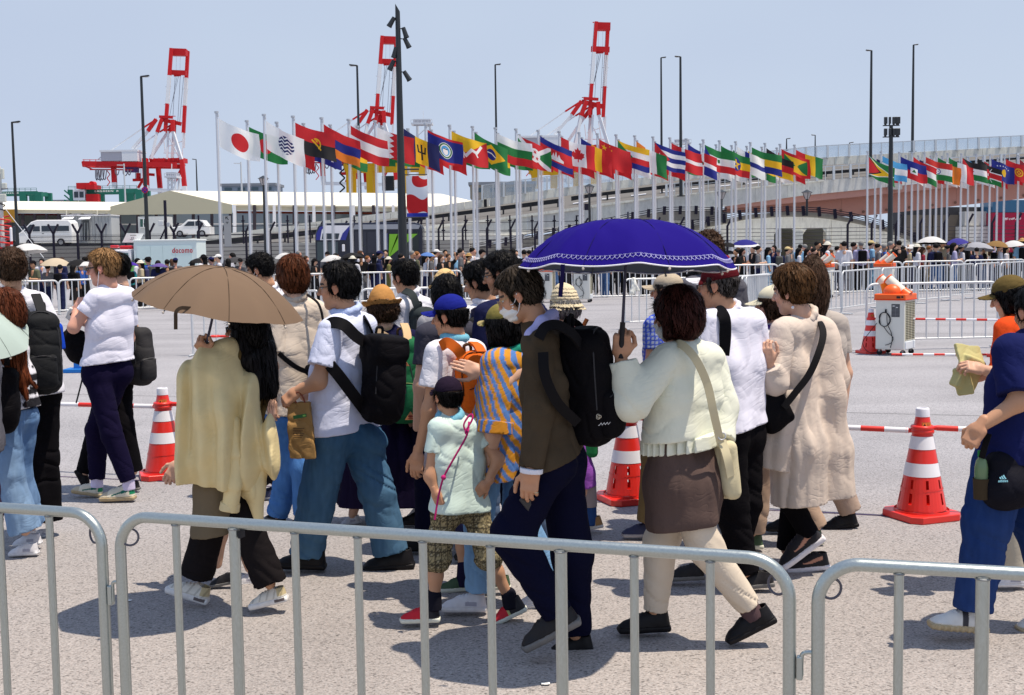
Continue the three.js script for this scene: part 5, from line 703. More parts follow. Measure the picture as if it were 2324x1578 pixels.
const cloth=vcMat(0.92,{bumpMap:crease,bumpScale:0.0032}),clothSat=vcMat(0.7,{specularIntensity:0.14,bumpMap:crease,bumpScale:0.0035}),skinMat=vcMat(0.5,{specularIntensity:0.55}),hairMat=vcMat(0.5,{specularIntensity:0.2}),strawMat=vcMat(0.9),shoeMat=vcMat(0.55,{specularIntensity:0.5});
const SK={light:RGB(0.60,0.36,0.25),mid:RGB(0.50,0.27,0.16),tan:RGB(0.42,0.21,0.12),pink:RGB(0.62,0.32,0.23)};
// ---- heads, in units of one head height, face towards +z
function headGeo(H,skin,o){
const v=(x,y,z)=>V(x,y,z).multiplyScalar(H),e=(c,r,p)=>ell(v(...c),v(...r),null,p),k=(a,ra,b,rb,p)=>cap(v(...a),ra*H,v(...b),rb*H,p),q=0.06*H,f=o.fem?0.93:1;
const P=[e([0,0.12,-0.06],[0.325,0.37,0.42]),e([0,-0.12,0.08],[0.27*f,0.36,0.30],{k:0.1*H}),k([-0.14*f,-0.3,0.08],0.11,[0,-0.41,0.24],0.085,{k:0.1*H}),k([0.14*f,-0.3,0.08],0.11,[0,-0.41,0.24],0.085,{k:0.1*H}),
k([-0.13,0.085,0.31],0.05,[0.13,0.085,0.31],0.05,{k:0.06*H}),e([-0.15,-0.13,0.25],[0.11,0.1,0.09],{k:q}),e([0.15,-0.13,0.25],[0.11,0.1,0.09],{k:q}),
e([-0.14,0,0.385],[0.075,0.05,0.07],{sub:1,k:0.05*H}),e([0.14,0,0.385],[0.075,0.05,0.07],{sub:1,k:0.05*H}),e([-0.135,-0.005,0.305],[0.05,0.042,0.045],{k:0.01*H}),e([0.135,-0.005,0.305],[0.05,0.042,0.045],{k:0.01*H}),
k([0,0.03,0.37],0.035,[0,-0.12,0.45],0.048,{k:0.04*H}),e([-0.05,-0.135,0.405],[0.035,0.03,0.04],{k:0.02*H}),e([0.05,-0.135,0.405],[0.035,0.03,0.04],{k:0.02*H}),k([-0.08,-0.245,0.335],0.024,[0.08,-0.245,0.335],0.024,{k:0.03*H}),k([-0.065,-0.285,0.33],0.028,[0.065,-0.285,0.33],0.028,{k:0.025*H}),k([-0.09,-0.265,0.385],0.008,[0.09,-0.265,0.385],0.008,{sub:1,k:0.012*H}),
k([0,-0.25,-0.1],0.215,[0,-0.55,-0.14],0.21,{k:0.1*H})];
for(const s of[-1,1]){const qq=new THREE.Quaternion().setFromEuler(new THREE.Euler(0.15,s*0.35,0));P.push(ell(v(s*0.335,-0.03,-0.03),v(0.04,0.125,0.075),qq,{k:0.03*H}),ell(v(s*0.372,-0.02,-0.01),v(0.022,0.075,0.04),qq,{sub:1,k:0.02*H}),e([s*0.33,-0.14,-0.01],[0.03,0.045,0.035],{k:0.03*H}));}
const hair=o.scalp,nl=new THREE.Color();
return sdfMesh(P,{cell:Math.max(0.0034,H*0.0155),k:0.08*H,col:(x,y,z,n,c)=>{
x/=H;y/=H;z/=H;const ax=Math.abs(x),m=1+0.07*n3(x*5,y*5,z*5);let r=skin.r*m,g=skin.g*m,b=skin.b*m;
const red=(ax>0.3&&y<0.15&&y>-0.2&&z>-0.15?0.5:0)+sst(0.16,0.05,Math.hypot(ax-0.18,y+0.13))*0.35+sst(0.1,0.02,Math.hypot(x,y+0.12))*(z>0.35?0.4:0);r*=1+red*0.14;g*=1-red*0.22;b*=1-red*0.22;
if(z>0.26&&ax<0.105-Math.abs(y+0.265)*0.6&&Math.abs(y+0.265)<0.042){r=skin.r*0.85;g=skin.g*0.5;b=skin.b*0.52;}
const by=y-0.098+Math.pow(ax-0.13,2)*1.6;if(z>0.2&&ax>0.05&&ax<0.235&&Math.abs(by)<0.022){r=hair.r+0.02;g=hair.g+0.015;b=hair.b+0.012;}
const ex=(ax-0.138)/0.058,ey=(y+0.003)/0.024,ee=ex*ex+ey*ey;if(z>0.25&&ee<1.5){if(ee>0.95){r=0.03;g=0.02;b=0.018;}else if(Math.abs(ex)<0.5){r=g=b=0.012;}else{r=0.55;g=0.52;b=0.5;}}
if(!o.bald&&y>0.02&&z<0.14+(y-0.1)*0.7&&(ax>0.2||y>0.2||z<-0.2)){r=lerp(r,hair.r,0.8);g=lerp(g,hair.g,0.8);b=lerp(b,hair.b,0.8);}
if(o.stubble&&y<-0.28&&z>0){r*=0.85;g*=0.85;b*=0.88;}
c.setRGB(r,g,b);
}});
}
const strands=(H,a,f=11,mess=0)=>(x,y,z)=>{x/=H;y/=H;z/=H;const th=Math.atan2(x,z+0.02),el=Math.atan2(y-0.05,Math.hypot(x,z));return H*(a*(n3(Math.sin(th)*f,Math.cos(th)*f,el*2.2)+0.6*n3(Math.sin(th)*f*2.6,Math.cos(th)*f*2.6,el*3.5))+mess*(0.7*n3(x*9,y*9,z*9)+0.5*n3(x*20,y*14,z*20)+0.5*Math.max(0,ridge(n3(x*16+3,y*12,z*16)))));};
const hairCol=(H,c,hi=0.5)=>(x,y,z,n,o)=>{x/=H;y/=H;z/=H;const th=Math.atan2(x,z),k=1+hi*n3(Math.sin(th)*16,Math.cos(th)*16,y*3)+hi*0.5*n3(Math.sin(th)*40,Math.cos(th)*40,y*5);o.setRGB(c.r*k,c.g*k,c.b*k);};
function hairGeo(H,o){
const v=(x,y,z)=>V(x,y,z).multiplyScalar(H),t=o.type,vol=o.vol??0.05,f=o.front??0;
const front=(a,b)=>{const n=V(0,-(b[1]-a[1]),b[0]-a[0]);const l=Math.hypot(n.y,n.z)*Math.sign(n.z)||1;return[0,n.y/l,n.z/l,(n.y*a[0]+n.z*a[1])/l*H];};
const P=[ell(v(0,0.13,-0.07),v(0.335+vol,0.385+vol*1.2,0.43+vol))],cuts=[];
if(t==='short'){P[0].cut=[front([-0.16,0.0],[0.36,0.33-f]),[0,-1,0.38,(o.nape??0.2)*H]];if(o.sides)for(const s of[-1,1])P.push(ell(v(s*0.3,-0.12,-0.02),v(0.09,0.26,0.2),null,{cut:[[0,0,1,0.1*H]]}));P.push(ell(v(0,0.3,0.1),v(0.3,0.18+vol,0.3),null,{cut:[front([0.1,0.2],[0.38,0.36-f])],k:0.05*H}));}
if(t==='bob'||t==='long'){const b=o.len??0.5;P.push(ell(v(0,-0.08,-0.16),v(0.37+vol,b,0.34+vol)),cap(v(-0.3,0.1,0.08),0.1*H,v(-0.3,-b*0.75,0.06),(0.07+vol*0.5)*H),cap(v(0.3,0.1,0.08),0.1*H,v(0.3,-b*0.75,0.06),(0.07+vol*0.5)*H),ell(v(0,-0.2,0.44),v(0.27,0.5,0.36),null,{sub:1,k:0.05*H}));cuts.push([0,-1,0.12,b*H]);if(o.bangs)P.push(ell(v(0,0.24,0.22),v(0.29,0.17,0.2),null,{k:0.05*H}));}
if(t==='mid'){const b=o.len??0.32;P[0].cut=[front([-0.25,0.08],[0.34,0.36-f])];P.push(ell(v(0,-0.02,-0.2),v(0.335+vol,b+0.05,0.28+vol)),ell(v(0,0.28,0.12),v(0.3,0.17+vol,0.28),null,{cut:[front([0.1,0.24],[0.38,0.38-f])],k:0.05*H}));for(const s of[-1,1])P.push(ell(v(s*0.31,-0.02,-0.04),v(0.085+vol*0.3,0.3,0.19),null,{cut:[[0,0,1,0.14*H]]}));cuts.push([0,-1,0.25,b*H]);}
if(t==='crop'){P[0].r.multiplyScalar(1);P[0].cut=[front([-0.2,-0.02],[0.36,0.34-f])];P.push(ell(v(0,-0.06,-0.2),v(0.29+vol,0.30,0.24+vol)),ell(v(0,0.3,0.1),v(0.3,0.17+vol,0.28),null,{cut:[front([0.1,0.2],[0.38,0.36-f])],k:0.05*H}));for(const s of[-1,1])P.push(ell(v(s*0.3,0.02,0.03),v(0.07+vol*0.4,0.22,0.12)));P.push(ell(v(0.34,-0.06,0),v(0.06,0.15,0.10),null,{sub:1,k:0.03*H}),ell(v(-0.34,-0.06,0),v(0.06,0.15,0.10),null,{sub:1,k:0.03*H}));}
if(o.under)cuts.push([0,1,-0.12,0.16*H]);
return sdfMesh(P,{cell:Math.max(0.0042,H*0.019),k:0.06*H,cuts,amp:0.06*H,disp:strands(H,o.st??0.013,o.f??18,o.mess??0),col:hairCol(H,o.c,o.hi??0.5)});
}
function wisps(g,H,o,n,down){
const p=g.attributes.position,N=g.attributes.normal,P=[],NN=[],C=[],UV=[],I=[],L0=H*(o.wl??(o.type==='crop'?0.17:0.2)),soft=o.type&&o.type!=='crop',lift=o.mess&&!soft?0.08+o.mess*4:0.035,a=V(),t=V(),nn=V(),c0=o.c,s=V();
for(let k=0;k<n;k++){const i=Math.floor(rnd()*p.count);a.fromBufferAttribute(p,i);nn.fromBufferAttribute(N,i);if(down)t.set(rr(-0.15,0.15),-1,rr(-0.15,0.15));else t.set(a.x,a.y-0.5*H,a.z+0.12*H).normalize().add(V(rr(-1,1),rr(-1,1),rr(-1,1)).multiplyScalar(soft?0.10+(o.mess??0)*6:0.14+(o.mess??0)*13));t.addScaledVector(nn,-t.dot(nn)).normalize();s.crossVectors(nn,t).normalize();const L=L0*rr(0.5,1.2),w=H*rr(0.002,0.006),q=0.6+rnd()*1.1+(rnd()>0.85?0.8:0),up=L*lift*rr(0.2,1.2);a.addScaledVector(nn,0.0015);
const b=P.length/3;for(let j=0;j<=3;j++){const u=j/3,bend=down?0:-u*u*L*0.5;for(const e of[-1,1]){P.push(a.x+t.x*L*u+nn.x*(up*u*1.6+bend*0.45)+s.x*e*w*(1-u*0.85),a.y+t.y*L*u+nn.y*(up*u*1.6+bend*0.45)+s.y*e*w*(1-u*0.85),a.z+t.z*L*u+nn.z*(up*u*1.6+bend*0.45)+s.z*e*w*(1-u*0.85));NN.push(nn.x,nn.y,nn.z);C.push(c0.r*q,c0.g*q,c0.b*q);UV.push(0,0);}if(j)I.push(b+j*2-2,b+j*2-1,b+j*2,b+j*2-1,b+j*2+1,b+j*2);}}
const r=new THREE.BufferGeometry();r.setAttribute('position',new THREE.Float32BufferAttribute(P,3));r.setAttribute('normal',new THREE.Float32BufferAttribute(NN,3));r.setAttribute('color',new THREE.Float32BufferAttribute(C,3));r.setAttribute('uv',new THREE.Float32BufferAttribute(UV,2));r.setIndex(I);return r;
}
function hatGeo(H,o){
const v=(x,y,z)=>V(x,y,z).multiplyScalar(H),t=o.type,c=o.c,c2=o.c2||c;let P,disp,amp=0,col=(x,y,z,n,q)=>{const b=z>0.34*H&&y<(0.27-0.1)*H+0.06*H;q.copy(b?c2:c);const k=1+(o.var??0.08)*n3(x/H*6,y/H*6,z/H*6)+(o.var?0.1:0.04)*n3(x/H*19,y/H*19,z/H*19);q.multiplyScalar(k);};
if(t==='cap'){const R=v(0.375,0.345+(o.hi??0),0.43);P=[ell(v(0,0.15,-0.07),R,null,{cut:[[0,-1,-0.12,-0.085*H]],k:0.02*H}),fun((x,y,z)=>{x/=H;y/=H;z/=H;const yy=y-(0.16-x*x*1.1-(z-0.3)*(o.dip??-0.02)),r=Math.hypot(x*0.98,(z-0.22)*0.72);return Math.max(Math.abs(yy)-0.012,r-0.36,0.22-z)*H*0.7;},v(-0.42,-0.1,0.2),v(0.42,0.22,0.85)),ell(v(0,0.5,-0.06),v(0.03,0.02,0.03))];if(o.seams){amp=0.012*H;disp=(x,y,z)=>{x/=H;z=z/H+0.07;const th=Math.atan2(x,z),a=ridge(((th*3/Math.PI+10)%1)-0.5),g=o.seams===2?0.006*Math.pow(Math.abs(Math.sin((x+y/H)*16)*Math.sin((x-y/H)*16)),0.5):0;return H*((a<-0.9?0.005:0)-g);};}}
else{const r0=o.r0??0.36,R=o.R??0.62,up=o.up??0,top=o.top??0.3,ring=o.ring??0;P=[ell(v(0,0.1,-0.05),v(r0,top+0.18,r0*1.14),null,{cut:[[0,-1,0,-0.04*H]],k:0.05*H}),fun((x,y,z)=>{x/=H;y/=H;z=z/H+0.05;const r=Math.hypot(x,z*0.9),u=clamp((r-r0)/(R-r0)),yb=0.08-(o.drop??0.12)*u+up*u*u+0.02*Math.sin(Math.atan2(x,z)*3+1)*u;return Math.max(Math.abs(y-yb)-0.014,r-R,r0*0.8-r)*H*0.65;},v(-R-0.02,-0.3,-R*1.15-0.1),v(R+0.02,0.42,R*1.15)),];if(ring){amp=0.02*H;disp=(x,y,z)=>H*ring*(Math.sin(y/H*75+Math.hypot(x,z)/H*50)*0.6+n3(x/H*22,y/H*22,z/H*22));}else{amp=0.02*H;disp=(x,y,z)=>H*0.01*n3(x/H*5,y/H*5,z/H*5);}col=tone(c,0.1,18/H*0.3);}
return sdfMesh(P,{cell:Math.max(0.0042,H*0.02),k:0.02*H,amp,disp,col});
}
// ---- hands: wrist at the origin, fingers along +y, back of the hand +z, thumb on +x
function handPrims(pose){
const[c0,th]={relaxed:[0.38,0.35],fist:[1.12,1],grip:[0.98,0.9],flat:[0.1,0.15],open:[0.22,-0.1],hold:[0.6,0.6]}[pose],P=[rbx(V(0,0.047,0),V(0.039,0.047,0.0145),0.014),cap(V(0,-0.035,0),0.026,V(0,0.02,0),0.029,{k:0.02}),ell(V(0.024,0.035,-0.012),V(0.02,0.035,0.016),null,{k:0.015})];
[[0.029,0.09,0.066],[0.0095,0.096,0.076],[-0.01,0.092,0.07],[-0.0285,0.081,0.054]].forEach(([x,y,L],i)=>{let p=V(x,y-0.006,0),a=0;[0.45,0.31,0.24].forEach((f,j)=>{a+=(c0+0.04*i)*[1.05,1.35,0.9][j];const d=V(-x*0.25*(j?1:-1.6)*(1-Math.min(1,c0)),Math.cos(a),-Math.sin(a)).normalize(),n=p.clone().addScaledVector(d,L*f),r=[0.0098,0.0088,0.0078,0.0072];P.push(cap(p,r[j]-(i===3?0.001:0),n,r[j+1]-(i===3?0.001:0),{k:0.0035}));p=n;});});
let p=V(0.03,0.022,-0.006),dirs=[V(0.74,0.66,-0.3-0.3*th),V(0.5-0.75*th,0.85,-0.35*th-0.12),V(0.35-1.0*th,0.85,-0.3*th)];[0.04,0.033,0.026].forEach((l,j)=>{const n=p.clone().addScaledVector(dirs[j].normalize(),l);P.push(cap(p,[0.0135,0.0108,0.0095][j],n,[0.011,0.0098,0.0082][j],{k:j?0.004:0.012}));p=n;});
return P;
}
function handGeo(pose,skin,at_,dir,back,left,sc=1){
const base=cached('hand'+pose,()=>sdfMesh(handPrims(pose),{cell:0.0036,k:0.004,col:(x,y,z,n,o)=>o.setRGB(1,1,1)}));
const g=base.clone(),Y=dir.clone().normalize(),Z=back.clone().addScaledVector(Y,-back.dot(Y)).normalize(),X=Y.clone().cross(Z);const p=g.attributes.position,c=g.attributes.color,im=g.index.array;
if(left){for(let i=0;i<p.count;i++){p.setX(i,-p.getX(i));g.attributes.normal.setX(i,-g.attributes.normal.getX(i));}for(let i=0;i<im.length;i+=3){const t=im[i];im[i]=im[i+1];im[i+1]=t;}}
for(let i=0;i<p.count;i++){const nail=p.getZ(i)>0.004&&p.getY(i)>0.13?1.08:1,k=nail*(1+0.05*n3(p.getX(i)*60,p.getY(i)*60,p.getZ(i)*60));c.setXYZ(i,skin.r*k,skin.g*k*0.97,skin.b*k*0.97);}
g.scale(sc,sc,sc);g.applyMatrix4(new THREE.Matrix4().makeBasis(X,Y,Z));g.translate(at_.x,at_.y,at_.z);return g;
}
// ---- shoes: heel at the origin, toe at x = 0.27
function shoeGeo(st){
return cached('shoe'+st.id,()=>{const hi=st.hi??0.1,P=[rbx(V(0.134,0.015,0),V(0.132,0.016,0.043),0.014),ell(V(0.19,0.02,0),V(0.085,0.022,0.049),null,{k:0.02,cut:[[0,-1,0,0]]}),cap(V(0.05,0.045,0),0.041,V(0.05,hi,0),0.036,{flatB:1}),cap(V(0.06,0.05,0),0.042,V(0.16,0.046,0),0.038),cap(V(0.15,0.044,0),0.037,V(0.222,0.03,0),0.031),cap(V(0.09,0.082,0),0.026,V(0.16,0.06,0),0.022,{k:0.02}),fun((x,y,z)=>Math.max(Math.hypot(x-0.048,z)-0.026,0.075-y),V(),V(),{sub:1,k:0.004})];
return sdfMesh(P,{cell:0.004,k:0.022,amp:0.004,cuts:[[0,-1,0,0]],disp:(x,y,z)=>(y<st.sole+0.002&&y>st.sole-0.003?0.0025:0)+(st.tread&&y<st.sole-0.006?0.0022*Math.sign(Math.sin(x*230)):0)+(y>0.055&&x>0.1&&x<0.18&&Math.abs(z)<0.02?0.0018*Math.sin(x*300):0),col:(x,y,z,n,o)=>{o.copy(y<st.sole?st.sc:st.c);if(st.paint)st.paint(x,y,z,o);const k=1+0.1*n3(x*40,y*40,z*40);o.multiplyScalar(k);}});});
}
// ---- a whole person
function person(label,foot,o){
const g=onY(foot[0],foot[1],0),s=F/depthOf(g),L=(x,y,z=0)=>onZ(x,y,g.z+z/100).sub(g),W=(x,y,z=0)=>onZ(x,y,g.z+z/100),t=thing(o.name||'person',label,'person',g);
const J={};for(const k in o.j)J[k]=L(...o.j[k]);const b=(o.b??1)*0.9,skin=SK[o.skin||'light'],geos=[];
const H=o.hh/s*0.92,mid=(p,q,k=0.5)=>p.clone().lerp(q,k);
const hm=new THREE.Matrix4().makeRotationY(-(o.yaw??90)*Math.PI/180-Math.atan((foot[0]-CX)/F)).multiply(new THREE.Matrix4().makeRotationX((o.pitch??8)*Math.PI/180)).multiply(new THREE.Matrix4().makeRotationZ((o.tilt??0)*Math.PI/180)).setPosition(J.h);
const hp=(x,y,z)=>V(x,y,z).multiplyScalar(H).applyMatrix4(hm),P=[],c=(a,ra,q,rb,e)=>{if(a&&q)P.push(cap(a,ra*b,q,rb*b,e));};
c(J.nk,0.06,hp(0,-0.42,-0.12),0.05);if(J.sl&&J.sr){c(J.sl,0.036,J.sr,0.036);c(mid(J.sl,J.sr),0.055,mid(J.pl,J.pr),0.07);c(J.nk,0.056,mid(J.sl,J.sr),0.045);}
for(const k of['l','r']){c(J['s'+k],0.042,J['e'+k],0.041);c(J['e'+k],0.043,J['w'+k],0.027);c(J['p'+k],o.bare?0.075:0.055,J['k'+k],o.bare?0.052:0.045);c(J['k'+k],0.053,mid(J['k'+k],J['a'+k],0.35),0.05);c(mid(J['k'+k],J['a'+k],0.35),0.05,J['a'+k],0.034);}
if(P.length)geos.push(sdfMesh(P,{cell:0.013,k:0.03,col:tone(skin,0.06,6)}));
if(!o.nohead){const hg=headGeo(H,skin,{fem:o.fem,scalp:o.hair?o.hair.c:skin,bald:!o.hair||o.hair.bald,stubble:o.stubble});hg.applyMatrix4(hm);geos.push(hg);}
for(const[at_,dir,back,pose,left,sc]of o.hands||[])geos.push(handGeo(pose,skin,L(...at_),V(...dir),V(...back),left,(sc??1)*(o.fem?0.87:0.95)));
mesh('body',mergeGeometries(geos,false),skinMat,t);
const hx=(name,geo,mat)=>{geo.applyMatrix4(hm);return mesh(name,geo,mat,t);};
if(o.hair){const hg=hairGeo(H,o.hair);hx('hair',mergeGeometries([hg,wisps(hg,H,o.hair,1500)],false),hairMat);}
if(o.hat)hx('hat',hatGeo(H,o.hat),o.hat.straw?strawMat:cloth);
const unit=gg=>{gg.scale(H,H,H);return gg;};
if(o.mask){const mk=hx('face_mask',sdfMesh([ell(V(0,-0.25,0.13).multiplyScalar(H),V(0.262,0.25,0.33).multiplyScalar(H),null,{cut:[[0,1,-0.14,-0.12*H],[0,-0.5,-1,0.02*H]]}),cap(V(0,-0.1,0.4).multiplyScalar(H),0.045*H,V(0,-0.2,0.45).multiplyScalar(H),0.05*H)],{cell:0.0045,k:0.05*H,amp:0.012*H,disp:(x,y,z)=>0.012*H*Math.sin(y/H*48+n3(x*30,y*9,z*30)),col:tone(RGB(0.74,0.74,0.72),0.05,20)}),cloth);const lp=[];for(const s2 of[-1,1])for(const y of[-0.13,-0.36])lp.push(unit(tube([V(s2*0.24,y,0.22),V(s2*0.315,y*0.8-0.02,0.1),V(s2*0.35,y<-0.2?-0.13:0.03,-0.03)],0.009,12,5)));hx('mask_loops',merge(lp),coneWhite);}
if(o.glasses){const dk=o.glasses==='sun',gm=M(dk?RGB(0.012,0.012,0.014):o.glasses==='wire'?RGB(0.35,0.25,0.12):RGB(0.03,0.025,0.02),0.35),parts=[];for(const s2 of[-1,1]){if(dk){const l=new RoundedBoxGeometry(0.19,0.13,0.03,2,0.014);l.rotateY(s2*0.28);l.translate(s2*0.135,-0.005,0.42);parts.push(l);}else{const l=new THREE.TorusGeometry(0.075,0.009,6,20);l.scale(1.15,0.85,1);l.rotateY(s2*0.2);l.translate(s2*0.135,-0.02,0.43);parts.push(l);}parts.push(beam(V(s2*0.22,0.02,0.39),V(s2*0.345,0.015,-0.02),0.016,dk?0.035:0.018));}parts.push(beam(V(-0.06,0.015,0.44),V(0.06,0.015,0.44),0.016));hx('glasses',unit(merge(parts)),gm);}
const api={t,g,s,L,W,J,H,hp,px:v=>v/s,mid};
const chain=(a,e)=>{const r=[];for(let i=1;i<a.length;i++)r.push(cap(L(a[i-1][0],a[i-1][1],a[i-1][2]),a[i-1][3]/s,L(a[i][0],a[i][1],a[i][2]),a[i][3]/s,e));return r;};
const plane=(x1,y1,x2,y2,sgn=1)=>{const p=L(x1,y1),q=L(x2,y2),d=q.clone().sub(p),n=V(d.y,-d.x,0).normalize().multiplyScalar(sgn);if(n.y*sgn>0)n.multiplyScalar(-1);return[n.x,n.y,n.z,n.dot(p)];};
api.chain=chain;api.plane=plane;
api.cloth=(name,prims,q)=>{let cg=sdfMesh(prims,{cell:q.cell??0.0105,k:q.k??0.05,amp:(q.fold?.[1]??0)*2,disp:q.disp||(q.fold?foldFn(...q.fold):null),cuts:q.cuts,col:q.col||tone(q.c,q.v??0.05,7)});if(q.mat===hairMat)cg=mergeGeometries([cg,wisps(cg,0.22,{c:q.c,wl:0.5},900,1)],false);return mesh(name,cg,q.mat||cloth,q.parent||t);};
const top=o.top;if(top){
const T=(top.t??0.105)*b,TB=Math.max((top.tb??0.118)*b,o.legs?o.legs.w[0]*b+0.013:0),pr=[],A=mid(J.sl,J.sr,0.15),B=mid(J.sr,J.sl,0.15),hem=top.hem,my=(hem[1]+hem[3])/2;
for(const[S,Pp,k]of[[A,J.pl,'pl'],[B,J.pr,'pr']]){const m=mid(S,Pp,0.38),e=L(o.j[k][0]+(top.dx??0),my+8,o.j[k][2]);pr.push(cap(S,T*0.68,m,T),cap(m,T,Pp,TB),cap(Pp,TB,e,TB));}
pr.push(cap(A,0.058*b,B,0.058*b),cap(J.nk,0.056*b,A,0.052*b),cap(J.nk,0.056*b,B,0.052*b),cap(mid(J.sl,J.sr),T*0.8,mid(J.pl,J.pr),TB));if(top.ex)for(const q of top.ex)pr.push(...chain(q));const sd=foot[0]*0.013;
const cuts=[plane(...hem)];const main=[...pr];const R=top.r||[0.068,0.066,0.05];
['l','r'].forEach((k,i)=>{const f=top.sl?.[i]??0.6;if(!f||!J['e'+k])return;const S=J['s'+k],E=J['e'+k],Wk=J['w'+k];const sv=f<1?[cap(S,R[0]*b,mid(S,E,f),R[1]*b,{flatB:1})]:[cap(S,R[0]*b,E,R[1]*b)];if(f>=1&&Wk)sv.push(cap(E,R[1]*b,mid(E,Wk,Math.min(1,f-1)),R[2]*b,{flatB:1}));main.push(cap(S,R[0]*b*0.9,mid(S,E,Math.min(f,0.3)),R[0]*b*0.6));api.cloth('sleeve',sv,{...top,cuts:top.cuts,k:0.03,fold:[top.fold?.[0]==='d'?'t':top.fold?.[0]||'t',(top.fold?.[1]??0.009)*1.05,sd+4+i,1.1]});});
api.cloth('shirt',main,{...top,cuts:[...cuts,...(top.cuts||[])],fold:top.fold?[top.fold[0],top.fold[1],sd,top.fold[2]??0.4]:['t',0.009,sd,0.4]}).name=top.name||'shirt';
if(top.collar){const r=[],n=10,d=hp(0,-0.42,-0.12).sub(J.nk).normalize(),C0=J.nk.clone().addScaledVector(d,(top.collar.up??0.02)),q=new THREE.Quaternion().setFromUnitVectors(V(0,1,0),d);const pt=a=>V(Math.cos(a)*0.068*b,-0.012*Math.cos(a+(o.yaw??90)*0.01745),Math.sin(a)*0.068*b).applyQuaternion(q).add(C0);for(let i=0;i<n;i++)r.push(cap(pt(i/n*6.283),top.collar.r??0.015,pt((i+1)/n*6.283),top.collar.r??0.015));api.cloth('collar',r,{c:top.collar.c||top.c,cell:0.007,k:0.012});}
}
const lg=o.legs;if(lg){
const[wh,wk,wa]=lg.w,pr=[];for(const k of['l','r'])if(J['k'+k]){const h=J['p'+k],kn=J['k'+k],an=J['a'+k],e=lg.end??1;pr.push(cap(h,wh*b,kn,wk*b,{k:0.03}),cap(kn,wk*b,mid(kn,an,e),wa*b,{flatB:1,k:0.03}));}
pr.push(cap(J.pl,wh*b,J.pr,wh*b));const up=L(0,lg.top);if(lg.ex)for(const q of lg.ex)pr.push(...chain(q));for(const k of['pl','pr'])pr.push(cap(J[k],wh*b,V(J[k].x,up.y+0.03,J[k].z),wh*0.92*b));
api.cloth(lg.name||'trousers',pr,{...lg,cuts:[[0,1,0,up.y]],k:0.035,fold:lg.fold?[lg.fold[0],lg.fold[1],foot[0]*0.017,0]:['l',0.009,foot[0]*0.017,0]});
}
for(const[st,h,e]of o.shoes||[]){const A=L(...h),B=L(...e),X=B.clone().sub(A),l=X.length();X.normalize();const Z=X.clone().cross(V(0,1,0)).normalize(),Y=Z.clone().cross(X);const m=mesh('shoe',shoeGeo(st),shoeMat,t);m.matrixAutoUpdate=true;m.quaternion.setFromRotationMatrix(new THREE.Matrix4().makeBasis(X,Y,Z));m.position.copy(A);m.scale.set(l/0.27,Math.min(1.1,l/0.27*1.02),Math.min(1.1,l/0.27));}
if(o.socks)for(const[a,q,r,c]of o.socks)api.cloth('sock',[cap(L(...a),r,L(...q),r*1.05,{flatB:1})],{c,cell:0.008,k:0});
return api;
}
function bagThing(P,name,label,cat,x,y,z){return thing(name,label,cat,P.W(x,y,z));}
function bagPart(P,t,name,prims,q){const m=sdfMesh(prims,{cell:q.cell??0.009,k:q.k??0.03,amp:(q.fold?.[1]??0)*2,disp:q.disp||(q.fold?foldFn(...q.fold):null),cuts:q.cuts,col:q.col||tone(q.c,q.v??0.08,9)});m.translate(P.g.x,P.g.y,P.g.z);return wm(name,m,q.mat||clothSat,q.parent||t);}
function strap(P,t,pts,w,c,ctr,th=0.008,name='strap'){const C=P.L(...ctr).add(P.g),g=ribbon(pts.map(p=>P.W(...p)),w,th,p=>{const o=p.clone().sub(C);o.y*=0.5;return o;},40);return wm(name,g,c.isMaterial?c:M(c,0.75),t);}
const bq=(rx,ry,rz)=>new THREE.Quaternion().setFromEuler(new THREE.Euler(rx,ry,rz,'YXZ'));
const mkShoe=(id,c,sc,sole=0.026,paint,e)=>({id,c,sc,sole,paint,...e});
const BLK=RGB(0.0045,0.004,0.0055),NAVY=RGB(0.0045,0.005,0.019),WHT=RGB(0.72,0.72,0.79);
// ---------------------------------------------------------------- the walkers, left to right
const shWhiteGreen=mkShoe('wg',RGB(0.62,0.58,0.47),RGB(0.42,0.33,0.20),0.03,(x,y,z,o)=>{if(x<0.035&&y>0.045)o.copy(RGB(0.01,0.22,0.10));const v=y-(0.045+(0.16-x)*0.28);if(x>0.05&&x<0.17&&Math.abs(v)<0.009*(x<0.1?1.2:0.6)&&Math.abs(z)>0.02)o.copy(RGB(0.005,0.12,0.09));if(x>0.2)o.lerp(RGB(0.35,0.26,0.14),0.5);});
const shBlack=mkShoe('bk',BLK,BLK,0.028),shWhite=mkShoe('wh',RGB(0.66,0.66,0.70),RGB(0.7,0.7,0.72),0.026,(x,y,z,o)=>{if(x>0.06&&x<0.13&&Math.abs(y-0.05)<0.012&&Math.abs(z)>0.025)o.copy(RGB(0.35,0.35,0.42));}),shChunk=mkShoe('ch',RGB(0.66,0.64,0.58),RGB(0.68,0.67,0.66),0.038,(x,y,z,o)=>{if(x<0.09&&y<0.034&&y>0.014&&Math.abs(z)>0.03&&x>0.02)o.copy(RGB(0.12,0.1,0.1));if(x<0.06&&y>0.05)o.copy(RGB(0.5,0.42,0.25));if(y>0.04&&Math.sin(x*130+y*60)>0.7)o.multiplyScalar(0.7);});
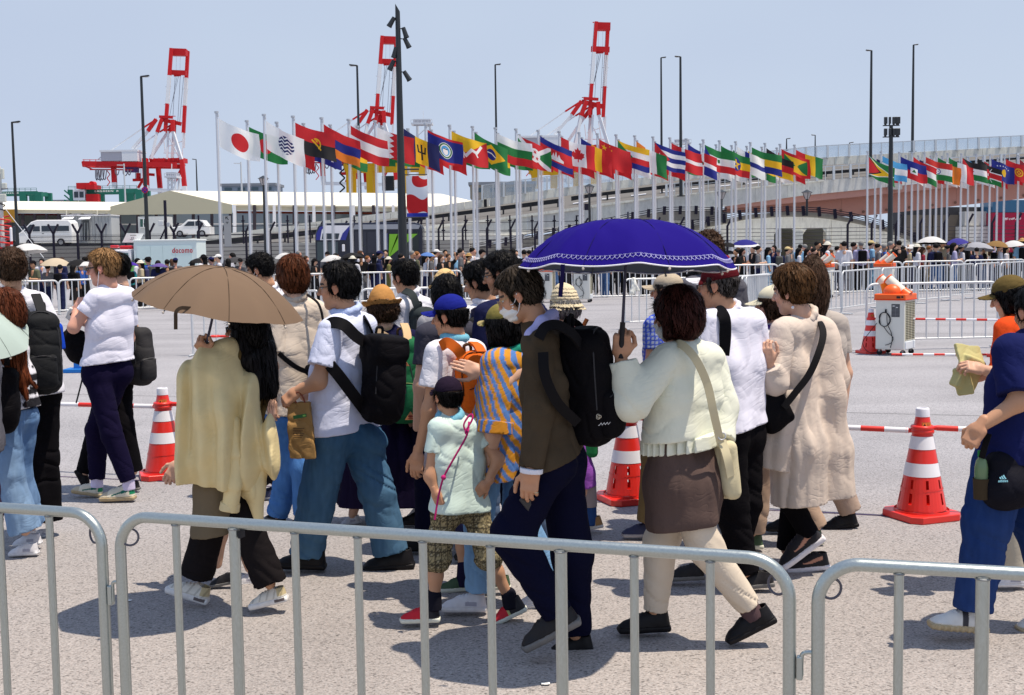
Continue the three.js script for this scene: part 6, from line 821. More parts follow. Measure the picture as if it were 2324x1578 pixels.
const shTick=mkShoe('nk',RGB(0.016,0.015,0.018),RGB(0.75,0.73,0.78),0.03,(x,y,z,o)=>{const v=y-(0.042+(0.17-x)*0.3+Math.max(0,x-0.13)*0.25);if(x>0.05&&x<0.17&&Math.abs(v)<0.01*clamp((0.175-x)*14,0.3,1)&&Math.abs(z)>0.018)o.copy(RGB(0.55,0.27,0.18));}),shRed=mkShoe('rd',RGB(0.02,0.02,0.025),RGB(0.66,0.68,0.6),0.03,(x,y,z,o)=>{if(x>0.13&&y>0.03)o.copy(RGB(0.55,0.015,0.03));if(x>0.115&&x<0.132&&y>0.03)o.copy(RGB(0.5,0.5,0.2));},{hi:0.12}),shGreen=mkShoe('gr',RGB(0.05,0.09,0.045),RGB(0.6,0.6,0.5),0.03),shTan=mkShoe('tn',RGB(0.68,0.66,0.62),RGB(0.72,0.72,0.7),0.024,(x,y,z,o)=>{if(x<0.07&&y>0.03)o.copy(RGB(0.36,0.2,0.08));}),shGrey=mkShoe('gy',RGB(0.62,0.62,0.6),RGB(0.45,0.36,0.22),0.03,(x,y,z,o)=>{if(x>0.11&&x<0.135&&y>0.03)o.copy(RGB(0.04,0.04,0.05));},{tread:1}),shNavy=mkShoe('nv',RGB(0.03,0.035,0.08),RGB(0.3,0.3,0.33),0.024),shDark=mkShoe('dk',RGB(0.014,0.013,0.015),RGB(0.16,0.155,0.15),0.03);
const hBlack=RGB(0.007,0.0065,0.007),hBrown=RGB(0.055,0.03,0.018),hBlond=RGB(0.27,0.15,0.065),hRed=RGB(0.10,0.028,0.012),hMaroon=RGB(0.035,0.01,0.008);
const denim=(r,g,b,fade=0.5)=>(x,y,z,n,o)=>{const f=clamp(0.5+0.9*n3(x*3,y*1.6,z*3)+0.3*n3(x*30,y*6,z*30))*fade,q=1+0.16*n3(x*60,y*14,z*60);o.setRGB(lerp(r,r*2.3+0.03,f)*q,lerp(g,g*1.9+0.03,f)*q,lerp(b,b*1.5+0.03,f)*q);};
function pack(P,label,x,y,z,o){
const t=bagThing(P,o.name||'backpack',label,'backpack',x,y,z),C=P.L(x,y,z),q=bq(o.pitch??0,o.yaw??0,o.roll??0),h=V(o.w/2/P.s,o.h/2/P.s,o.d??0.1),at_=(a,b,c)=>V(a*h.x,b*h.y,c*h.z).applyQuaternion(q).add(C);
const body=[rbx(C,h.clone(),Math.min(h.x,h.z,h.y)*0.75,q),ell(at_(0,-0.15,0.35),V(h.x*0.92,h.y*0.8,h.z*0.95),q)];if(o.lid)body.push(rbx(at_(0,0.72,0.12),V(h.x*0.99,h.y*0.27,h.z*1.05),0.03,q));bagPart(P,t,'main_body',body,{c:o.c,fold:['t',o.f??0.008,x*0.1,0.6],k:0.05,v:0.12});
if(o.pocket!==0)bagPart(P,t,'front_pocket',[rbx(at_(0,-0.42,1.0),V(h.x*0.78,h.y*0.42,h.z*0.35),0.035,q),ell(at_(0,-0.45,1.15),V(h.x*0.6,h.y*0.36,h.z*0.32),q)],{c:o.pc||o.c,fold:['t',0.005,x,1],k:0.03});
const W=(a,b,c)=>at_(a,b,c).add(P.g);wm('zip',tube([W(-0.95,-0.3,0.75),W(-0.86,0.5,0.72),W(-0.45,0.93,0.62),W(0.45,0.93,0.62),W(0.86,0.5,0.72),W(0.95,-0.3,0.75)],0.0035,40,5),M(o.zc||RGB(0.04,0.04,0.045),0.5),t);wm('haul_loop',tube([W(-0.2,0.92,-0.5),W(-0.17,1.16,-0.45),W(0.17,1.16,-0.45),W(0.2,0.92,-0.5)],0.008,20,6),M(o.lc||o.c,0.8),t);if(o.pocket!==0)wm('pocket_zip',tube([W(-0.72,-0.1,1.22),W(0,-0.04,1.36),W(0.72,-0.1,1.22)],0.003,20,5),M(o.zc||RGB(0.04,0.04,0.045),0.5),t);
for(const st of o.straps||[])strap(P,t,st,o.sw??0.045,o.sc||o.c,o.ctr||[x-30,y,0],0.012,'shoulder_strap');
return[t,W];
}
const patch=(t,p,w,h,tex,n)=>{const g=new THREE.PlaneGeometry(w,h);g.applyQuaternion(new THREE.Quaternion().setFromUnitVectors(V(0,0,1),n.normalize()));g.translate(p.x,p.y,p.z);return wm('label_patch',g,decalMat(tex),t);};
{
const P=person('person at the extreme left edge, only dark plum trousers showing',[-34,1345],{hh:112,yaw:100,hair:{type:'short',c:hBlack},b:1.05,j:{h:[-60,640,0],nk:[-55,700],sl:[-75,745,16],sr:[-45,740,-16],el:[-85,850,14],er:[-62,850,-16],wl:[-100,950,8],wr:[-80,950,-12],pl:[-50,1010,8],pr:[-45,1005,-8],kl:[-30,1170,8],kr:[-70,1170,-8],al:[-18,1310,6],ar:[-75,1310,-8]},
top:{c:RGB(0.1,0.1,0.12),hem:[-110,1020,10,1020],sl:[0.6,0.6]},legs:{c:RGB(0.035,0.022,0.05),w:[0.10,0.078,0.062],top:1005},shoes:[[shBlack,[-8,1345,6],[-95,1345,6]],[shBlack,[-60,1345,-8],[-140,1345,-8]]]});
}
{
const P=person('red haired woman at left edge behind a mint umbrella, black circles on her top',[48,1258],{fem:1,hh:92,yaw:120,hair:{type:'bob',c:hRed,len:0.55,vol:0.08,hi:0.8,st:0.02},j:{h:[8,705,4],nk:[12,770],sl:[-14,795,12],sr:[40,795,-12],el:[-40,870,14],er:[48,880,-14],wl:[-60,800,16],wr:[20,940,-10],pl:[12,950,6],pr:[48,945,-6],kl:[22,1080,8],kr:[40,1075,-8],al:[56,1205,6],ar:[70,1195,-12]},
top:{c:WHT,hem:[-30,932,70,925],sl:[0.6,0.6],fold:['t',0.008],col:(x,y,z,n,o)=>{o.copy(WHT);const u=x*14,v=y*14,a=Math.floor(u),b2=Math.floor(v);if(y>0.86&&y<1.12&&Math.hypot(u-a-0.5,v-b2-0.5)<0.3+0.16*Math.abs(n3(a*3.1,b2*1.7,0)))o.setRGB(0.02,0.02,0.025);}},
legs:{c:RGB(0.2,0.3,0.45),col:denim(0.10,0.19,0.36,0.9),w:[0.098,0.09,0.105],top:930,fold:['l',0.013]},shoes:[[shWhite,[88,1258,6],[20,1262,6]],[shWhite,[95,1235,-12],[30,1240,-12]]]});
P.cloth('hair',[...P.chain([[18,735,6,26],[30,800,8,22],[44,862,9,14],[62,905,10,5]]),...P.chain([[0,740,6,24],[8,810,10,20],[14,900,12,9]]),...P.chain([[30,760,4,20],[52,850,8,10],[80,880,8,3]])],{cell:0.009,k:0.03,c:hRed,col:(x,y,z,n,o)=>{const k=1+0.9*n3(x*60+y*8,y*3,z*50);o.setRGB(hRed.r*k*1.3,hRed.g*k*1.2,hRed.b*k);},disp:(x,y,z)=>0.012*n3(x*38+y*5,y*3,z*38),fold:['d',0.012],mat:hairMat});
const t=bagThing(P,'shoulder_bag','soft black shoulder bag hanging at the left edge against pale jeans','bag',14,905,18);bagPart(P,t,'body',[rbx(P.L(8,905,18),V(0.075,0.18,0.06),0.05,bq(0,0,-0.1)),ell(P.L(14,930,20),V(0.075,0.13,0.07))],{c:BLK,fold:['t',0.008,3],k:0.05});strap(P,t,[[14,830,18],[16,800,18],[-6,772,14],[-40,800,0]],0.03,BLK,[10,850,-6]);
}
const U={};
function umbrella(label,ctr,up,R,Hh,rot,o){
const t=thing('umbrella',label,'umbrella',ctr,o.group),N=o.n??8,q=new THREE.Quaternion().setFromUnitVectors(V(0,1,0),up.clone().normalize()),fx=p=>p.applyQuaternion(q),seg=o.seg??10,rings=o.rings??12;
const surf=(a,r)=>{const f=((a/6.28319*N)%1+1)%1,m=Math.sin(f*Math.PI),edge=1-0.055*Math.pow(m,1)*r;const rr_=R*r*edge,y=Hh*(1-Math.pow(r,o.pow??2.0))-0.03*m*r*r*R-(o.lip??0)*Math.pow(r,8);return V(Math.cos(a)*rr_,y,Math.sin(a)*rr_);};
const sheet=(off,r0,r1)=>{const P=[],I=[],C=[],n=N*seg;for(let j=0;j<=rings;j++)for(let i=0;i<=n;i++){const p=surf(rot+i/n*6.28319,lerp(r0,r1,j/rings));p.y+=off+(o.wr??0.002)*n3(p.x*30,p.z*30,off*10);fx(p);P.push(p.x,p.y,p.z);}for(let j=0;j<rings;j++)for(let i=0;i<n;i++){const a=j*(n+1)+i;I.push(a,a+1,a+n+1,a+1,a+n+2,a+n+1);}const g=new THREE.BufferGeometry();g.setAttribute('position',new THREE.Float32BufferAttribute(P,3));g.setIndex(I);const f=g.toNonIndexed();g.computeVertexNormals();return g;};
const cm=new THREE.MeshPhysicalMaterial({color:o.c,roughness:0.8,transmission:o.tr??0.12,thickness:0,specularIntensity:0.1,side:THREE.DoubleSide});const can=mesh('canopy',sheet(0,0.01,1),cm,t);
if(o.lining)mesh('lining',sheet(-0.006,0.02,0.985),M(o.lining,0.7),t);if(o.band)mesh('edge_band',sheet(0.004,o.band[0],o.band[1]),M(o.band[2],0.8),t);
if(o.far){mesh('shaft',rod(fx(V(0,Hh,0)),fx(V(0,-0.55,0)),0.008,0.008,6),blackRail,t);return t;}
for(let i=0;i<N;i++){const a=rot+i/N*6.28319,pts=[0.03,0.3,0.6,0.85,1].map(r=>{const p=surf(a,r);p.y-=0.012;return fx(p);});const rb=mesh('rib',tube(pts,0.0028,16,5),M(RGB(0.12,0.12,0.13),0.4,0.5),t);const e=surf(a,1.0),tip=fx(e.clone().multiplyScalar(1.0).setY(e.y-0.012));mesh('rib_tip',new THREE.SphereGeometry(0.006,8,6).translate(tip.x,tip.y,tip.z),M(RGB(0.5,0.45,0.4),0.4),rb);const k=surf(a,0.52);k.y-=0.014;mesh('stretcher',rod(fx(V(0,Hh*0.28,0)),fx(k),0.0022,0.0022,5),M(RGB(0.2,0.2,0.21),0.4,0.6),rb);
mesh('seam',tube([0.03,0.3,0.6,0.85,0.995].map(r=>{const p=surf(a,r);p.y+=0.0015;return fx(p);}),0.0016,14,4),M(o.c.clone().multiplyScalar(0.45),0.8),can);}
if(o.trim){const n=N*12,pts=[];for(let i=0;i<=n;i++){const p=surf(rot+i/n*6.28319,1);p.y-=0.003;pts.push(fx(p));}mesh('edge_trim',tube(pts,0.0032,n*2,5),M(o.trim,0.8),t);}
if(o.hearts){const n=132;const hearts=[];for(let i=0;i<n;i++){const a=rot+(i+0.5)/n*6.28319,hp_=[];for(let k=0;k<=14;k++){const u=k/14*6.283,hx_=0.5*Math.pow(Math.sin(u),3),hy=(13*Math.cos(u)-5*Math.cos(2*u)-2*Math.cos(3*u)-Math.cos(4*u))/30;const p=surf(a+hx_*6.28319/n*1.25,0.95-hy*0.034);p.y+=0.0035;hp_.push(fx(p));}hearts.push(tube(hp_,0.0011,14,3,true));}const hm_=mesh('heart_trim',merge(hearts),M(RGB(0.45,0.45,0.75),0.7),can);hm_.userData.kind='stuff';}
mesh('ferrule',rod(fx(V(0,Hh-0.005,0)),fx(V(0,Hh+0.035,0)),0.006,0.004,8),M(RGB(0.08,0.08,0.09),0.4,0.4),t);
if(o.hand){const h=o.hand.clone().sub(ctr),top=fx(V(0,Hh-0.01,0));mesh('shaft',rod(top,h,0.0055,0.0065,10),M(RGB(0.03,0.025,0.05),0.35,0.3),t);const d=h.clone().sub(top).normalize();mesh('handle',rod(h.clone().addScaledVector(d,-0.03),h.clone().addScaledVector(d,o.hl??0.12),0.011,0.013,12),M(RGB(0.02,0.018,0.02),0.5),t);}
if(o.tie)mesh('closing_strap',ribbon(o.tie.map(p=>p.clone().sub(ctr)),0.016,0.004,()=>V(0.3,0.1,1),16),M(o.c.clone().multiplyScalar(0.22),0.8),t);
return t;
}
umbrella('pale mint umbrella half out of frame at the left edge',at(-104,735,6.9),V(0.35,0.85,0.25),0.42,0.15,0.3,{c:RGB(0.55,0.66,0.62),lining:RGB(0.6,0.62,0.6),tr:0.35});
{
const P=person('man seen from behind at far left, tousled dark hair, white T-shirt, wide black trousers',[92,1222],{hh:92,yaw:168,pitch:4,skin:'mid',hair:{type:'crop',c:hBrown,vol:0.075,mess:0.03,st:0.02,f:14},b:1.02,j:{h:[24,611],nk:[30,662],sl:[-28,692,6],sr:[84,690,-4],el:[-50,770,10],er:[118,762,-4],wl:[-40,840,0],wr:[128,830,-2],pl:[38,888,4],pr:[92,886,-4],kl:[60,1040,6],kr:[92,1042,-4],al:[70,1170,4],ar:[104,1178,-6]},hands:[[[128,832,-2],[0,-1,0.1],[1,0,0],'relaxed',1]],
top:{c:WHT,hem:[-20,905,130,893],sl:[0.9,0.95],r:[0.085,0.085,0.07]},legs:{c:BLK,w:[0.125,0.118,0.11],top:880,fold:['l',0.016]},shoes:[[shWhite,[118,1222,-6],[70,1214,-6]],[shWhite,[80,1210,4],[32,1208,4]]]});
P.cloth('cuff',P.chain([[122,748,-4,20],[132,795,-4,16]],{flatB:1}),{c:RGB(0.01,0.06,0.5),fold:['t',0.006,2]});
pack(P,'large black backpack on the dark haired man at far left',96,800,13,{w:78,h:185,d:0.11,yaw:0.35,c:RGB(0.016,0.017,0.019),sw:0.055,f:0.012,straps:[[[30,690,14],[52,705,17],[70,735,22],[74,760,20]],[[80,668,10],[88,690,14],[96,720,18],[94,750,20]]],ctr:[60,800,-8]});
const pt=canvasTex(64,64,x=>{x.strokeStyle='#1a1a1a';x.lineWidth=4;x.beginPath();x.arc(34,24,12,0,7);x.moveTo(10,20);x.lineTo(30,44);x.lineTo(54,40);x.moveTo(22,50);x.lineTo(40,30);x.moveTo(46,10);x.lineTo(52,50);x.stroke();});const pp=P.L(45,708,14);const pl=mesh('printed_emblem',new THREE.PlaneGeometry(0.055,0.055).rotateY(-0.1).translate(pp.x,pp.y,pp.z+0.005),decalMat(pt),P.t);
}
{
const P=person('person almost hidden behind the blond man, only black trousers and shoes showing',[304,1114],{hh:74,yaw:120,hair:{type:'short',c:hBlack},j:{h:[262,612,-2],nk:[268,655],sl:[245,680,12],sr:[290,680,-12],el:[240,745,14],er:[300,745,-14],wl:[225,790,10],wr:[270,790,-16],pl:[248,850,6],pr:[272,850,-6],kl:[225,960,-6],kr:[278,965,6],al:[192,1072,-6],ar:[302,1070,6]},top:{c:RGB(0.05,0.05,0.06),hem:[220,862,305,860]},legs:{c:BLK,w:[0.105,0.085,0.078],top:850},shoes:[[shBlack,[168,1068,-6],[196,1118,-6]],[shDark,[318,1112,6],[262,1116,6]]]});
pack(P,'boxy black backpack sticking out behind the blond man in the white T-shirt',311,808,0,{w:50,h:132,d:0.12,yaw:0.9,c:RGB(0.035,0.034,0.036),zc:RGB(0.1,0.1,0.1),f:0.005,straps:[[[300,745,6],[292,705,8],[285,680,6]]]});
}
{
const P=person('blond man in white T-shirt, navy trousers and sunglasses, black bag held at his chest',[262,1134],{hh:84,yaw:106,pitch:6,skin:'pink',glasses:'sun',hair:{type:'crop',c:hBlond,vol:0.04,st:0.018,mess:0.014,hi:0.7,nape:0.3},b:1.0,j:{h:[232,607,2],nk:[243,653],sl:[217,676,11],sr:[288,672,-10],el:[166,744,15],er:[292,768,-16],wl:[172,704,4],wr:[160,722,-20],pl:[218,850,5],pr:[268,846,-5],kl:[252,985,8],kr:[219,975,-8],al:[290,1092,9],ar:[219,1088,-9]},
hands:[[[173,702,3],[0.35,0.9,-0.3],[-0.6,0.2,0.75],'grip'],[[166,708,-18],[0.5,0.85,-0.2],[-0.8,0.3,0.3],'hold',1]],
top:{c:RGB(0.72,0.72,0.84),hem:[192,829,294,818],sl:[0.55,0.7],r:[0.075,0.078,0.06],t:0.094,tb:0.103,fold:['t',0.009,0.5]},legs:{c:RGB(0.007,0.005,0.024),w:[0.104,0.086,0.064],top:800},socks:[[[290,1085,9],[292,1112,9],0.042,RGB(0.6,0.55,0.75)],[[219,1082,-9],[219,1106,-9],0.042,RGB(0.6,0.55,0.75)]],
shoes:[[shWhiteGreen,[308,1134,9],[226,1137,9]],[shWhiteGreen,[232,1128,-9],[162,1118,-9]]]});
const t=bagThing(P,'shoulder_bag','soft black bag clutched in front by the blond man, drawstring dangling','bag',172,780,-6);bagPart(P,t,'body',[rbx(P.L(174,785,-8),V(0.085,0.11,0.09),0.06,bq(0,0.4,0.25)),ell(P.L(160,770,-6),V(0.06,0.09,0.08)),ell(P.L(190,800,-8),V(0.07,0.1,0.08))],{c:BLK,fold:['t',0.01,5],k:0.06});wm('drawstring',tube([P.W(190,825,2),P.W(186,858,6),P.W(178,892,6),P.W(172,915,5)],0.006,20,6),blackRail,t);wm('strap',tube([P.W(165,745,-2),P.W(188,700,2),P.W(215,668,4),P.W(235,662,0)],0.007,20,6),blackRail,t);
const cup=thing('paper_napkin','white crumpled paper held in the blond man\u2019s hand','paper',P.W(163,712,-8));bagPart(P,cup,'sheet',[rbx(P.L(160,714,-8),V(0.03,0.045,0.008),0.006,bq(0.2,0.4,-0.5))],{c:RGB(0.75,0.75,0.72),cell:0.006,fold:['c',0.006,1],k:0});
mesh('wrist_watch',new THREE.TorusGeometry(0.031,0.008,8,20).rotateX(1.4).rotateZ(0.25).translate(...P.L(170,712,5).toArray()),blackRail,P.t);wm('earphone_wire',tube([P.W(224,605,9),P.W(223,622,11),P.W(221,645,11),P.W(219,662,10)],0.0022,20,5),coneWhite,P.t);
}
{
const P=person('bare legged walker hidden behind the cream coat, hand and white shoes showing',[545,1330],{hh:84,yaw:95,hair:{type:'short',c:hBlack},b:0.86,j:{h:[528,848,0],nk:[522,884],sl:[505,902,14],sr:[510,902,-14],el:[450,950,6],er:[505,960,-14],wl:[408,1052,0],wr:[490,1040,-14],pl:[505,1060,6],pr:[508,1060,-6],kl:[500,1180,6],kr:[530,1175,-6],al:[492,1280,6],ar:[566,1290,-6]},hands:[[[407,1054,0],[-0.55,-0.75,0.1],[0.1,0.3,0.9],'relaxed']],
top:{c:RGB(0.10,0.015,0.02),hem:[460,1060,560,1060],sl:[1.9,1.9],r:[0.06,0.055,0.045]},legs:{c:RGB(0.1,0.1,0.12),w:[0.09,0.08,0.08],top:1050,end:0.12},shoes:[[shDark,[540,1322,4],[476,1334,4]],[shWhite,[592,1324,-6],[528,1330,-6]]]});
const t=bagThing(P,'tote_bag','dark red bag edge showing between the cream coat and the cone','bag',424,1005,2);bagPart(P,t,'body',[rbx(P.L(426,1010,2),V(0.025,0.075,0.05),0.02,bq(0,0.3,-0.3))],{c:RGB(0.10,0.008,0.015),fold:['t',0.006,2]});wm('handle',tube([P.W(416,985,4),P.W(410,1005,5),P.W(408,1025,5)],0.004,12,5),M(RGB(0.06,0.005,0.01),0.8),t);
}
{
const P=person('long black haired woman under the tan umbrella, cream overshirt draped on her shoulder',[520,1382],{fem:1,hh:102,yaw:104,pitch:4,glasses:'sun',skin:'mid',hair:{type:'long',c:hBlack,len:0.62,vol:0.06,hi:0.7},b:0.9,j:{h:[556,744,2],nk:[560,800],sl:[512,812,12],sr:[598,818,-8],el:[478,868,14],er:[575,925,-10],wl:[470,800,16],wr:[560,960,0],pl:[500,1030,6],pr:[540,1030,-6],kl:[480,1175,-4],kr:[555,1180,8],al:[445,1308,-4],ar:[612,1326,8]},
hands:[[[474,806,17],[-0.5,0.65,0.2],[-0.55,-0.2,0.7],'grip']],
top:{c:RGB(0.13,0.085,0.03),hem:[460,1040,600,1040],sl:[0.8,1.9],r:[0.07,0.062,0.05]},legs:{c:RGB(0.012,0.010,0.011),w:[0.105,0.098,0.105],top:1020,fold:['l',0.011]},shoes:[[shChunk,[472,1372,-4],[374,1342,-4]],[shChunk,[656,1362,8],[566,1384,8]]]});
P.cloth('skirt',P.chain([[505,1040,6,46],[490,1110,8,52],[478,1205,9,46]]),{c:RGB(0.15,0.12,0.08),cuts:[P.plane(430,1212,560,1196)],fold:['d',0.01,4],k:0.03});
P.cloth('hair',[...P.chain([[572,745,-4,40],[582,800,-2,40],[590,850,0,36],[602,885,2,22]]),...P.chain([[545,760,6,22],[560,820,8,26],[572,868,8,20],[588,900,8,8]]),...P.chain([[600,830,0,22],[612,875,2,14],[622,900,3,4]]),...P.chain([[585,850,6,16],[606,895,6,6]])],{cell:0.008,k:0.03,amp:0.01,c:hBlack,col:(x,y,z,n,o)=>{const k=1+0.8*n3(x*50+y*6,y*2,z*50);o.setRGB(0.010*k,0.009*k,0.010*k);},disp:(x,y,z)=>0.007*n3(x*42+y*4,y*2.4,z*42)+0.004*n3(x*90,y*4,z*90),fold:['d',0.009],mat:hairMat});
const cream=RGB(0.72,0.60,0.33),sh=thing('overshirt','cream linen overshirt hanging loose over the shoulder of the umbrella woman, sleeve dangling','shirt',P.W(495,960,14));
const hang=(x,y,z,f)=>foldFn('d',1,2.7)(x,y,z);
bagPart(P,sh,'main_cloth',[...P.chain([[505,796,14,26],[478,850,16,46],[486,930,17,54],[496,1010,17,50],[505,1075,17,46]]),...P.chain([[470,820,16,30],[444,870,16,36],[448,960,15,44],[438,1050,15,40],[424,1102,15,26]]),...P.chain([[520,800,10,24],[532,880,13,40],[552,980,13,44],[566,1050,12,38],[572,1085,11,28]]),...P.chain([[430,860,15,22],[424,890,16,14]])],{c:cream,cell:0.009,k:0.05,disp:(x,y,z)=>{const lowr=clamp((1.36-y)*3,0.2,1);const q=x+0.05*n3(x*4,y*2.2,5);return lowr*(0.027*Math.sin(q*62+2.2*n3(q*5,y*1.6,3))+0.010*Math.sin(q*27+y*3)-0.034*Math.pow(Math.max(0,1-3*Math.abs(n3(q*6+4,y*0.8,2.2))),2))+0.004*n3(x*24,y*13,z*20);},fold:['d',0.045],cuts:[P.plane(395,1118,470,1124),P.plane(470,1082,600,1100)],col:tone(cream,0.05,12)});
bagPart(P,sh,'sleeve',P.chain([[530,960,20,22],[534,1030,22,20],[528,1100,22,22],[520,1160,22,21]],{flatB:1}),{c:cream,fold:['d',0.012,7],k:0.03});bagPart(P,sh,'shirt_tail',[...P.chain([[560,1010,10,32],[578,1060,10,24],[572,1110,12,26],[584,1178,13,10]])],{c:cream,fold:['d',0.016,9],k:0.04});bagPart(P,sh,'cuff',P.chain([[522,1140,22,22.5],[519,1160,22,22.5]],{flatB:1,flatA:1}),{c:RGB(0.68,0.57,0.33),fold:['c',0.003,9],k:0});
umbrella('tan umbrella held by the woman with long black hair',P.W(494,694,18),V(0.19,1,0.05),190/P.s*0.985,84/P.s,0.42,{c:RGB(0.175,0.12,0.082),lining:RGB(0.12,0.08,0.05),hand:P.W(466,790,19),tr:0.06,pow:2.3,wr:0.004,tie:[P.W(432,700,55),P.W(408,700,58),P.W(399,708,59),P.W(398,726,59),P.W(398,748,59)]});
}
{
person('man with short curly black hair and face mask behind the tan umbrella',[612,1132],{hh:74,yaw:112,pitch:18,skin:'mid',mask:1,hair:{type:'crop',c:hBlack,vol:0.05,mess:0.03,nape:0.26},j:{h:[588,612,2],nk:[606,655],sl:[590,680,12],sr:[640,680,-12],el:[575,770,14],er:[650,770,-14],wl:[560,840,10],wr:[625,840,-14],pl:[592,860,6],pr:[618,860,-6],kl:[598,985,6],kr:[625,985,-6],al:[596,1098,6],ar:[622,1094,-6]},top:{c:WHT,hem:[560,880,650,880],collar:{r:0.016}},legs:{c:BLK,w:[0.11,0.09,0.085],top:860},shoes:[[shNavy,[618,1132,6],[566,1134,6]],[shNavy,[634,1122,-6],[588,1124,-6]]]});
}
{
const P=person('person with brown bowl-cut hair in beige polo shirt and blue jeans',[640,1194],{hh:90,yaw:152,pitch:6,hair:{type:'mid',c:RGB(0.085,0.026,0.010),vol:0.085,len:0.46,hi:0.9,st:0.02,f:14},b:0.98,j:{h:[661,628,0],nk:[670,682],sl:[628,712,10],sr:[716,706,-8],el:[622,826,14],er:[740,820,-8],wl:[618,910,16],wr:[745,905,-2],pl:[640,945,5],pr:[688,942,-5],kl:[655,1060,-6],kr:[690,1065,6],al:[628,1170,-6],ar:[690,1170,6]},hands:[[[617,912,16],[0,-1,0.1],[-0.6,0,0.8],'relaxed']],
top:{c:RGB(0.64,0.55,0.46),hem:[606,934,742,946],sl:[0.78,0.8],r:[0.088,0.092,0.07],t:0.115,tb:0.128,fold:['t',0.008,0.2],collar:{r:0.021,up:0.03,c:RGB(0.52,0.44,0.36)}},legs:{c:RGB(0.1,0.2,0.5),col:denim(0.035,0.12,0.34,0.55),w:[0.112,0.095,0.085],top:930,fold:['l',0.012]},shoes:[[shDark,[648,1188,-6],[600,1178,-6]],[shDark,[716,1196,6],[650,1198,6]]]});
const t=bagThing(P,'crossbody_bag','black cross-body bag strap and pouch on the beige polo back','bag',704,838,20);strap(P,t,[[632,802,20],[650,818,19],[676,836,17],[702,846,14]],0.03,BLK,[676,800,-6]);strap(P,t,[[696,668,6],[722,690,8],[734,740,9],[736,790,8]],0.014,BLK,[680,780,-6]);bagPart(P,t,'pouch',[rbx(P.L(708,840,12),V(0.045,0.035,0.035),0.025)],{c:BLK});
}
{
const P=person('stout man with glasses and thinning dark hair, pale blue-white polo, wide blue jeans',[760,1292],{hh:106,yaw:104,pitch:6,skin:'mid',glasses:'thin',hair:{type:'crop',c:hBlack,vol:0.07,front:0.16,hi:0.9,st:0.02,mess:0.012},b:1.12,j:{h:[765,650,2],nk:[786,712],sl:[752,752,15],sr:[826,742,-12],el:[722,866,22],er:[800,860,-18],wl:[672,890,20],wr:[690,900,-8],pl:[752,985,8],pr:[812,980,-8],kl:[720,1130,5],kr:[856,1120,0],al:[694,1262,4],ar:[886,1254,0]},
hands:[[[673,889,20],[-0.75,-0.6,0.1],[-0.3,0.6,0.7],'grip',0,1.02]],
top:{c:RGB(0.64,0.68,0.86),hem:[705,984,875,968],sl:[0.72,0.7],r:[0.076,0.084,0.07],t:0.106,tb:0.118,fold:['t',0.0085,0.5],ex:[[[738,850,10,34],[735,960,10,30]]],collar:{r:0.02,up:0.028,c:RGB(0.46,0.55,0.80)}},legs:{c:RGB(0.1,0.2,0.3),col:denim(0.030,0.085,0.17,0.55),w:[0.116,0.102,0.098],top:960,fold:['l',0.013],ex:[[[800,985,2,46],[842,1005,0,38]]]},shoes:[[shBlack,[741,1292,5],[628,1288,5]],[shBlack,[943,1288,0],[824,1298,0]]]});
pack(P,'tall black roll-top backpack on the man in the pale polo',868,862,12,{w:86,h:195,d:0.1,yaw:0.75,roll:-0.08,c:BLK,lid:1,pocket:0,f:0.01,sw:0.062,ctr:[770,800,2],straps:[[[842,786,8],[806,762,20],[780,738,23],[756,732,21],[738,742,18]],[[748,828,24],[770,855,25],[800,895,22],[830,935,12]],[[850,775,-4],[838,740,0],[826,720,2]]]});
const bg=thing('paper_bag','brown paper carrier bag with a green label held by the man in glasses','paper bag',P.W(683,970,18)),kraft=RGB(0.34,0.20,0.075);bagPart(P,bg,'bag_body',[fun((x,y,z)=>{const c=P.L(684,975,19),dx=x-c.x,dy=y-c.y,dz=z-c.z,k=1-0.55*clamp((dy-0.03)/0.13),w=0.068*(0.85+0.15*k);return Math.max(Math.abs(dx+0.06*dy)-w,Math.abs(dz)-0.045*k-0.003,Math.abs(dy)-0.148)*0.8;},P.L(684,975,19).addScalar(-0.2),P.L(684,975,19).addScalar(0.2))],{c:kraft,cell:0.007,fold:['c',0.007,3],k:0,v:0.1});
const gl=canvasTex(128,128,x=>{x.fillStyle='#1c5a2e';x.save();x.translate(20,16);x.rotate(-0.12);x.fillRect(0,0,84,16);x.fillStyle='#7aa84e';x.fillRect(60,4,18,8);x.restore();x.fillStyle='rgba(60,36,14,.85)';for(let i=0;i<6;i++)x.fillRect(18,72+i*8,70-(i%3)*9,3);});patch(bg,P.W(681,968,25.5),0.11,0.15,gl,V(-0.1,0,1));for(const dz of[-2,3])wm('handle',tube([P.W(672,915,18+dz),P.W(666,900,19+dz),P.W(676,890,20+dz),P.W(686,900,19+dz),P.W(692,915,18+dz)],0.005,20,5),M(RGB(0.25,0.08,0.05),0.8),bg);
}
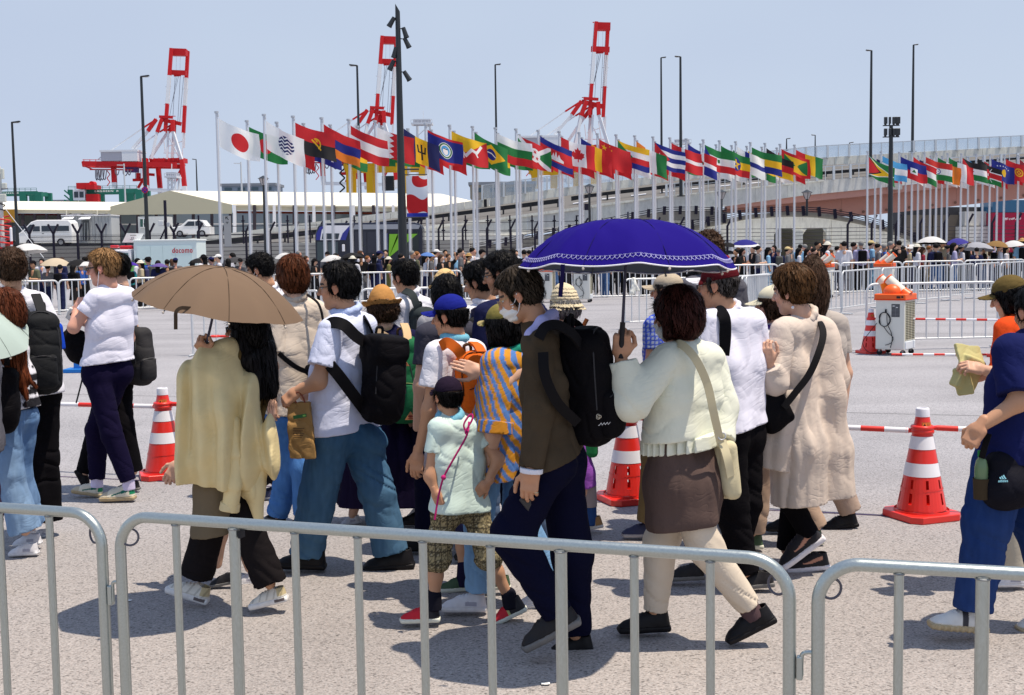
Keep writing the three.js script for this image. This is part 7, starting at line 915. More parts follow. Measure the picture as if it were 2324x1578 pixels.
{
const P=person('woman in a tan felt hat with upturned brim, navy top and long dark skirt',[860,1190],{fem:1,hh:88,yaw:160,pitch:8,hair:{type:'bob',c:hBrown,len:0.42,vol:0.08,mess:0.03,under:1},hat:{type:'bucket',c:RGB(0.46,0.23,0.075),r0:0.375,R:0.56,up:0.26,drop:0.16,top:0.36,var:0.08},b:0.95,j:{h:[866,698,0],nk:[880,752],sl:[842,772,10],sr:[934,772,-8],el:[828,860,12],er:[958,850,-6],wl:[820,930,8],wr:[940,930,2],pl:[858,960,6],pr:[912,958,-6],kl:[820,1080,-4],kr:[920,1080,4],al:[800,1168,-4],ar:[965,1152,4]},hands:[[[930,955,6],[0.1,-1,0.1],[0.5,0,0.8],'relaxed',1]],
top:{c:RGB(0.012,0.012,0.045),hem:[830,985,965,985],sl:[0.9,0.95],r:[0.078,0.08,0.06]},shoes:[[shWhite,[820,1186,-4],[772,1196,-4]],[shWhite,[988,1160,4],[921,1188,4]]]});
P.cloth('skirt',[...P.chain([[860,955,4,46],[845,1040,0,66],[832,1150,-4,72]]),...P.chain([[908,955,-2,46],[920,1040,0,60],[935,1150,2,62]])],{c:RGB(0.010,0.007,0.026),cuts:[P.plane(780,1146,990,1140)],fold:['d',0.016,5],k:0.08});
const cr=RGB(0.60,0.42,0.24),[t,W]=pack(P,'green canvas backpack with cream straps and triangular patches on the felt hat woman',918,862,14,{w:84,h:190,d:0.085,yaw:0.1,roll:0.05,c:RGB(0.018,0.135,0.055),pc:RGB(0.02,0.155,0.065),lc:RGB(0.08,0.04,0.02),f:0.006,sw:0.052,sc:cr,zc:RGB(0.2,0.28,0.1),ctr:[890,800,-10],straps:[[[845,752,14],[862,758,19],[884,772,22],[896,785,21]],[[916,735,10],[922,752,15],[924,775,20],[922,792,21]]]});
const tri=canvasTex(64,64,x=>{x.fillStyle='#c98a5a';x.beginPath();x.moveTo(32,4);x.lineTo(62,58);x.lineTo(2,58);x.fill();x.fillStyle='#8d2f1f';x.beginPath();x.ellipse(32,36,13,8,0,0,7);x.fill();x.fillRect(16,48,32,5);});patch(t,W(0.15,-0.78,1.72),0.075,0.062,tri,V(0.1,0,1));patch(t,W(0.1,0.42,1.42),0.05,0.042,tri,V(0.1,0,1));wm('cord',tube([W(0.3,0.4,1.5),W(0.5,-0.2,1.9),W(0.72,-0.8,1.6)],0.004,16,5),blackRail,t);wm('side_pocket',boxAt(...W(1.05,-0.3,0.4).toArray(),0.03,0.16,0.07,0,0.012),M(RGB(0.01,0.01,0.03),0.7),t);
}
{
const P=person('young man in white shirt with short black hair seen behind the felt hat',[930,1128],{hh:78,yaw:130,pitch:8,skin:'mid',hair:{type:'crop',c:hBlack,vol:0.05,mess:0.02,nape:0.28},j:{h:[917,628,0],nk:[932,672],sl:[898,700,12],sr:[972,698,-10],el:[890,780,14],er:[985,780,-10],wl:[880,850,10],wr:[975,850,-8],pl:[915,870,6],pr:[955,870,-6],kl:[915,1000,6],kr:[955,1000,-6],al:[915,1098,6],ar:[955,1098,-6]},top:{c:RGB(0.7,0.7,0.76),hem:[880,885,990,885],collar:{r:0.018,up:0.03}},legs:{c:NAVY,w:[0.11,0.09,0.08],top:870},shoes:[[shBlack,[930,1130,6],[875,1132,6]],[shBlack,[965,1124,-6],[915,1126,-6]]]});
pack(P,'dark grey backpack on the young man in the white shirt',958,752,12,{w:54,h:108,d:0.1,yaw:0.5,c:RGB(0.03,0.038,0.04),f:0.008,sw:0.05,ctr:[930,740,-8],straps:[[[916,660,9],[934,668,15],[944,690,17],[950,708,16]]]});
}
{
const P=person('boy in royal blue cap and white shirt with light blue collar, arm hanging',[1030,1344],{hh:98,yaw:114,pitch:8,skin:'mid',hair:{type:'crop',c:hBlack,vol:0.05,under:1},hat:{type:'cap',c:RGB(0.012,0.018,0.20),hi:0.03},b:0.86,j:{h:[1018,716,0],nk:[1030,774],sl:[992,802,14],sr:[1078,800,-8],el:[972,930,18],er:[1092,910,-10],wl:[948,1030,14],wr:[1085,1000,-8],pl:[1010,1050,6],pr:[1062,1048,-6],kl:[1052,1200,-4],kr:[1075,1196,6],al:[1054,1316,-2],ar:[1120,1318,6]},bare:1,hands:[[[947,1032,14],[-0.1,-1,0.05],[-0.3,0,0.95],'relaxed',0,0.95]],
top:{c:WHT,hem:[970,1075,1110,1070],sl:[0.62,0.7],r:[0.085,0.092,0.07],collar:{r:0.02,up:0.02,c:RGB(0.16,0.42,0.55)}},legs:{c:RGB(0.02,0.02,0.06),w:[0.108,0.1,0.1],top:1060,end:0.1},socks:[[[1054,1285,-2],[1052,1330,-2],0.038,RGB(0.015,0.012,0.035)]],shoes:[[shGreen,[1083,1338,-2],[996,1344,-2]],[shGreen,[1160,1336,6],[1080,1340,6]]]});
const og=RGB(0.62,0.12,0.012);pack(P,'bright orange backpack with brown trim on the boy in the blue cap',1076,868,14,{w:76,h:140,d:0.085,yaw:0.35,roll:0.12,c:og,pc:RGB(0.56,0.10,0.01),zc:RGB(0.08,0.025,0.01),lc:RGB(0.08,0.04,0.02),f:0.01,sw:0.05,ctr:[1035,820,-10],straps:[[[1000,786,20],[1014,778,22],[1034,790,24],[1048,808,23]],[[1072,778,8],[1084,786,14],[1092,800,18]]]});
}
{const P=person('small boy in dark cap and mint T-shirt with patterned shorts, hands on hips',[1000,1416],{hh:88,yaw:152,pitch:4,skin:'mid',hair:{type:'crop',c:hBlack,vol:0.05,under:1},hat:{type:'cap',c:RGB(0.018,0.011,0.024),hi:0.05,seams:1},b:0.72,bare:1,j:{h:[1015,898,0],nk:[1020,950],sl:[990,974,8],sr:[1080,976,-4],el:[976,1080,10],er:[1130,1044,-2],wl:[988,1118,12],wr:[1104,1098,2],pl:[1012,1160,6],pr:[1076,1158,-4],kl:[990,1268,4],kr:[1108,1262,0],al:[984,1378,4],ar:[1158,1364,-2]},hands:[[[988,1118,12],[0.35,-0.9,0.1],[-0.6,0,0.8],'hold',0,0.72],[[1104,1098,2],[-0.7,-0.6,0.2],[0.4,0.2,0.85],'relaxed',1,0.72]],
top:{c:RGB(0.58,0.72,0.67),hem:[976,1152,1118,1164],sl:[0.52,0.52],r:[0.06,0.068,0.06],t:0.086,tb:0.102,fold:['t',0.009,0.3],collar:{r:0.022,up:0.015,c:RGB(0.18,0.45,0.60)}},
legs:{name:'shorts',w:[0.094,0.1,0.104],top:1148,end:-0.02,col:(x,y,z,n,o)=>{const a=Math.atan2(z,x)*3.1,u=(x*1.0+a*0.0)*34,v=y*34,fu=Math.abs(u-Math.round(u)),fv=Math.abs(v-Math.round(v)),r=Math.hypot(u-Math.round(u),v-Math.round(v));o.setRGB(0.30,0.25,0.14);if(fu>0.43||fv>0.43)o.setRGB(0.06,0.05,0.035);else if(Math.abs(r-0.28)<0.07)o.setRGB(0.09,0.08,0.05);else if(r<0.11)o.setRGB(0.42,0.38,0.27);},cell:0.0065,fold:['l',0.006]},
socks:[[[984,1352,4],[984,1385,4],0.036,RGB(0.012,0.012,0.02)],[[1154,1350,-2],[1160,1380,-2],0.036,RGB(0.012,0.012,0.02)]],shoes:[[shRed,[1000,1410,4],[908,1413,4]],[shRed,[1198,1384,-2],[1118,1422,-2]]]});
const t=bagThing(P,'lanyard','pink cord lanyard worn diagonally by the small boy in mint','lanyard',1040,1030,14),pk=M(RGB(0.48,0.02,0.16),0.8);wm('cord',tube([P.W(1064,958,10),P.W(1058,990,16),P.W(1030,1040,18),P.W(1006,1085,17),P.W(994,1130,17),P.W(986,1180,18)],0.0048,40,6),pk,t);wm('cord_loop',tube([P.W(1060,985,17),P.W(1052,965,17),P.W(1064,944,16),P.W(1072,942,16),P.W(1070,955,17),P.W(1056,980,18)],0.0045,30,6,true),pk,t);wm('knot',new THREE.SphereGeometry(0.012,8,6).translate(...P.W(1006,1084,18).toArray()),pk,t);
}
{
const std=(x,s,d=0)=>({sl:[x-0.17*s,0,10],sr:[x+0.19*s,0,-8]}),mk=(label,foot,hx_,hy,o)=>{const s=(foot[1]-yhor(foot[0]))/EYE,up=m=>foot[1]-m*s,hh=o.hh??0.235*s,x=o.bx??hx_+12,sh=hy+hh*0.95;return person(label,foot,{hh,pitch:8,...o,j:{h:[hx_,hy,0],nk:[x,hy+hh*0.62],sl:[x-0.15*s,sh,11],sr:[x+0.15*s,sh-2,-9],el:[x-0.18*s,sh+0.3*s,13],er:[x+0.19*s,sh+0.3*s,-9],wl:[x-0.2*s,sh+0.54*s,9],wr:[x+0.17*s,sh+0.55*s,-8],pl:[x-0.07*s,up(0.88),6],pr:[x+0.07*s,up(0.88),-6],kl:[x-0.14*s,up(0.48),6],kr:[x+0.05*s,up(0.48),-6],al:[x-0.14*s,up(0.09),6],ar:[x+0.22*s,up(0.12),-6],...o.jj},top:{hem:[x-0.3*s,up(0.84),x+0.3*s,up(0.84)],...o.top},legs:{w:[0.11,0.09,0.08],top:up(0.92),...o.legs},shoes:[[o.shoe||shBlack,[x-0.1*s,up(0.0),6],[x-0.32*s,up(0.0),6]],[o.shoe||shBlack,[x+0.27*s,up(0.05),-6],[x+0.05*s,up(0),-6]]]});};
mk('person with thick black hair directly behind the blue cap',[1030,1250],1012,672,{yaw:165,hair:{type:'mid',c:hBlack,vol:0.07,len:0.35,mess:0.015},top:{c:RGB(0.05,0.05,0.07)},legs:{c:NAVY}});
mk('person in a pale straw hat just showing above the black hair',[1020,1190],1010,655,{yaw:170,hair:{type:'bob',c:hBlack,len:0.4,under:1},hat:{type:'bucket',straw:1,c:RGB(0.6,0.42,0.2),r0:0.36,R:0.5,up:0.1,ring:0.008,top:0.3},top:{c:RGB(0.3,0.3,0.33)},legs:{c:NAVY}});
const A=mk('young man in white shirt with cropped black hair left of the masked man',[1105,1225],1086,640,{bx:1100,yaw:114,pitch:16,skin:'mid',hair:{type:'crop',c:hBlack,vol:0.07,mess:0.02},top:{c:WHT,collar:{r:0.018,up:0.03}},legs:{c:NAVY}});
const[bt,bW]=pack(A,'dark backpack with small white lettering behind the boy in the blue cap',1092,772,16,{w:66,h:110,d:0.09,yaw:0.2,c:RGB(0.02,0.021,0.023),f:0.006,sw:0.045,sc:RGB(0.02,0.02,0.07),ctr:[1095,760,-10],straps:[[[1070,712,15],[1084,706,20],[1096,712,20],[1104,726,18]]]});const bs=canvasTex(96,40,x=>{x.fillStyle='#e6e6e6';x.font='bold 34px serif';x.fillText('BSW',4,32,88);});patch(bt,bW(0.4,0.1,1.45),0.06,0.026,bs,V(0.2,0,1));
mk('tall man with tortoiseshell glasses behind the masked man in the cardigan',[1165,1270],1135,622,{bx:1160,yaw:100,pitch:12,skin:'mid',glasses:'thin',hair:{type:'crop',c:hBlack,vol:0.075,mess:0.02},top:{c:RGB(0.012,0.014,0.05)},legs:{c:RGB(0.08,0.12,0.2)}});
const B=mk('woman in an olive cap with striped orange and blue shirt, sleeves rolled',[1160,1386],1138,738,{bx:1152,fem:1,hh:104,yaw:138,hair:{type:'bob',c:hBlack,len:0.52,vol:0.06,under:1},hat:{type:'cap',c:RGB(0.20,0.17,0.05),c2:RGB(0.34,0.28,0.13),hi:0.02},b:0.95,jj:{sl:[1122,828,13],sr:[1188,826,-6],el:[1118,985,18],er:[1196,960,-8],wl:[1108,1075,12],wr:[1085,845,10]},hands:[[[1090,845,14],[-0.85,0.35,0.1],[-0.1,0.4,0.9],'flat',1]],top:{hem:[1090,1085,1230,1080],sl:[0.95,0.7],r:[0.085,0.098,0.07],t:0.11,fold:['t',0.01,0.3],cell:0.0075,col:(x,y,z,n,o)=>{const u=(x*0.93+y*0.36+z*0.3+0.012*n3(x*6,y*6,z*6))*31,f=u-Math.floor(u);f<0.5?o.setRGB(0.58,0.26,0.03):o.setRGB(0.09,0.20,0.50);},collar:{r:0.024,up:0.03,c:RGB(0.02,0.24,0.17)}},legs:{c:RGB(0.1,0.2,0.4),col:denim(0.10,0.22,0.42,0.8)},shoe:shWhite});
B.cloth('rolled_cuff',B.chain([[1122,955,17,47],[1119,985,18,47]],{flatA:1,flatB:1}).map(p=>(p.ra*=0.9,p.rb*=0.92,p)),{cell:0.008,k:0,fold:['c',0.004,2],col:(x,y,z,n,o)=>{const u=(x*0.4+z)*30,f=u-Math.floor(u);f<0.5?o.setRGB(0.55,0.24,0.03):o.setRGB(0.08,0.18,0.48);}});
mesh('forearm',sdfMesh([cap(B.L(1186,832,2),0.043,B.L(1140,868,14),0.04),cap(B.L(1140,868,14),0.04,B.L(1092,846,14),0.028)],{cell:0.01,k:0.02,col:tone(SK.light)}),skinMat,B.t);
}
{
const P=person('older man in brown cardigan with white face mask, looking down, navy trousers',[1290,1486],{hh:122,yaw:97,pitch:24,skin:'mid',mask:1,glasses:'wire',hair:{type:'crop',c:RGB(0.035,0.026,0.018),vol:0.045,hi:1.0,st:0.014},b:1.0,j:{h:[1177,668,2],nk:[1215,740],sl:[1220,782,17],sr:[1262,768,-16],el:[1226,922,20],er:[1282,915,-18],wl:[1205,1066,22],wr:[1250,1020,-22],pl:[1246,1050,9],pr:[1270,1046,-9],kl:[1160,1212,10],kr:[1298,1258,-8],al:[1266,1392,10],ar:[1306,1440,-9]},hands:[[[1205,1068,22],[-0.12,-1,0.05],[-0.25,0,0.97],'relaxed',0,1.02]],
top:{name:'cardigan',c:RGB(0.062,0.046,0.030),hem:[1195,1070,1320,1020],sl:[1.97,1.9],r:[0.077,0.072,0.054],t:0.108,tb:0.115,fold:['t',0.011,0.9],v:0.25,ex:[[[1240,800,2,44],[1240,920,0,42],[1244,1030,0,40]]]},legs:{c:NAVY,w:[0.115,0.1,0.076],top:1030,fold:['l',0.010]},shoes:[[shDark,[1322,1412,10],[1190,1480,10]],[shBlack,[1348,1478,-9],[1248,1486,-9]]]});
P.cloth('shirt_collar',[...P.chain([[1254,714,6,15],[1232,732,15,15],[1206,760,17,13],[1190,776,14,9]]),...P.chain([[1254,714,-6,15],[1240,722,-12,13],[1210,752,-9,11]]),...P.chain([[1250,722,0,20],[1225,745,3,20]])],{c:RGB(0.42,0.42,0.72),cell:0.007,k:0.02,fold:['t',0.003,1]});
P.cloth('shirt_cuff',P.chain([[1206,1062,22,25],[1205,1074,22,25]],{flatA:1,flatB:1}),{c:WHT,cell:0.007,k:0});
const ring=mesh('finger_ring',new THREE.TorusGeometry(0.0095,0.0025,6,14).rotateX(1.57),M(RGB(0.7,0.6,0.4),0.3,0.9),P.t);ring.position.copy(P.L(1216,1118,23));
const[t]=pack(P,'bulging black backpack on the man in the brown cardigan',1330,876,4,{w:104,h:268,d:0.11,yaw:1.1,roll:0.14,c:BLK,f:0.013,sw:0.042,ctr:[1240,840,0],straps:[[[1322,790,14],[1296,756,20],[1262,738,23],[1236,744,25],[1222,768,26]],[[1335,770,-6],[1310,735,-8],[1280,725,-8]],[[1232,800,27],[1236,850,29],[1262,910,27],[1310,960,16]]]});
const kl=canvasTex(96,24,x=>{x.strokeStyle='#cfcfcf';x.lineWidth=3;x.beginPath();x.moveTo(4,18);for(let i=0;i<12;i++)x.lineTo(10+i*7,18-(i%3)*6);x.stroke();});patch(t,P.W(1372,962,17),0.07,0.018,kl,V(0.6,0,1));const ch=merge([0,1,2,3].map(i=>new THREE.SphereGeometry(0.006,8,6).translate(i*0.007,(i%2)*0.009,0)));ch.rotateZ(0.3);const cp=P.W(1358,946,18);ch.translate(cp.x,cp.y,cp.z);wm('zip_charm',new THREE.TorusKnotGeometry(0.007,0.002,40,5).translate(cp.x,cp.y,cp.z),M(RGB(0.55,0.5,0.4),0.4,0.5),t);
const ph=thing('mobile_phone','dark phone held loosely in the cardigan man\u2019s left hand','phone',P.W(1226,1110,19));wm('case',new RoundedBoxGeometry(0.07,0.14,0.009,2,0.004).rotateZ(-0.9).rotateY(0.5).translate(...P.W(1214,1122,17).toArray()),M(RGB(0.015,0.015,0.02),0.3),ph);
}
{
const P=person('small person in a cream crochet hat and purple clothes behind the black backpack',[1338,1206],{fem:1,hh:82,yaw:140,pitch:10,hair:{type:'bob',c:RGB(0.3,0.28,0.26),len:0.4,under:1},hat:{type:'bucket',straw:1,c:RGB(0.62,0.53,0.36),r0:0.40,R:0.56,drop:0.26,ring:0.016,top:0.4},b:0.9,j:{h:[1280,694,0],nk:[1296,742],sl:[1262,770,10],sr:[1324,772,-8],el:[1258,850,12],er:[1340,850,-6],wl:[1250,920,8],wr:[1335,925,0],pl:[1290,960,6],pr:[1320,960,-6],kl:[1320,1075,4],kr:[1290,1080,-6],al:[1338,1180,4],ar:[1270,1180,-6]},
top:{c:RGB(0.24,0.05,0.42),hem:[1250,1000,1365,1000],sl:[1.9,1.9],r:[0.075,0.07,0.06],fold:['d',0.008]},legs:{c:RGB(0.26,0.08,0.42),w:[0.105,0.095,0.1],top:990,end:0.3},socks:[[[1336,1105,4],[1337,1150,4],0.046,RGB(0.32,0.28,0.29)],[[1337,1142,4],[1338,1192,4],0.043,RGB(0.025,0.07,0.22)]],shoes:[[shTan,[1370,1196,4],[1300,1208,4]],[shTan,[1300,1200,-6],[1235,1204,-6]]]});
const t=bagThing(P,'green_bag','green bag edge beside the purple trousers behind the backpack','bag',1338,1022,8);bagPart(P,t,'body',[rbx(P.L(1338,1020,6),V(0.05,0.05,0.04),0.03)],{c:RGB(0.02,0.18,0.06)});const d=bagThing(P,'bag_handle','red and brown wrapped bag handle sticking up beside the crochet hat','bag handle',1326,735,6);wm('grip',tube([P.W(1320,752,8),P.W(1324,740,8),P.W(1332,724,8)],0.013,12,8),M(RGB(0.22,0.07,0.02),0.7),d);wm('ribbon_bow',ribbon([P.W(1308,762,8),P.W(1318,745,10),P.W(1326,752,9)],0.03,0.01,()=>V(0,0.2,1),12),M(RGB(0.5,0.06,0.05),0.8),d);
}
{
const P=person('woman with maroon bob holding the navy umbrella, cream frilled jacket over brown tunic',[1560,1456],{fem:1,hh:122,yaw:114,pitch:5,mask:1,skin:'mid',hair:{type:'bob',c:hMaroon,len:0.47,vol:0.09,hi:0.9,st:0.012,f:16},b:1.0,j:{h:[1534,716,2],nk:[1558,790],sl:[1512,818,15],sr:[1612,816,-8],el:[1432,912,26],er:[1636,925,-6],wl:[1410,812,24],wr:[1636,1010,4],pl:[1520,1040,8],pr:[1580,1036,-7],kl:[1600,1240,9],kr:[1500,1232,-7],al:[1700,1378,8],ar:[1486,1388,-8]},hands:[[[1409,806,24],[0.05,0.98,0.1],[-0.15,0.1,0.98],'grip',0,1.1]],
top:{name:'jacket',c:RGB(0.70,0.72,0.61),hem:[1472,995,1632,978],sl:[1.93,1.9],r:[0.078,0.09,0.07],t:0.115,tb:0.13,fold:['t',0.0075,0.7]},legs:{c:RGB(0.60,0.52,0.42),w:[0.108,0.086,0.062],top:1100,fold:['l',0.008]},socks:[[[1692,1368,8],[1712,1402,8],0.045,RGB(0.08,0.05,0.055)]],shoes:[[shBlack,[1764,1408,8],[1652,1462,8]],[shBlack,[1523,1430,-8],[1402,1436,-8]]]});
P.cloth('jacket_frill',[...P.chain([[1505,985,8,44],[1503,1050,8,46]]),...P.chain([[1552,985,6,62],[1552,1050,6,66]]),...P.chain([[1600,980,-2,42],[1600,1040,-2,44]])],{c:RGB(0.70,0.72,0.61),cell:0.008,k:0.06,cuts:[P.plane(1472,1024,1632,1006),P.plane(1472,992,1632,975,-1).map((v,i)=>v)],disp:(x,y,z)=>0.011*Math.sin((x+z)*150+5*n3(x*9,1,z*9)),fold:['d',0.012]});
P.cloth('tunic',[...P.chain([[1524,1000,8,48],[1525,1100,8,58],[1520,1180,8,56]]),...P.chain([[1582,1000,-2,50],[1586,1100,4,56],[1580,1175,8,56]])],{c:RGB(0.095,0.065,0.058),cuts:[P.plane(1470,1196,1640,1172)],fold:['d',0.012,6],k:0.06});
const cream=RGB(0.56,0.50,0.33),t=bagThing(P,'tote_bag','cream canvas tote bag with long strap on the umbrella woman','bag',1640,1060,6);bagPart(P,t,'bag_body',[rbx(P.L(1642,1062,4),V(0.04,0.125,0.09),0.03,bq(0,0.3,0.12)),ell(P.L(1645,1085,4),V(0.045,0.08,0.09))],{c:cream,fold:['d',0.01,3],k:0.04});strap(P,t,[[1530,782,10],[1546,782,18],[1576,812,24],[1604,870,22],[1620,940,20],[1636,1010,14]],0.034,cream,[1560,860,-8],0.006);strap(P,t,[[1638,1000,14],[1650,1040,16],[1658,1082,14]],0.04,cream,[1600,1040,0],0.006,'loose_strap');wm('buckle',new THREE.TorusGeometry(0.016,0.003,6,16).translate(...P.W(1638,990,16).toArray()),galvFar,t);
umbrella('navy umbrella with white heart trim and grey lining at centre',P.W(1424,605,26),V(0.02,1,-0.055),230/P.s,97/P.s,0.5,{c:RGB(0.012,0.005,0.16),lining:RGB(0.11,0.13,0.17),trim:RGB(0.75,0.75,0.8),hearts:1,tr:0.03,pow:3.0,wr:0.008,hand:P.W(1412,748,25.5),tie:[P.W(1277,600,66),P.W(1276,625,66),P.W(1273,652,66),P.W(1271,674,66)]});
}
{const P=person('bespectacled man in a maroon cap with white brim, white T-shirt and black trousers',[1650,1336],{hh:108,yaw:106,pitch:4,skin:'mid',glasses:'thin',hair:{type:'crop',c:RGB(0.08,0.07,0.065),vol:0.01,under:1},hat:{type:'cap',c:RGB(0.085,0.008,0.012),c2:RGB(0.66,0.66,0.7),hi:0.02,seams:1},b:1.0,j:{h:[1628,645,2],nk:[1652,708],sl:[1612,736,14],sr:[1706,732,-10],el:[1588,850,18],er:[1722,850,-12],wl:[1570,930,10],wr:[1715,930,-6],pl:[1650,990,7],pr:[1690,988,-7],kl:[1660,1140,6],kr:[1690,1140,-7],al:[1690,1300,7],ar:[1660,1290,-8]},
top:{c:RGB(0.72,0.72,0.84),hem:[1630,978,1735,962],sl:[0.8,0.8],r:[0.085,0.086,0.07],t:0.108,tb:0.118,fold:['t',0.006,0.9],collar:{r:0.014,up:0.02}},legs:{c:BLK,w:[0.11,0.098,0.08],top:960,fold:['l',0.009]},shoes:[[shDark,[1758,1330,7],[1662,1338,7]],[shDark,[1600,1314,-8],[1510,1318,-8]]]});
const t=bagThing(P,'shoulder_strap','wide black bag strap over the shoulder of the maroon cap man','strap',1638,755,16);strap(P,t,[[1622,712,10],[1634,706,18],[1644,722,22],[1646,760,22],[1642,806,20]],0.055,BLK,[1670,800,-8],0.012);}
{const mk=(label,foot,hx,hy,hh,o)=>{const s=(foot[1]-yhor(foot[0]))/EYE,up=m=>foot[1]-m*s,x=hx+12,sh=hy+hh*0.95;return person(label,foot,{hh,pitch:5,...o,j:{h:[hx,hy,0],nk:[x,hy+hh*0.62],sl:[x-0.15*s,sh,11],sr:[x+0.15*s,sh,-9],el:[x-0.18*s,sh+0.3*s,13],er:[x+0.19*s,sh+0.3*s,-9],wl:[x-0.2*s,sh+0.54*s,9],wr:[x+0.17*s,sh+0.55*s,-8],pl:[x-0.07*s,up(0.88),6],pr:[x+0.07*s,up(0.88),-6],kl:[x-0.1*s,up(0.48),6],kr:[x+0.05*s,up(0.48),-6],al:[x-0.14*s,up(0.09),6],ar:[x+0.22*s,up(0.12),-6],...o.jj},top:{hem:[x-0.3*s,up(0.84),x+0.3*s,up(0.84)],...o.top},legs:{w:[0.11,0.09,0.08],top:up(0.92),...o.legs},shoes:[[o.shoe||shBlack,[x-0.08*s,up(0),6],[x-0.3*s,up(0),6]],[o.shoe||shBlack,[x+0.27*s,up(0.03),-6],[x+0.05*s,up(0),-6]]]});};
mk('man in a beige cap and blue checked shirt, partly hidden by the maroon bob',[1510,1218],1512,658,86,{yaw:110,skin:'mid',glasses:'wire',hair:{type:'crop',c:RGB(0.05,0.045,0.04),vol:0.03,under:1},hat:{type:'cap',c:RGB(0.42,0.35,0.26),hi:-0.02},jj:{sl:[1482,740,11],el:[1478,830,14]},top:{cell:0.008,col:(x,y,z,n,o)=>{const a=Math.sin(x*260)>0,b=Math.sin(y*260)>0;o.setRGB(a&&b?0.35:0.05,a&&b?0.4:0.09,a||b?0.5:0.35);}},legs:{c:RGB(0.17,0.12,0.055)},shoe:shNavy});
mk('person in a light blue shirt hidden between the beige cap and the maroon cap',[1588,1160],1584,650,78,{yaw:150,hair:{type:'crop',c:hBlack},top:{c:RGB(0.16,0.36,0.62)},legs:{c:NAVY}});
mk('tall person with spiky dark hair rising behind the navy umbrella',[1606,1195],1606,572,86,{yaw:160,hair:{type:'crop',c:hBrown,vol:0.1,mess:0.07,f:7},top:{c:RGB(0.1,0.1,0.12)},legs:{c:NAVY}});
mk('long dark haired woman behind the short brown haired woman in the beige dress',[1850,1205],1836,648,92,{fem:1,yaw:130,hair:{type:'long',c:hBrown,len:0.9,vol:0.06,hi:0.8},top:{c:RGB(0.4,0.36,0.33)},legs:{c:RGB(0.4,0.3,0.24)}});
mk('small woman in a white straw sunhat and purple striped top, arms folded',[1770,1245],1752,690,92,{fem:1,yaw:95,hair:{type:'bob',c:hBrown,len:0.42,under:1},hat:{type:'cap',straw:1,c:RGB(0.62,0.58,0.44),dip:0.25},jj:{el:[1742,850,16],wl:[1750,800,22]},hands:[[[1748,802,22],[-0.6,0.6,0.2],[-0.3,0,0.9],'hold']],top:{sl:[1.9,0.8],col:(x,y,z,n,o)=>{const f=(y*22)%1;f<0.5?o.setRGB(0.09,0.04,0.22):o.setRGB(0.58,0.56,0.6);}},legs:{c:RGB(0.42,0.3,0.22)},shoe:shGreen});
}
{
const P=person('woman with short brown hair in a long crinkled beige smock dress and black leggings',[1815,1298],{fem:1,hh:108,yaw:112,pitch:10,hair:{type:'crop',c:RGB(0.075,0.036,0.014),vol:0.10,hi:0.9,st:0.016,f:14},b:0.96,j:{h:[1796,660,2],nk:[1828,722],sl:[1776,752,15],sr:[1868,748,-10],el:[1756,868,20],er:[1896,860,-12],wl:[1744,822,26],wr:[1880,940,-4],pl:[1800,980,7],pr:[1850,978,-7],kl:[1790,1130,6],kr:[1800,1130,-8],al:[1846,1232,6],ar:[1784,1248,-8]},hands:[[[1745,822,26],[-0.25,0.85,0.2],[-0.5,0,0.8],'hold']],
top:{name:'dress',c:RGB(0.62,0.53,0.46),k:0.06,hem:[1750,1140,1935,1126],disp:(x,y,z)=>foldFn('d',0.016*sst(1.3,0.8,y)+0.002,8)(x,y,z)+foldFn('t',0.0045,3,1)(x,y,z),sl:[1.85,1.9],r:[0.078,0.092,0.066],t:0.098,tb:0.105,fold:['t',0.016,0.5],ex:[[[1800,860,6,42],[1812,1020,8,58],[1818,1150,8,60]],[[1868,780,-8,40],[1876,900,-4,44],[1884,1020,-4,50],[1892,1150,-4,52]]],collar:{r:0.02,up:0.015}},legs:{name:'leggings',c:BLK,w:[0.085,0.075,0.062],top:1040,fold:['l',0.004]},shoes:[[shTick,[1874,1222,7],[1776,1294,7]],[shTick,[1884,1290,-3],[1782,1300,-3]],[shBlack,[1815,1248,-14],[1754,1252,-14]]].slice(0,2)});
P.cloth('dress_flap',P.chain([[1786,900,12,36],[1770,960,11,40],[1764,1010,10,44],[1758,1070,10,44]]),{c:RGB(0.62,0.53,0.46),cuts:[P.plane(1718,1050,1790,1064)],k:0.04,fold:['d',0.010,5]});
const t=bagThing(P,'crossbody_bag','black cross-body bag worn over the beige smock dress','bag',1752,935,20);bagPart(P,t,'body',[rbx(P.L(1756,932,20),V(0.085,0.10,0.04),0.03,bq(0,0.3,0.5)),ell(P.L(1750,940,20),V(0.08,0.09,0.05))],{c:BLK,k:0.03});strap(P,t,[[1846,728,-10],[1856,727,0],[1864,738,8],[1868,760,15],[1858,800,21],[1836,850,24],[1806,890,25],[1778,925,25]],0.035,BLK,[1830,850,-5]);mesh('earring',new THREE.SphereGeometry(0.008,8,6).translate(...P.L(1799,698,12).toArray()),coneWhite,P.t);
}
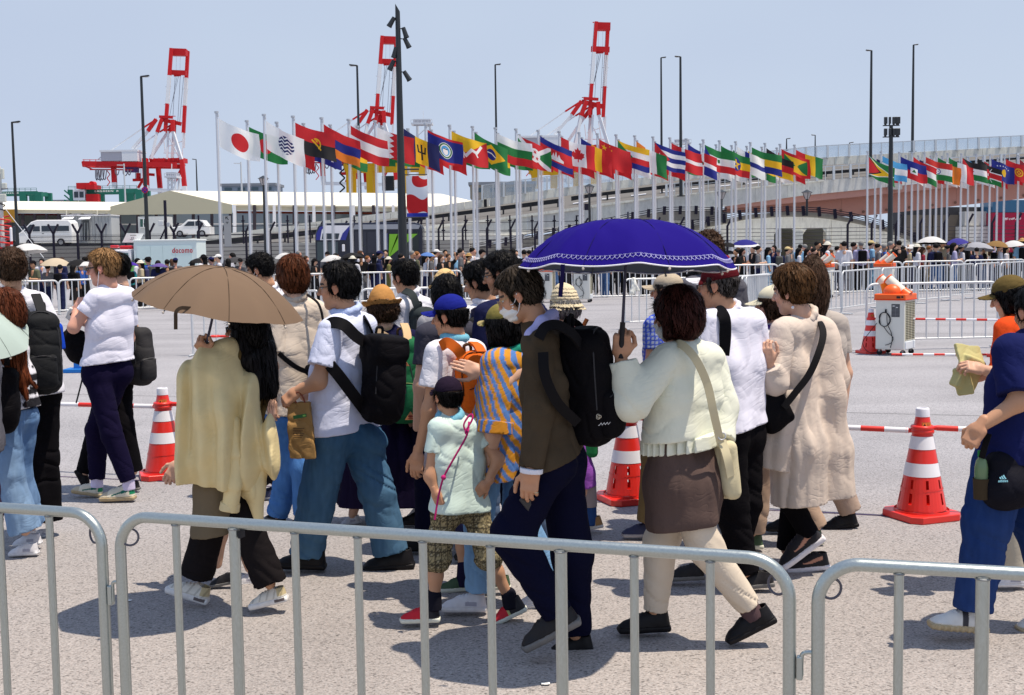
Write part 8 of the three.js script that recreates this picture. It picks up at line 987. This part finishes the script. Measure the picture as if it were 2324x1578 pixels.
{
const P=person('woman at right edge in quilted olive cap and orange top, opening a wrapped snack',[2300,1330],{fem:1,hh:96,yaw:104,pitch:18,hair:{type:'bob',c:hBlack,len:0.5,under:1,vol:0.03},hat:{type:'cap',c:RGB(0.12,0.085,0.03),hi:0.02,seams:2},b:0.92,j:{h:[2288,672,0],nk:[2306,726],sl:[2282,752,13],sr:[2350,752,-10],el:[2268,850,20],er:[2330,850,-12],wl:[2226,838,22],wr:[2236,852,4],pl:[2300,960,6],pr:[2340,960,-6],kl:[2290,1130,6],kr:[2330,1130,-6],al:[2300,1290,6],ar:[2350,1290,-6]},hands:[[[2228,838,22],[-0.9,0.2,0.1],[0,0.7,0.7],'hold',0],[[2236,850,6],[-0.9,0.05,0.1],[0.1,-0.2,0.9],'hold',1]],
top:{c:RGB(0.66,0.07,0.015),hem:[2250,985,2370,985],sl:[1.3,1.3],r:[0.072,0.066,0.05]},legs:{c:RGB(0.5,0.45,0.36),w:[0.11,0.09,0.08],top:960},shoes:[[shWhite,[2330,1330,6],[2240,1330,6]],[shWhite,[2370,1326,-6],[2290,1326,-6]]]});
const w=thing('snack_wrapper','open pale yellow paper wrapper held by the olive cap woman','wrapper',P.W(2200,840,14)),yl=RGB(0.50,0.46,0.22);bagPart(P,w,'paper',[rbx(P.L(2196,848,14),V(0.07,0.085,0.03),0.012,bq(0.2,0.5,-0.35)),rbx(P.L(2200,808,14),V(0.075,0.06,0.012),0.006,bq(-0.5,0.4,-0.15)),rbx(P.L(2186,865,16),V(0.04,0.07,0.02),0.01,bq(0.1,-0.4,0.2))],{c:yl,cell:0.007,fold:['c',0.004,4],k:0.006});
const Q=person('man at right edge in navy T-shirt and blue jeans, forearm across, black sports bag',[2245,1440],{hh:116,yaw:138,pitch:10,skin:'mid',hair:{type:'crop',c:hBlack,vol:0.03,nape:0.3},b:1.02,j:{h:[2345,706,0],nk:[2352,762],sl:[2296,800,16],sr:[2370,794,-14],el:[2312,912,24],er:[2380,920,-14],wl:[2226,968,24],wr:[2260,985,-6],pl:[2290,1020,8],pr:[2330,1016,-8],kl:[2242,1180,8],kr:[2355,1190,-6],al:[2208,1384,8],ar:[2395,1380,-6]},hands:[[[2224,969,24],[-0.55,-0.8,0.05],[-0.5,0.35,0.75],'fist']],
top:{c:RGB(0.010,0.014,0.075),hem:[2220,1040,2420,1040],sl:[0.85,0.8],r:[0.092,0.094,0.07],t:0.118,tb:0.125,fold:['t',0.009,0.8]},legs:{c:RGB(0.03,0.08,0.2),col:denim(0.010,0.032,0.13,0.35),w:[0.128,0.112,0.092],top:1020,fold:['l',0.011],ex:[[[2260,1060,8,50],[2226,1180,8,42]]]},shoes:[[shGrey,[2242,1436,8],[2108,1424,8]],[shGrey,[2440,1420,-6],[2310,1436,-6]]]});
const b=bagThing(Q,'sports_bag','black sports shoulder bag with small pale blue logo at the right edge','bag',2290,1080,22);bagPart(Q,b,'body',[rbx(Q.L(2296,1088,16),V(0.12,0.125,0.06),0.05,bq(0,0.2,-0.06)),ell(Q.L(2290,1110,20),V(0.11,0.085,0.07))],{c:RGB(0.007,0.007,0.012),fold:['t',0.008,3],k:0.04,v:0.3});
const ad=canvasTex(128,80,x=>{x.fillStyle='#8fd0e0';for(let i=0;i<3;i++){x.save();x.translate(34+i*22,44);x.rotate(-0.55);x.fillRect(0,-14-i*10,12,20+i*12);x.restore();}x.fillRect(0,46,0,0);x.clearRect(0,47,128,40);x.font='bold 30px sans-serif';x.fillText('adidas',14,74,98);});patch(b,Q.W(2277,1086,27),0.06,0.038,ad,V(0.1,0.1,1));
const bo=thing('drink_bottle','green capped drink bottle in the side pouch beside the jeans','bottle',Q.W(2224,1080,20));const c0=Q.W(2226,1125,20);wm('bottle',new THREE.LatheGeometry([[0,0],[0.026,0],[0.028,0.02],[0.028,0.12],[0.022,0.15],[0.012,0.165],[0.012,0.17]].map(p=>new THREE.Vector2(...p)),18).translate(c0.x,c0.y,c0.z),new THREE.MeshPhysicalMaterial({color:RGB(0.25,0.4,0.2),roughness:0.1,transmission:0.5,thickness:0,side:THREE.DoubleSide}),bo);wm('cap',new THREE.CylinderGeometry(0.016,0.016,0.025,14).translate(c0.x,c0.y+0.18,c0.z),M(RGB(0.01,0.22,0.06),0.5),bo);wm('mesh_pouch',new THREE.CylinderGeometry(0.034,0.03,0.09,14,1,true).translate(c0.x,c0.y+0.03,c0.z),M(RGB(0.05,0.035,0.02),0.9),bo);
strap(Q,bo,[[2244,985,22],[2236,1010,23],[2228,1040,22]],0.025,BLK,[2280,1020,0]);
}
// ---------------------------------------------------------------- the queue in the distance
{
const cell=0.021,W1=(x,y,z,n,o)=>o.setRGB(1,1,1),S=(P,k=0.04)=>sdfMesh(P,{cell,k,col:W1}),b=(a,ra,c,rb,e)=>cap(V(...a),ra,V(...c),rb,e);
const arms=[[[[-.19,1.36,0],[-.24,1.1,0],[-.24,.86,.06]],[[.19,1.36,0],[.24,1.1,0],[.24,.86,.06]]],[[[-.19,1.36,0],[-.25,1.1,.02],[-.08,1.12,.26]],[[.19,1.36,0],[.25,1.1,.02],[.08,1.12,.26]]],[[[-.19,1.36,0],[-.24,1.1,.02],[-.12,1.02,.24]],[[.19,1.36,0],[.26,1.5,.12],[.2,1.74,.14]]]];
const proto=arms.map(A=>{const legs=[-1,1].map(s=>[[s*.09,.9,0],[s*.1,.48,.05*s],[s*.11,.05,.1*s]]);const hp=[ell(V(0,1.6,.01),V(.078,.115,.1)),b([0,1.5,-.01],.05,[0,1.35,-.02],.055),b([0,1.6,.1],.012,[0,1.57,.115],.018),b([0,1.35,0],.08,[0,.95,0],.09)];for(const a of A)hp.push(b(a[0],.045,a[1],.04),b(a[1],.04,a[2],.03),ell(V(...a[2]),V(.035,.055,.03)));for(const l of legs)hp.push(b(l[0],.06,l[1],.05),b(l[1],.05,l[2],.035));
const sh=[b([-.13,1.36,0],.08,[-.08,.95,0],.11),b([.13,1.36,0],.08,[.08,.95,0],.11),b([0,1.42,-.01],.06,[0,1.1,0],.1)];for(const a of A)sh.push(b(a[0],.068,V(...a[0]).lerp(V(...a[1]),.75).toArray(),.068));const tr=[];for(const l of legs)tr.push(b(l[0],.105,l[1],.085),b(l[1],.085,[l[2][0],.1,l[2][2]],.075));const shoes=legs.map(l=>b([l[2][0],.045,l[2][2]-.05],.042,[l[2][0],.04,l[2][2]+.14],.036));
return{body:S(hp,.03),shirt:S(sh),trousers:S(tr),shoes:[S([shoes[0]]),S([shoes[1]])],skirt:S([b([0,.95,0],.12,[0,.4,0],.2,{flatB:1})])};});
const hairs={s:S([ell(V(0,1.645,-.015),V(.092,.1,.11),null,{cut:[[0,-.5,.85,-.755]]})],.02),l:S([ell(V(0,1.645,-.015),V(.095,.1,.112),null,{cut:[[0,-.5,.85,-.75]]}),b([0,1.6,-.06],.09,[0,1.36,-.09],.075)],.05),c:S([ell(V(0,1.645,0),V(.098,.095,.116),null,{cut:[[0,-1,0,-1.635]]}),ell(V(0,1.642,.13),V(.08,.014,.09))],.015),h:S([ell(V(0,1.65,0),V(.1,.1,.115),null,{cut:[[0,-1,0,-1.635]]}),ell(V(0,1.64,0),V(.18,.018,.19))],.02)};
const pk=S([rbx(V(0,1.2,-.2),V(.14,.22,.085),.06)]),tote=S([rbx(V(.3,.95,.04),V(.04,.15,.12),.03)]);
const C={w:[RGB(.58,.58,.63),'white'],k:[RGB(.012,.012,.014),'black'],n:[RGB(.014,.018,.06),'navy'],b:[RGB(.22,.42,.62),'light blue'],B:[RGB(.03,.09,.34),'blue'],g:[RGB(.13,.13,.14),'grey'],o:[RGB(.19,.18,.06),'olive'],r:[RGB(.30,.03,.05),'red'],y:[RGB(.46,.39,.27),'beige'],p:[RGB(.36,.34,.52),'lavender'],t:[RGB(.03,.26,.28),'teal'],j:[RGB(.06,.12,.26),'jeans blue'],m:[RGB(.10,.11,.07),'dark green']},HC={k:['s',hBlack,'black hair'],b:['s',hBrown,'brown hair'],g:['s',RGB(.2,.2,.2),'grey hair'],G:['s',RGB(.22,.09,.03),'ginger hair'],l:['l',hBlack,'long black hair'],L:['l',RGB(.07,.035,.02),'long brown hair'],W:['c',RGB(.62,.62,.62),'white cap'],K:['c',BLK,'black cap'],N:['c',RGB(.012,.015,.07),'navy cap'],Y:['c',RGB(.5,.4,.2),'beige cap'],H:['h',RGB(.6,.58,.5),'white sunhat'],D:['h',BLK,'black sunhat'],T:['h',RGB(.4,.25,.1),'straw hat']};
const rows='57 588 90 0 w g b t;79 590 20 1 m g K p;112 604 200 0 g n k -;140 602 190 0 n n k p;170 600 200 0 k k l -;187 596 120 1 B k k t;296 598 150 0 t k k p;322 590 60 1 y k H p;338 582 120 0 B n K p;362 590 180 0 n k l -;382 588 160 0 k k k -;401 584 170 0 g n N -;440 590 180 0 k k l -;465 577 120 0 w k D -;482 582 100 0 B k N -;498 576 60 0 w n W p;520 586 150 1 k n l t;548 585 200 0 g k k -;590 582 170 0 k n b -;640 586 140 0 w k k -;697 580 -60 0 g g b -;716 586 -70 1 k k D -;748 584 190 0 k k k -;775 586 200 0 n g l -;802 580 180 0 w g H -;821 574 170 0 k g k -;836 580 -60 2 w w G -;852 578 200 0 n n D p;863 568 -90 0 n n N -;883 582 -100 0 o o H -;912 575 -110 0 k n k -;937 568 -80 0 w g g -;948 570 -90 0 m g G t;967 578 -90 1 w n l -;980 574 -90 0 g g Y -;992 565 -90 0 w n W -;1003 577 -60 0 k k L -;1019 575 -40 2 k k b -;1038 572 -80 0 b n k p;1047 563 -90 0 g k k -;1065 574 -90 0 y g T -;1074 561 -80 0 w k k -;1095 565 -80 0 k g K -;1140 566 200 0 n k k -;1165 562 180 0 w j l t;1190 566 170 0 k k k -;1235 562 190 0 r n b -;1255 560 160 0 B j k p;1282 564 200 0 k k l -;1300 560 180 0 w k k -;1345 561 170 1 n k b -;1372 563 200 0 k j k p;1395 560 190 0 k k l -;1420 558 180 0 w k k t;1448 559 150 0 k k L -;1475 560 190 0 t k k -;1500 558 160 0 w k l -;1530 559 200 0 n n k -;1560 558 180 0 k k k p;1590 556 190 0 w k H -;1640 560 180 0 r k D -;1670 564 60 0 k k k -;1685 563 -60 1 k k l -;1721 557 -70 1 g n k -;1743 561 -80 0 b b D -;1766 563 180 0 n k g p;1787 559 -80 1 g k Y -;1813 562 -80 0 w g l -;1832 563 -70 2 w k l -;1847 562 -70 0 p n k p;1855 547 -50 2 k k k -;1862 565 -80 0 k k l -;1877 548 -80 0 w k H -;1885 566 -90 0 y n L -;1900 558 -70 0 w n k -;1915 547 190 0 w g k -;1918 563 -80 0 w w G -;1937 549 -90 0 k k k -;1953 546 180 0 p k g p;1958 562 190 0 k k l -;1976 545 -90 0 b b Y t;1992 552 -80 0 g k k -;2006 553 -90 0 B n g -;2021 547 -80 0 y k g -;2039 545 180 0 k k k -;2049 558 -60 2 p k l -;2063 556 -80 1 y n b -;2080 553 -90 0 w k H -;2093 560 -80 0 r k L -;2108 557 -70 0 k y G -;2122 552 170 0 n j k p;2138 542 -90 0 y j k -;2150 556 -80 0 g k k -;2164 550 -80 1 p j l -;2180 554 -90 0 w k W -;2195 562 190 0 k k l -;2215 561 180 0 n n k -;2232 558 -80 1 k j b -;2250 556 -80 0 y n L -;2266 553 -90 0 w k k p;2283 558 -60 0 w g l -;2300 555 180 0 k k k p;2318 540 190 0 b g T p'.split(';').map(r=>r.split(' '));
const N0=rows.length,ord=n=>{const u=['','first','second','third','fourth','fifth','sixth','seventh','eighth','ninth','tenth','eleventh','twelfth','thirteenth','fourteenth','fifteenth','sixteenth','seventeenth','eighteenth','nineteenth'],te=['','','twent','thirt','fort','fift','sixt','sevent','eight','ninet'];if(n<20)return u[n];if(n>=100)return n+(['th','st','nd','rd'][n%10]||'th');const d=Math.floor(n/10);return n%10?te[d]+'y-'+u[n%10]:te[d]+'ieth';};
for(let i=0;i<66;i++){const x=i<20?60+i*48:1000+(i-20)*29,q=Math.round(x+rr(-18,18));rows.push([q,Math.round(yhor(q)+rr(-2,7)+(x<500?6:0)),Math.round(rr(-110,200)),i%7===3?1:0,'kwngbwkypmw'[i%11],'knjk'[i%4],'klbkgKkLk'[i%9],'-']);}
rows.forEach(([xs,ys,yw,po,sc,tc,hc,bag],i)=>{
const x=+xs,y=+ys,sa=x<400?lerp(79,74,x/400):x<900?lerp(74,70,(x-400)/500):lerp(70,66.5,(x-900)/1400),s=sa-2.2-(i%3)*1.6-rnd()*2-(i>=N0?7:0),p=gAt(x,F/s),H=clamp(1.75+(yhor(x)-y)/s,1.46,1.92),P=proto[+po],h=HC[hc],c=C[sc],skirt=i%9===4&&/[lLH]/.test(hc);
const t=thing('person',i<N0?`person in ${c[1]} top with ${h[2]}${bag === 'p' ? ' and backpack' : ''}, ${ord(i + 1)} from left in far queue`:`person in ${c[1]} top with ${h[2]}, ${ord(i - N0 + 1)} from left in rear queue`,'person',p,'people queueing behind the far barriers');t.rotation.y=+yw*-Math.PI/180;t.scale.setScalar(H/1.75);
mesh('body',P.body,M([SK.light,SK.mid,SK.pink][i%3],0.6),t);mesh('shirt',P.shirt,M(c[0],0.95),t);mesh(skirt?'skirt':'trousers',skirt?P.skirt:P.trousers,M(C[tc][0],0.95),t);for(const q of P.shoes)mesh('shoe',q,i%2?M(RGB(.5,.5,.5),0.8):M(BLK,0.8),t);
if(/[WKNYHDT]/.test(hc)){mesh('hat',hairs[h[0]],M(h[1],0.95),t);mesh('hair',hairs[/[HD]/.test(hc)?'l':'s'],M(hBlack,0.8),t).scale.set(0.93,0.985,0.93);}else mesh('hair',hairs[h[0]],M(h[1],0.75),t);
if(bag!=='-'){const bg=tag(mesh(bag==='p'?'backpack':'tote_bag',bag==='p'?pk:tote,M([BLK,RGB(.05,.05,.12),RGB(.1,.1,.09),RGB(.5,.48,.42)][bag==='t'?3:i%3],0.9)),`${bag === 'p' ? 'small backpack' : 'pale tote bag'} carried by ${ord(i + 1)} person from left in far queue`,bag==='p'?'backpack':'bag','bags in the far queue');bg.position.copy(p);bg.rotation.copy(t.rotation);bg.scale.copy(t.scale);}
});
const U_='white 30 585 40 w;cream 62 572 45 w;beige edged 126 601 36 y;charcoal 176 600 26 k;plain white 192 604 24 w;violet blue 296 602 18 B;dotted purple 361 606 20 p;dark brown 450 596 24 k;large grey 532 594 25 g;bright white 645 584 24 w;silver white 752 590 26 w;wide black 797 586 29 k;sky blue 970 580 17 b;plain black 1653 560 22 k;navy with white lining 1690 558 34 N;small grey 1652 577 20 g;dark tilted 1952 573 17 k;creamy white 2070 565 24 w;white and black 2114 552 36 K;navy blue 2172 552 26 n;silver grey 2219 566 38 s;brown 2264 558 27 d;ivory 2298 558 28 w'.split(';').map(r=>{const m=r.match(/^(.*?) (\d+) (\d+) (\d+) (\w)$/);return m.slice(1);});
const UC={w:RGB(.6,.6,.6),y:RGB(.52,.44,.33),k:RGB(.02,.02,.022),B:RGB(.07,.03,.32),p:RGB(.13,.09,.28),g:RGB(.06,.06,.065),b:RGB(.10,.20,.48),N:RGB(.03,.03,.2),K:RGB(.6,.6,.6),n:RGB(.05,.045,.24),s:RGB(.33,.34,.38),d:RGB(.25,.15,.06)};
for(const[n,x,y,r,c]of U_){const s=x<400?72:x<1000?67:63,p=at(+x,+y,F/s),R=r/s;umbrella(`${n} parasol held over the far queue`,p,V(0.12*Math.sin(+x),1,0.1*Math.cos(+x*3)),R,R*0.42,+x,{c:UC[c],lining:c==='K'||c==='N'?BLK:undefined,band:c==='N'?[0.86,1,RGB(.6,.6,.62)]:undefined,far:1,seg:3,rings:6,tr:0.15,wr:0,n:8});}
}
renderer.render(scene,camera);
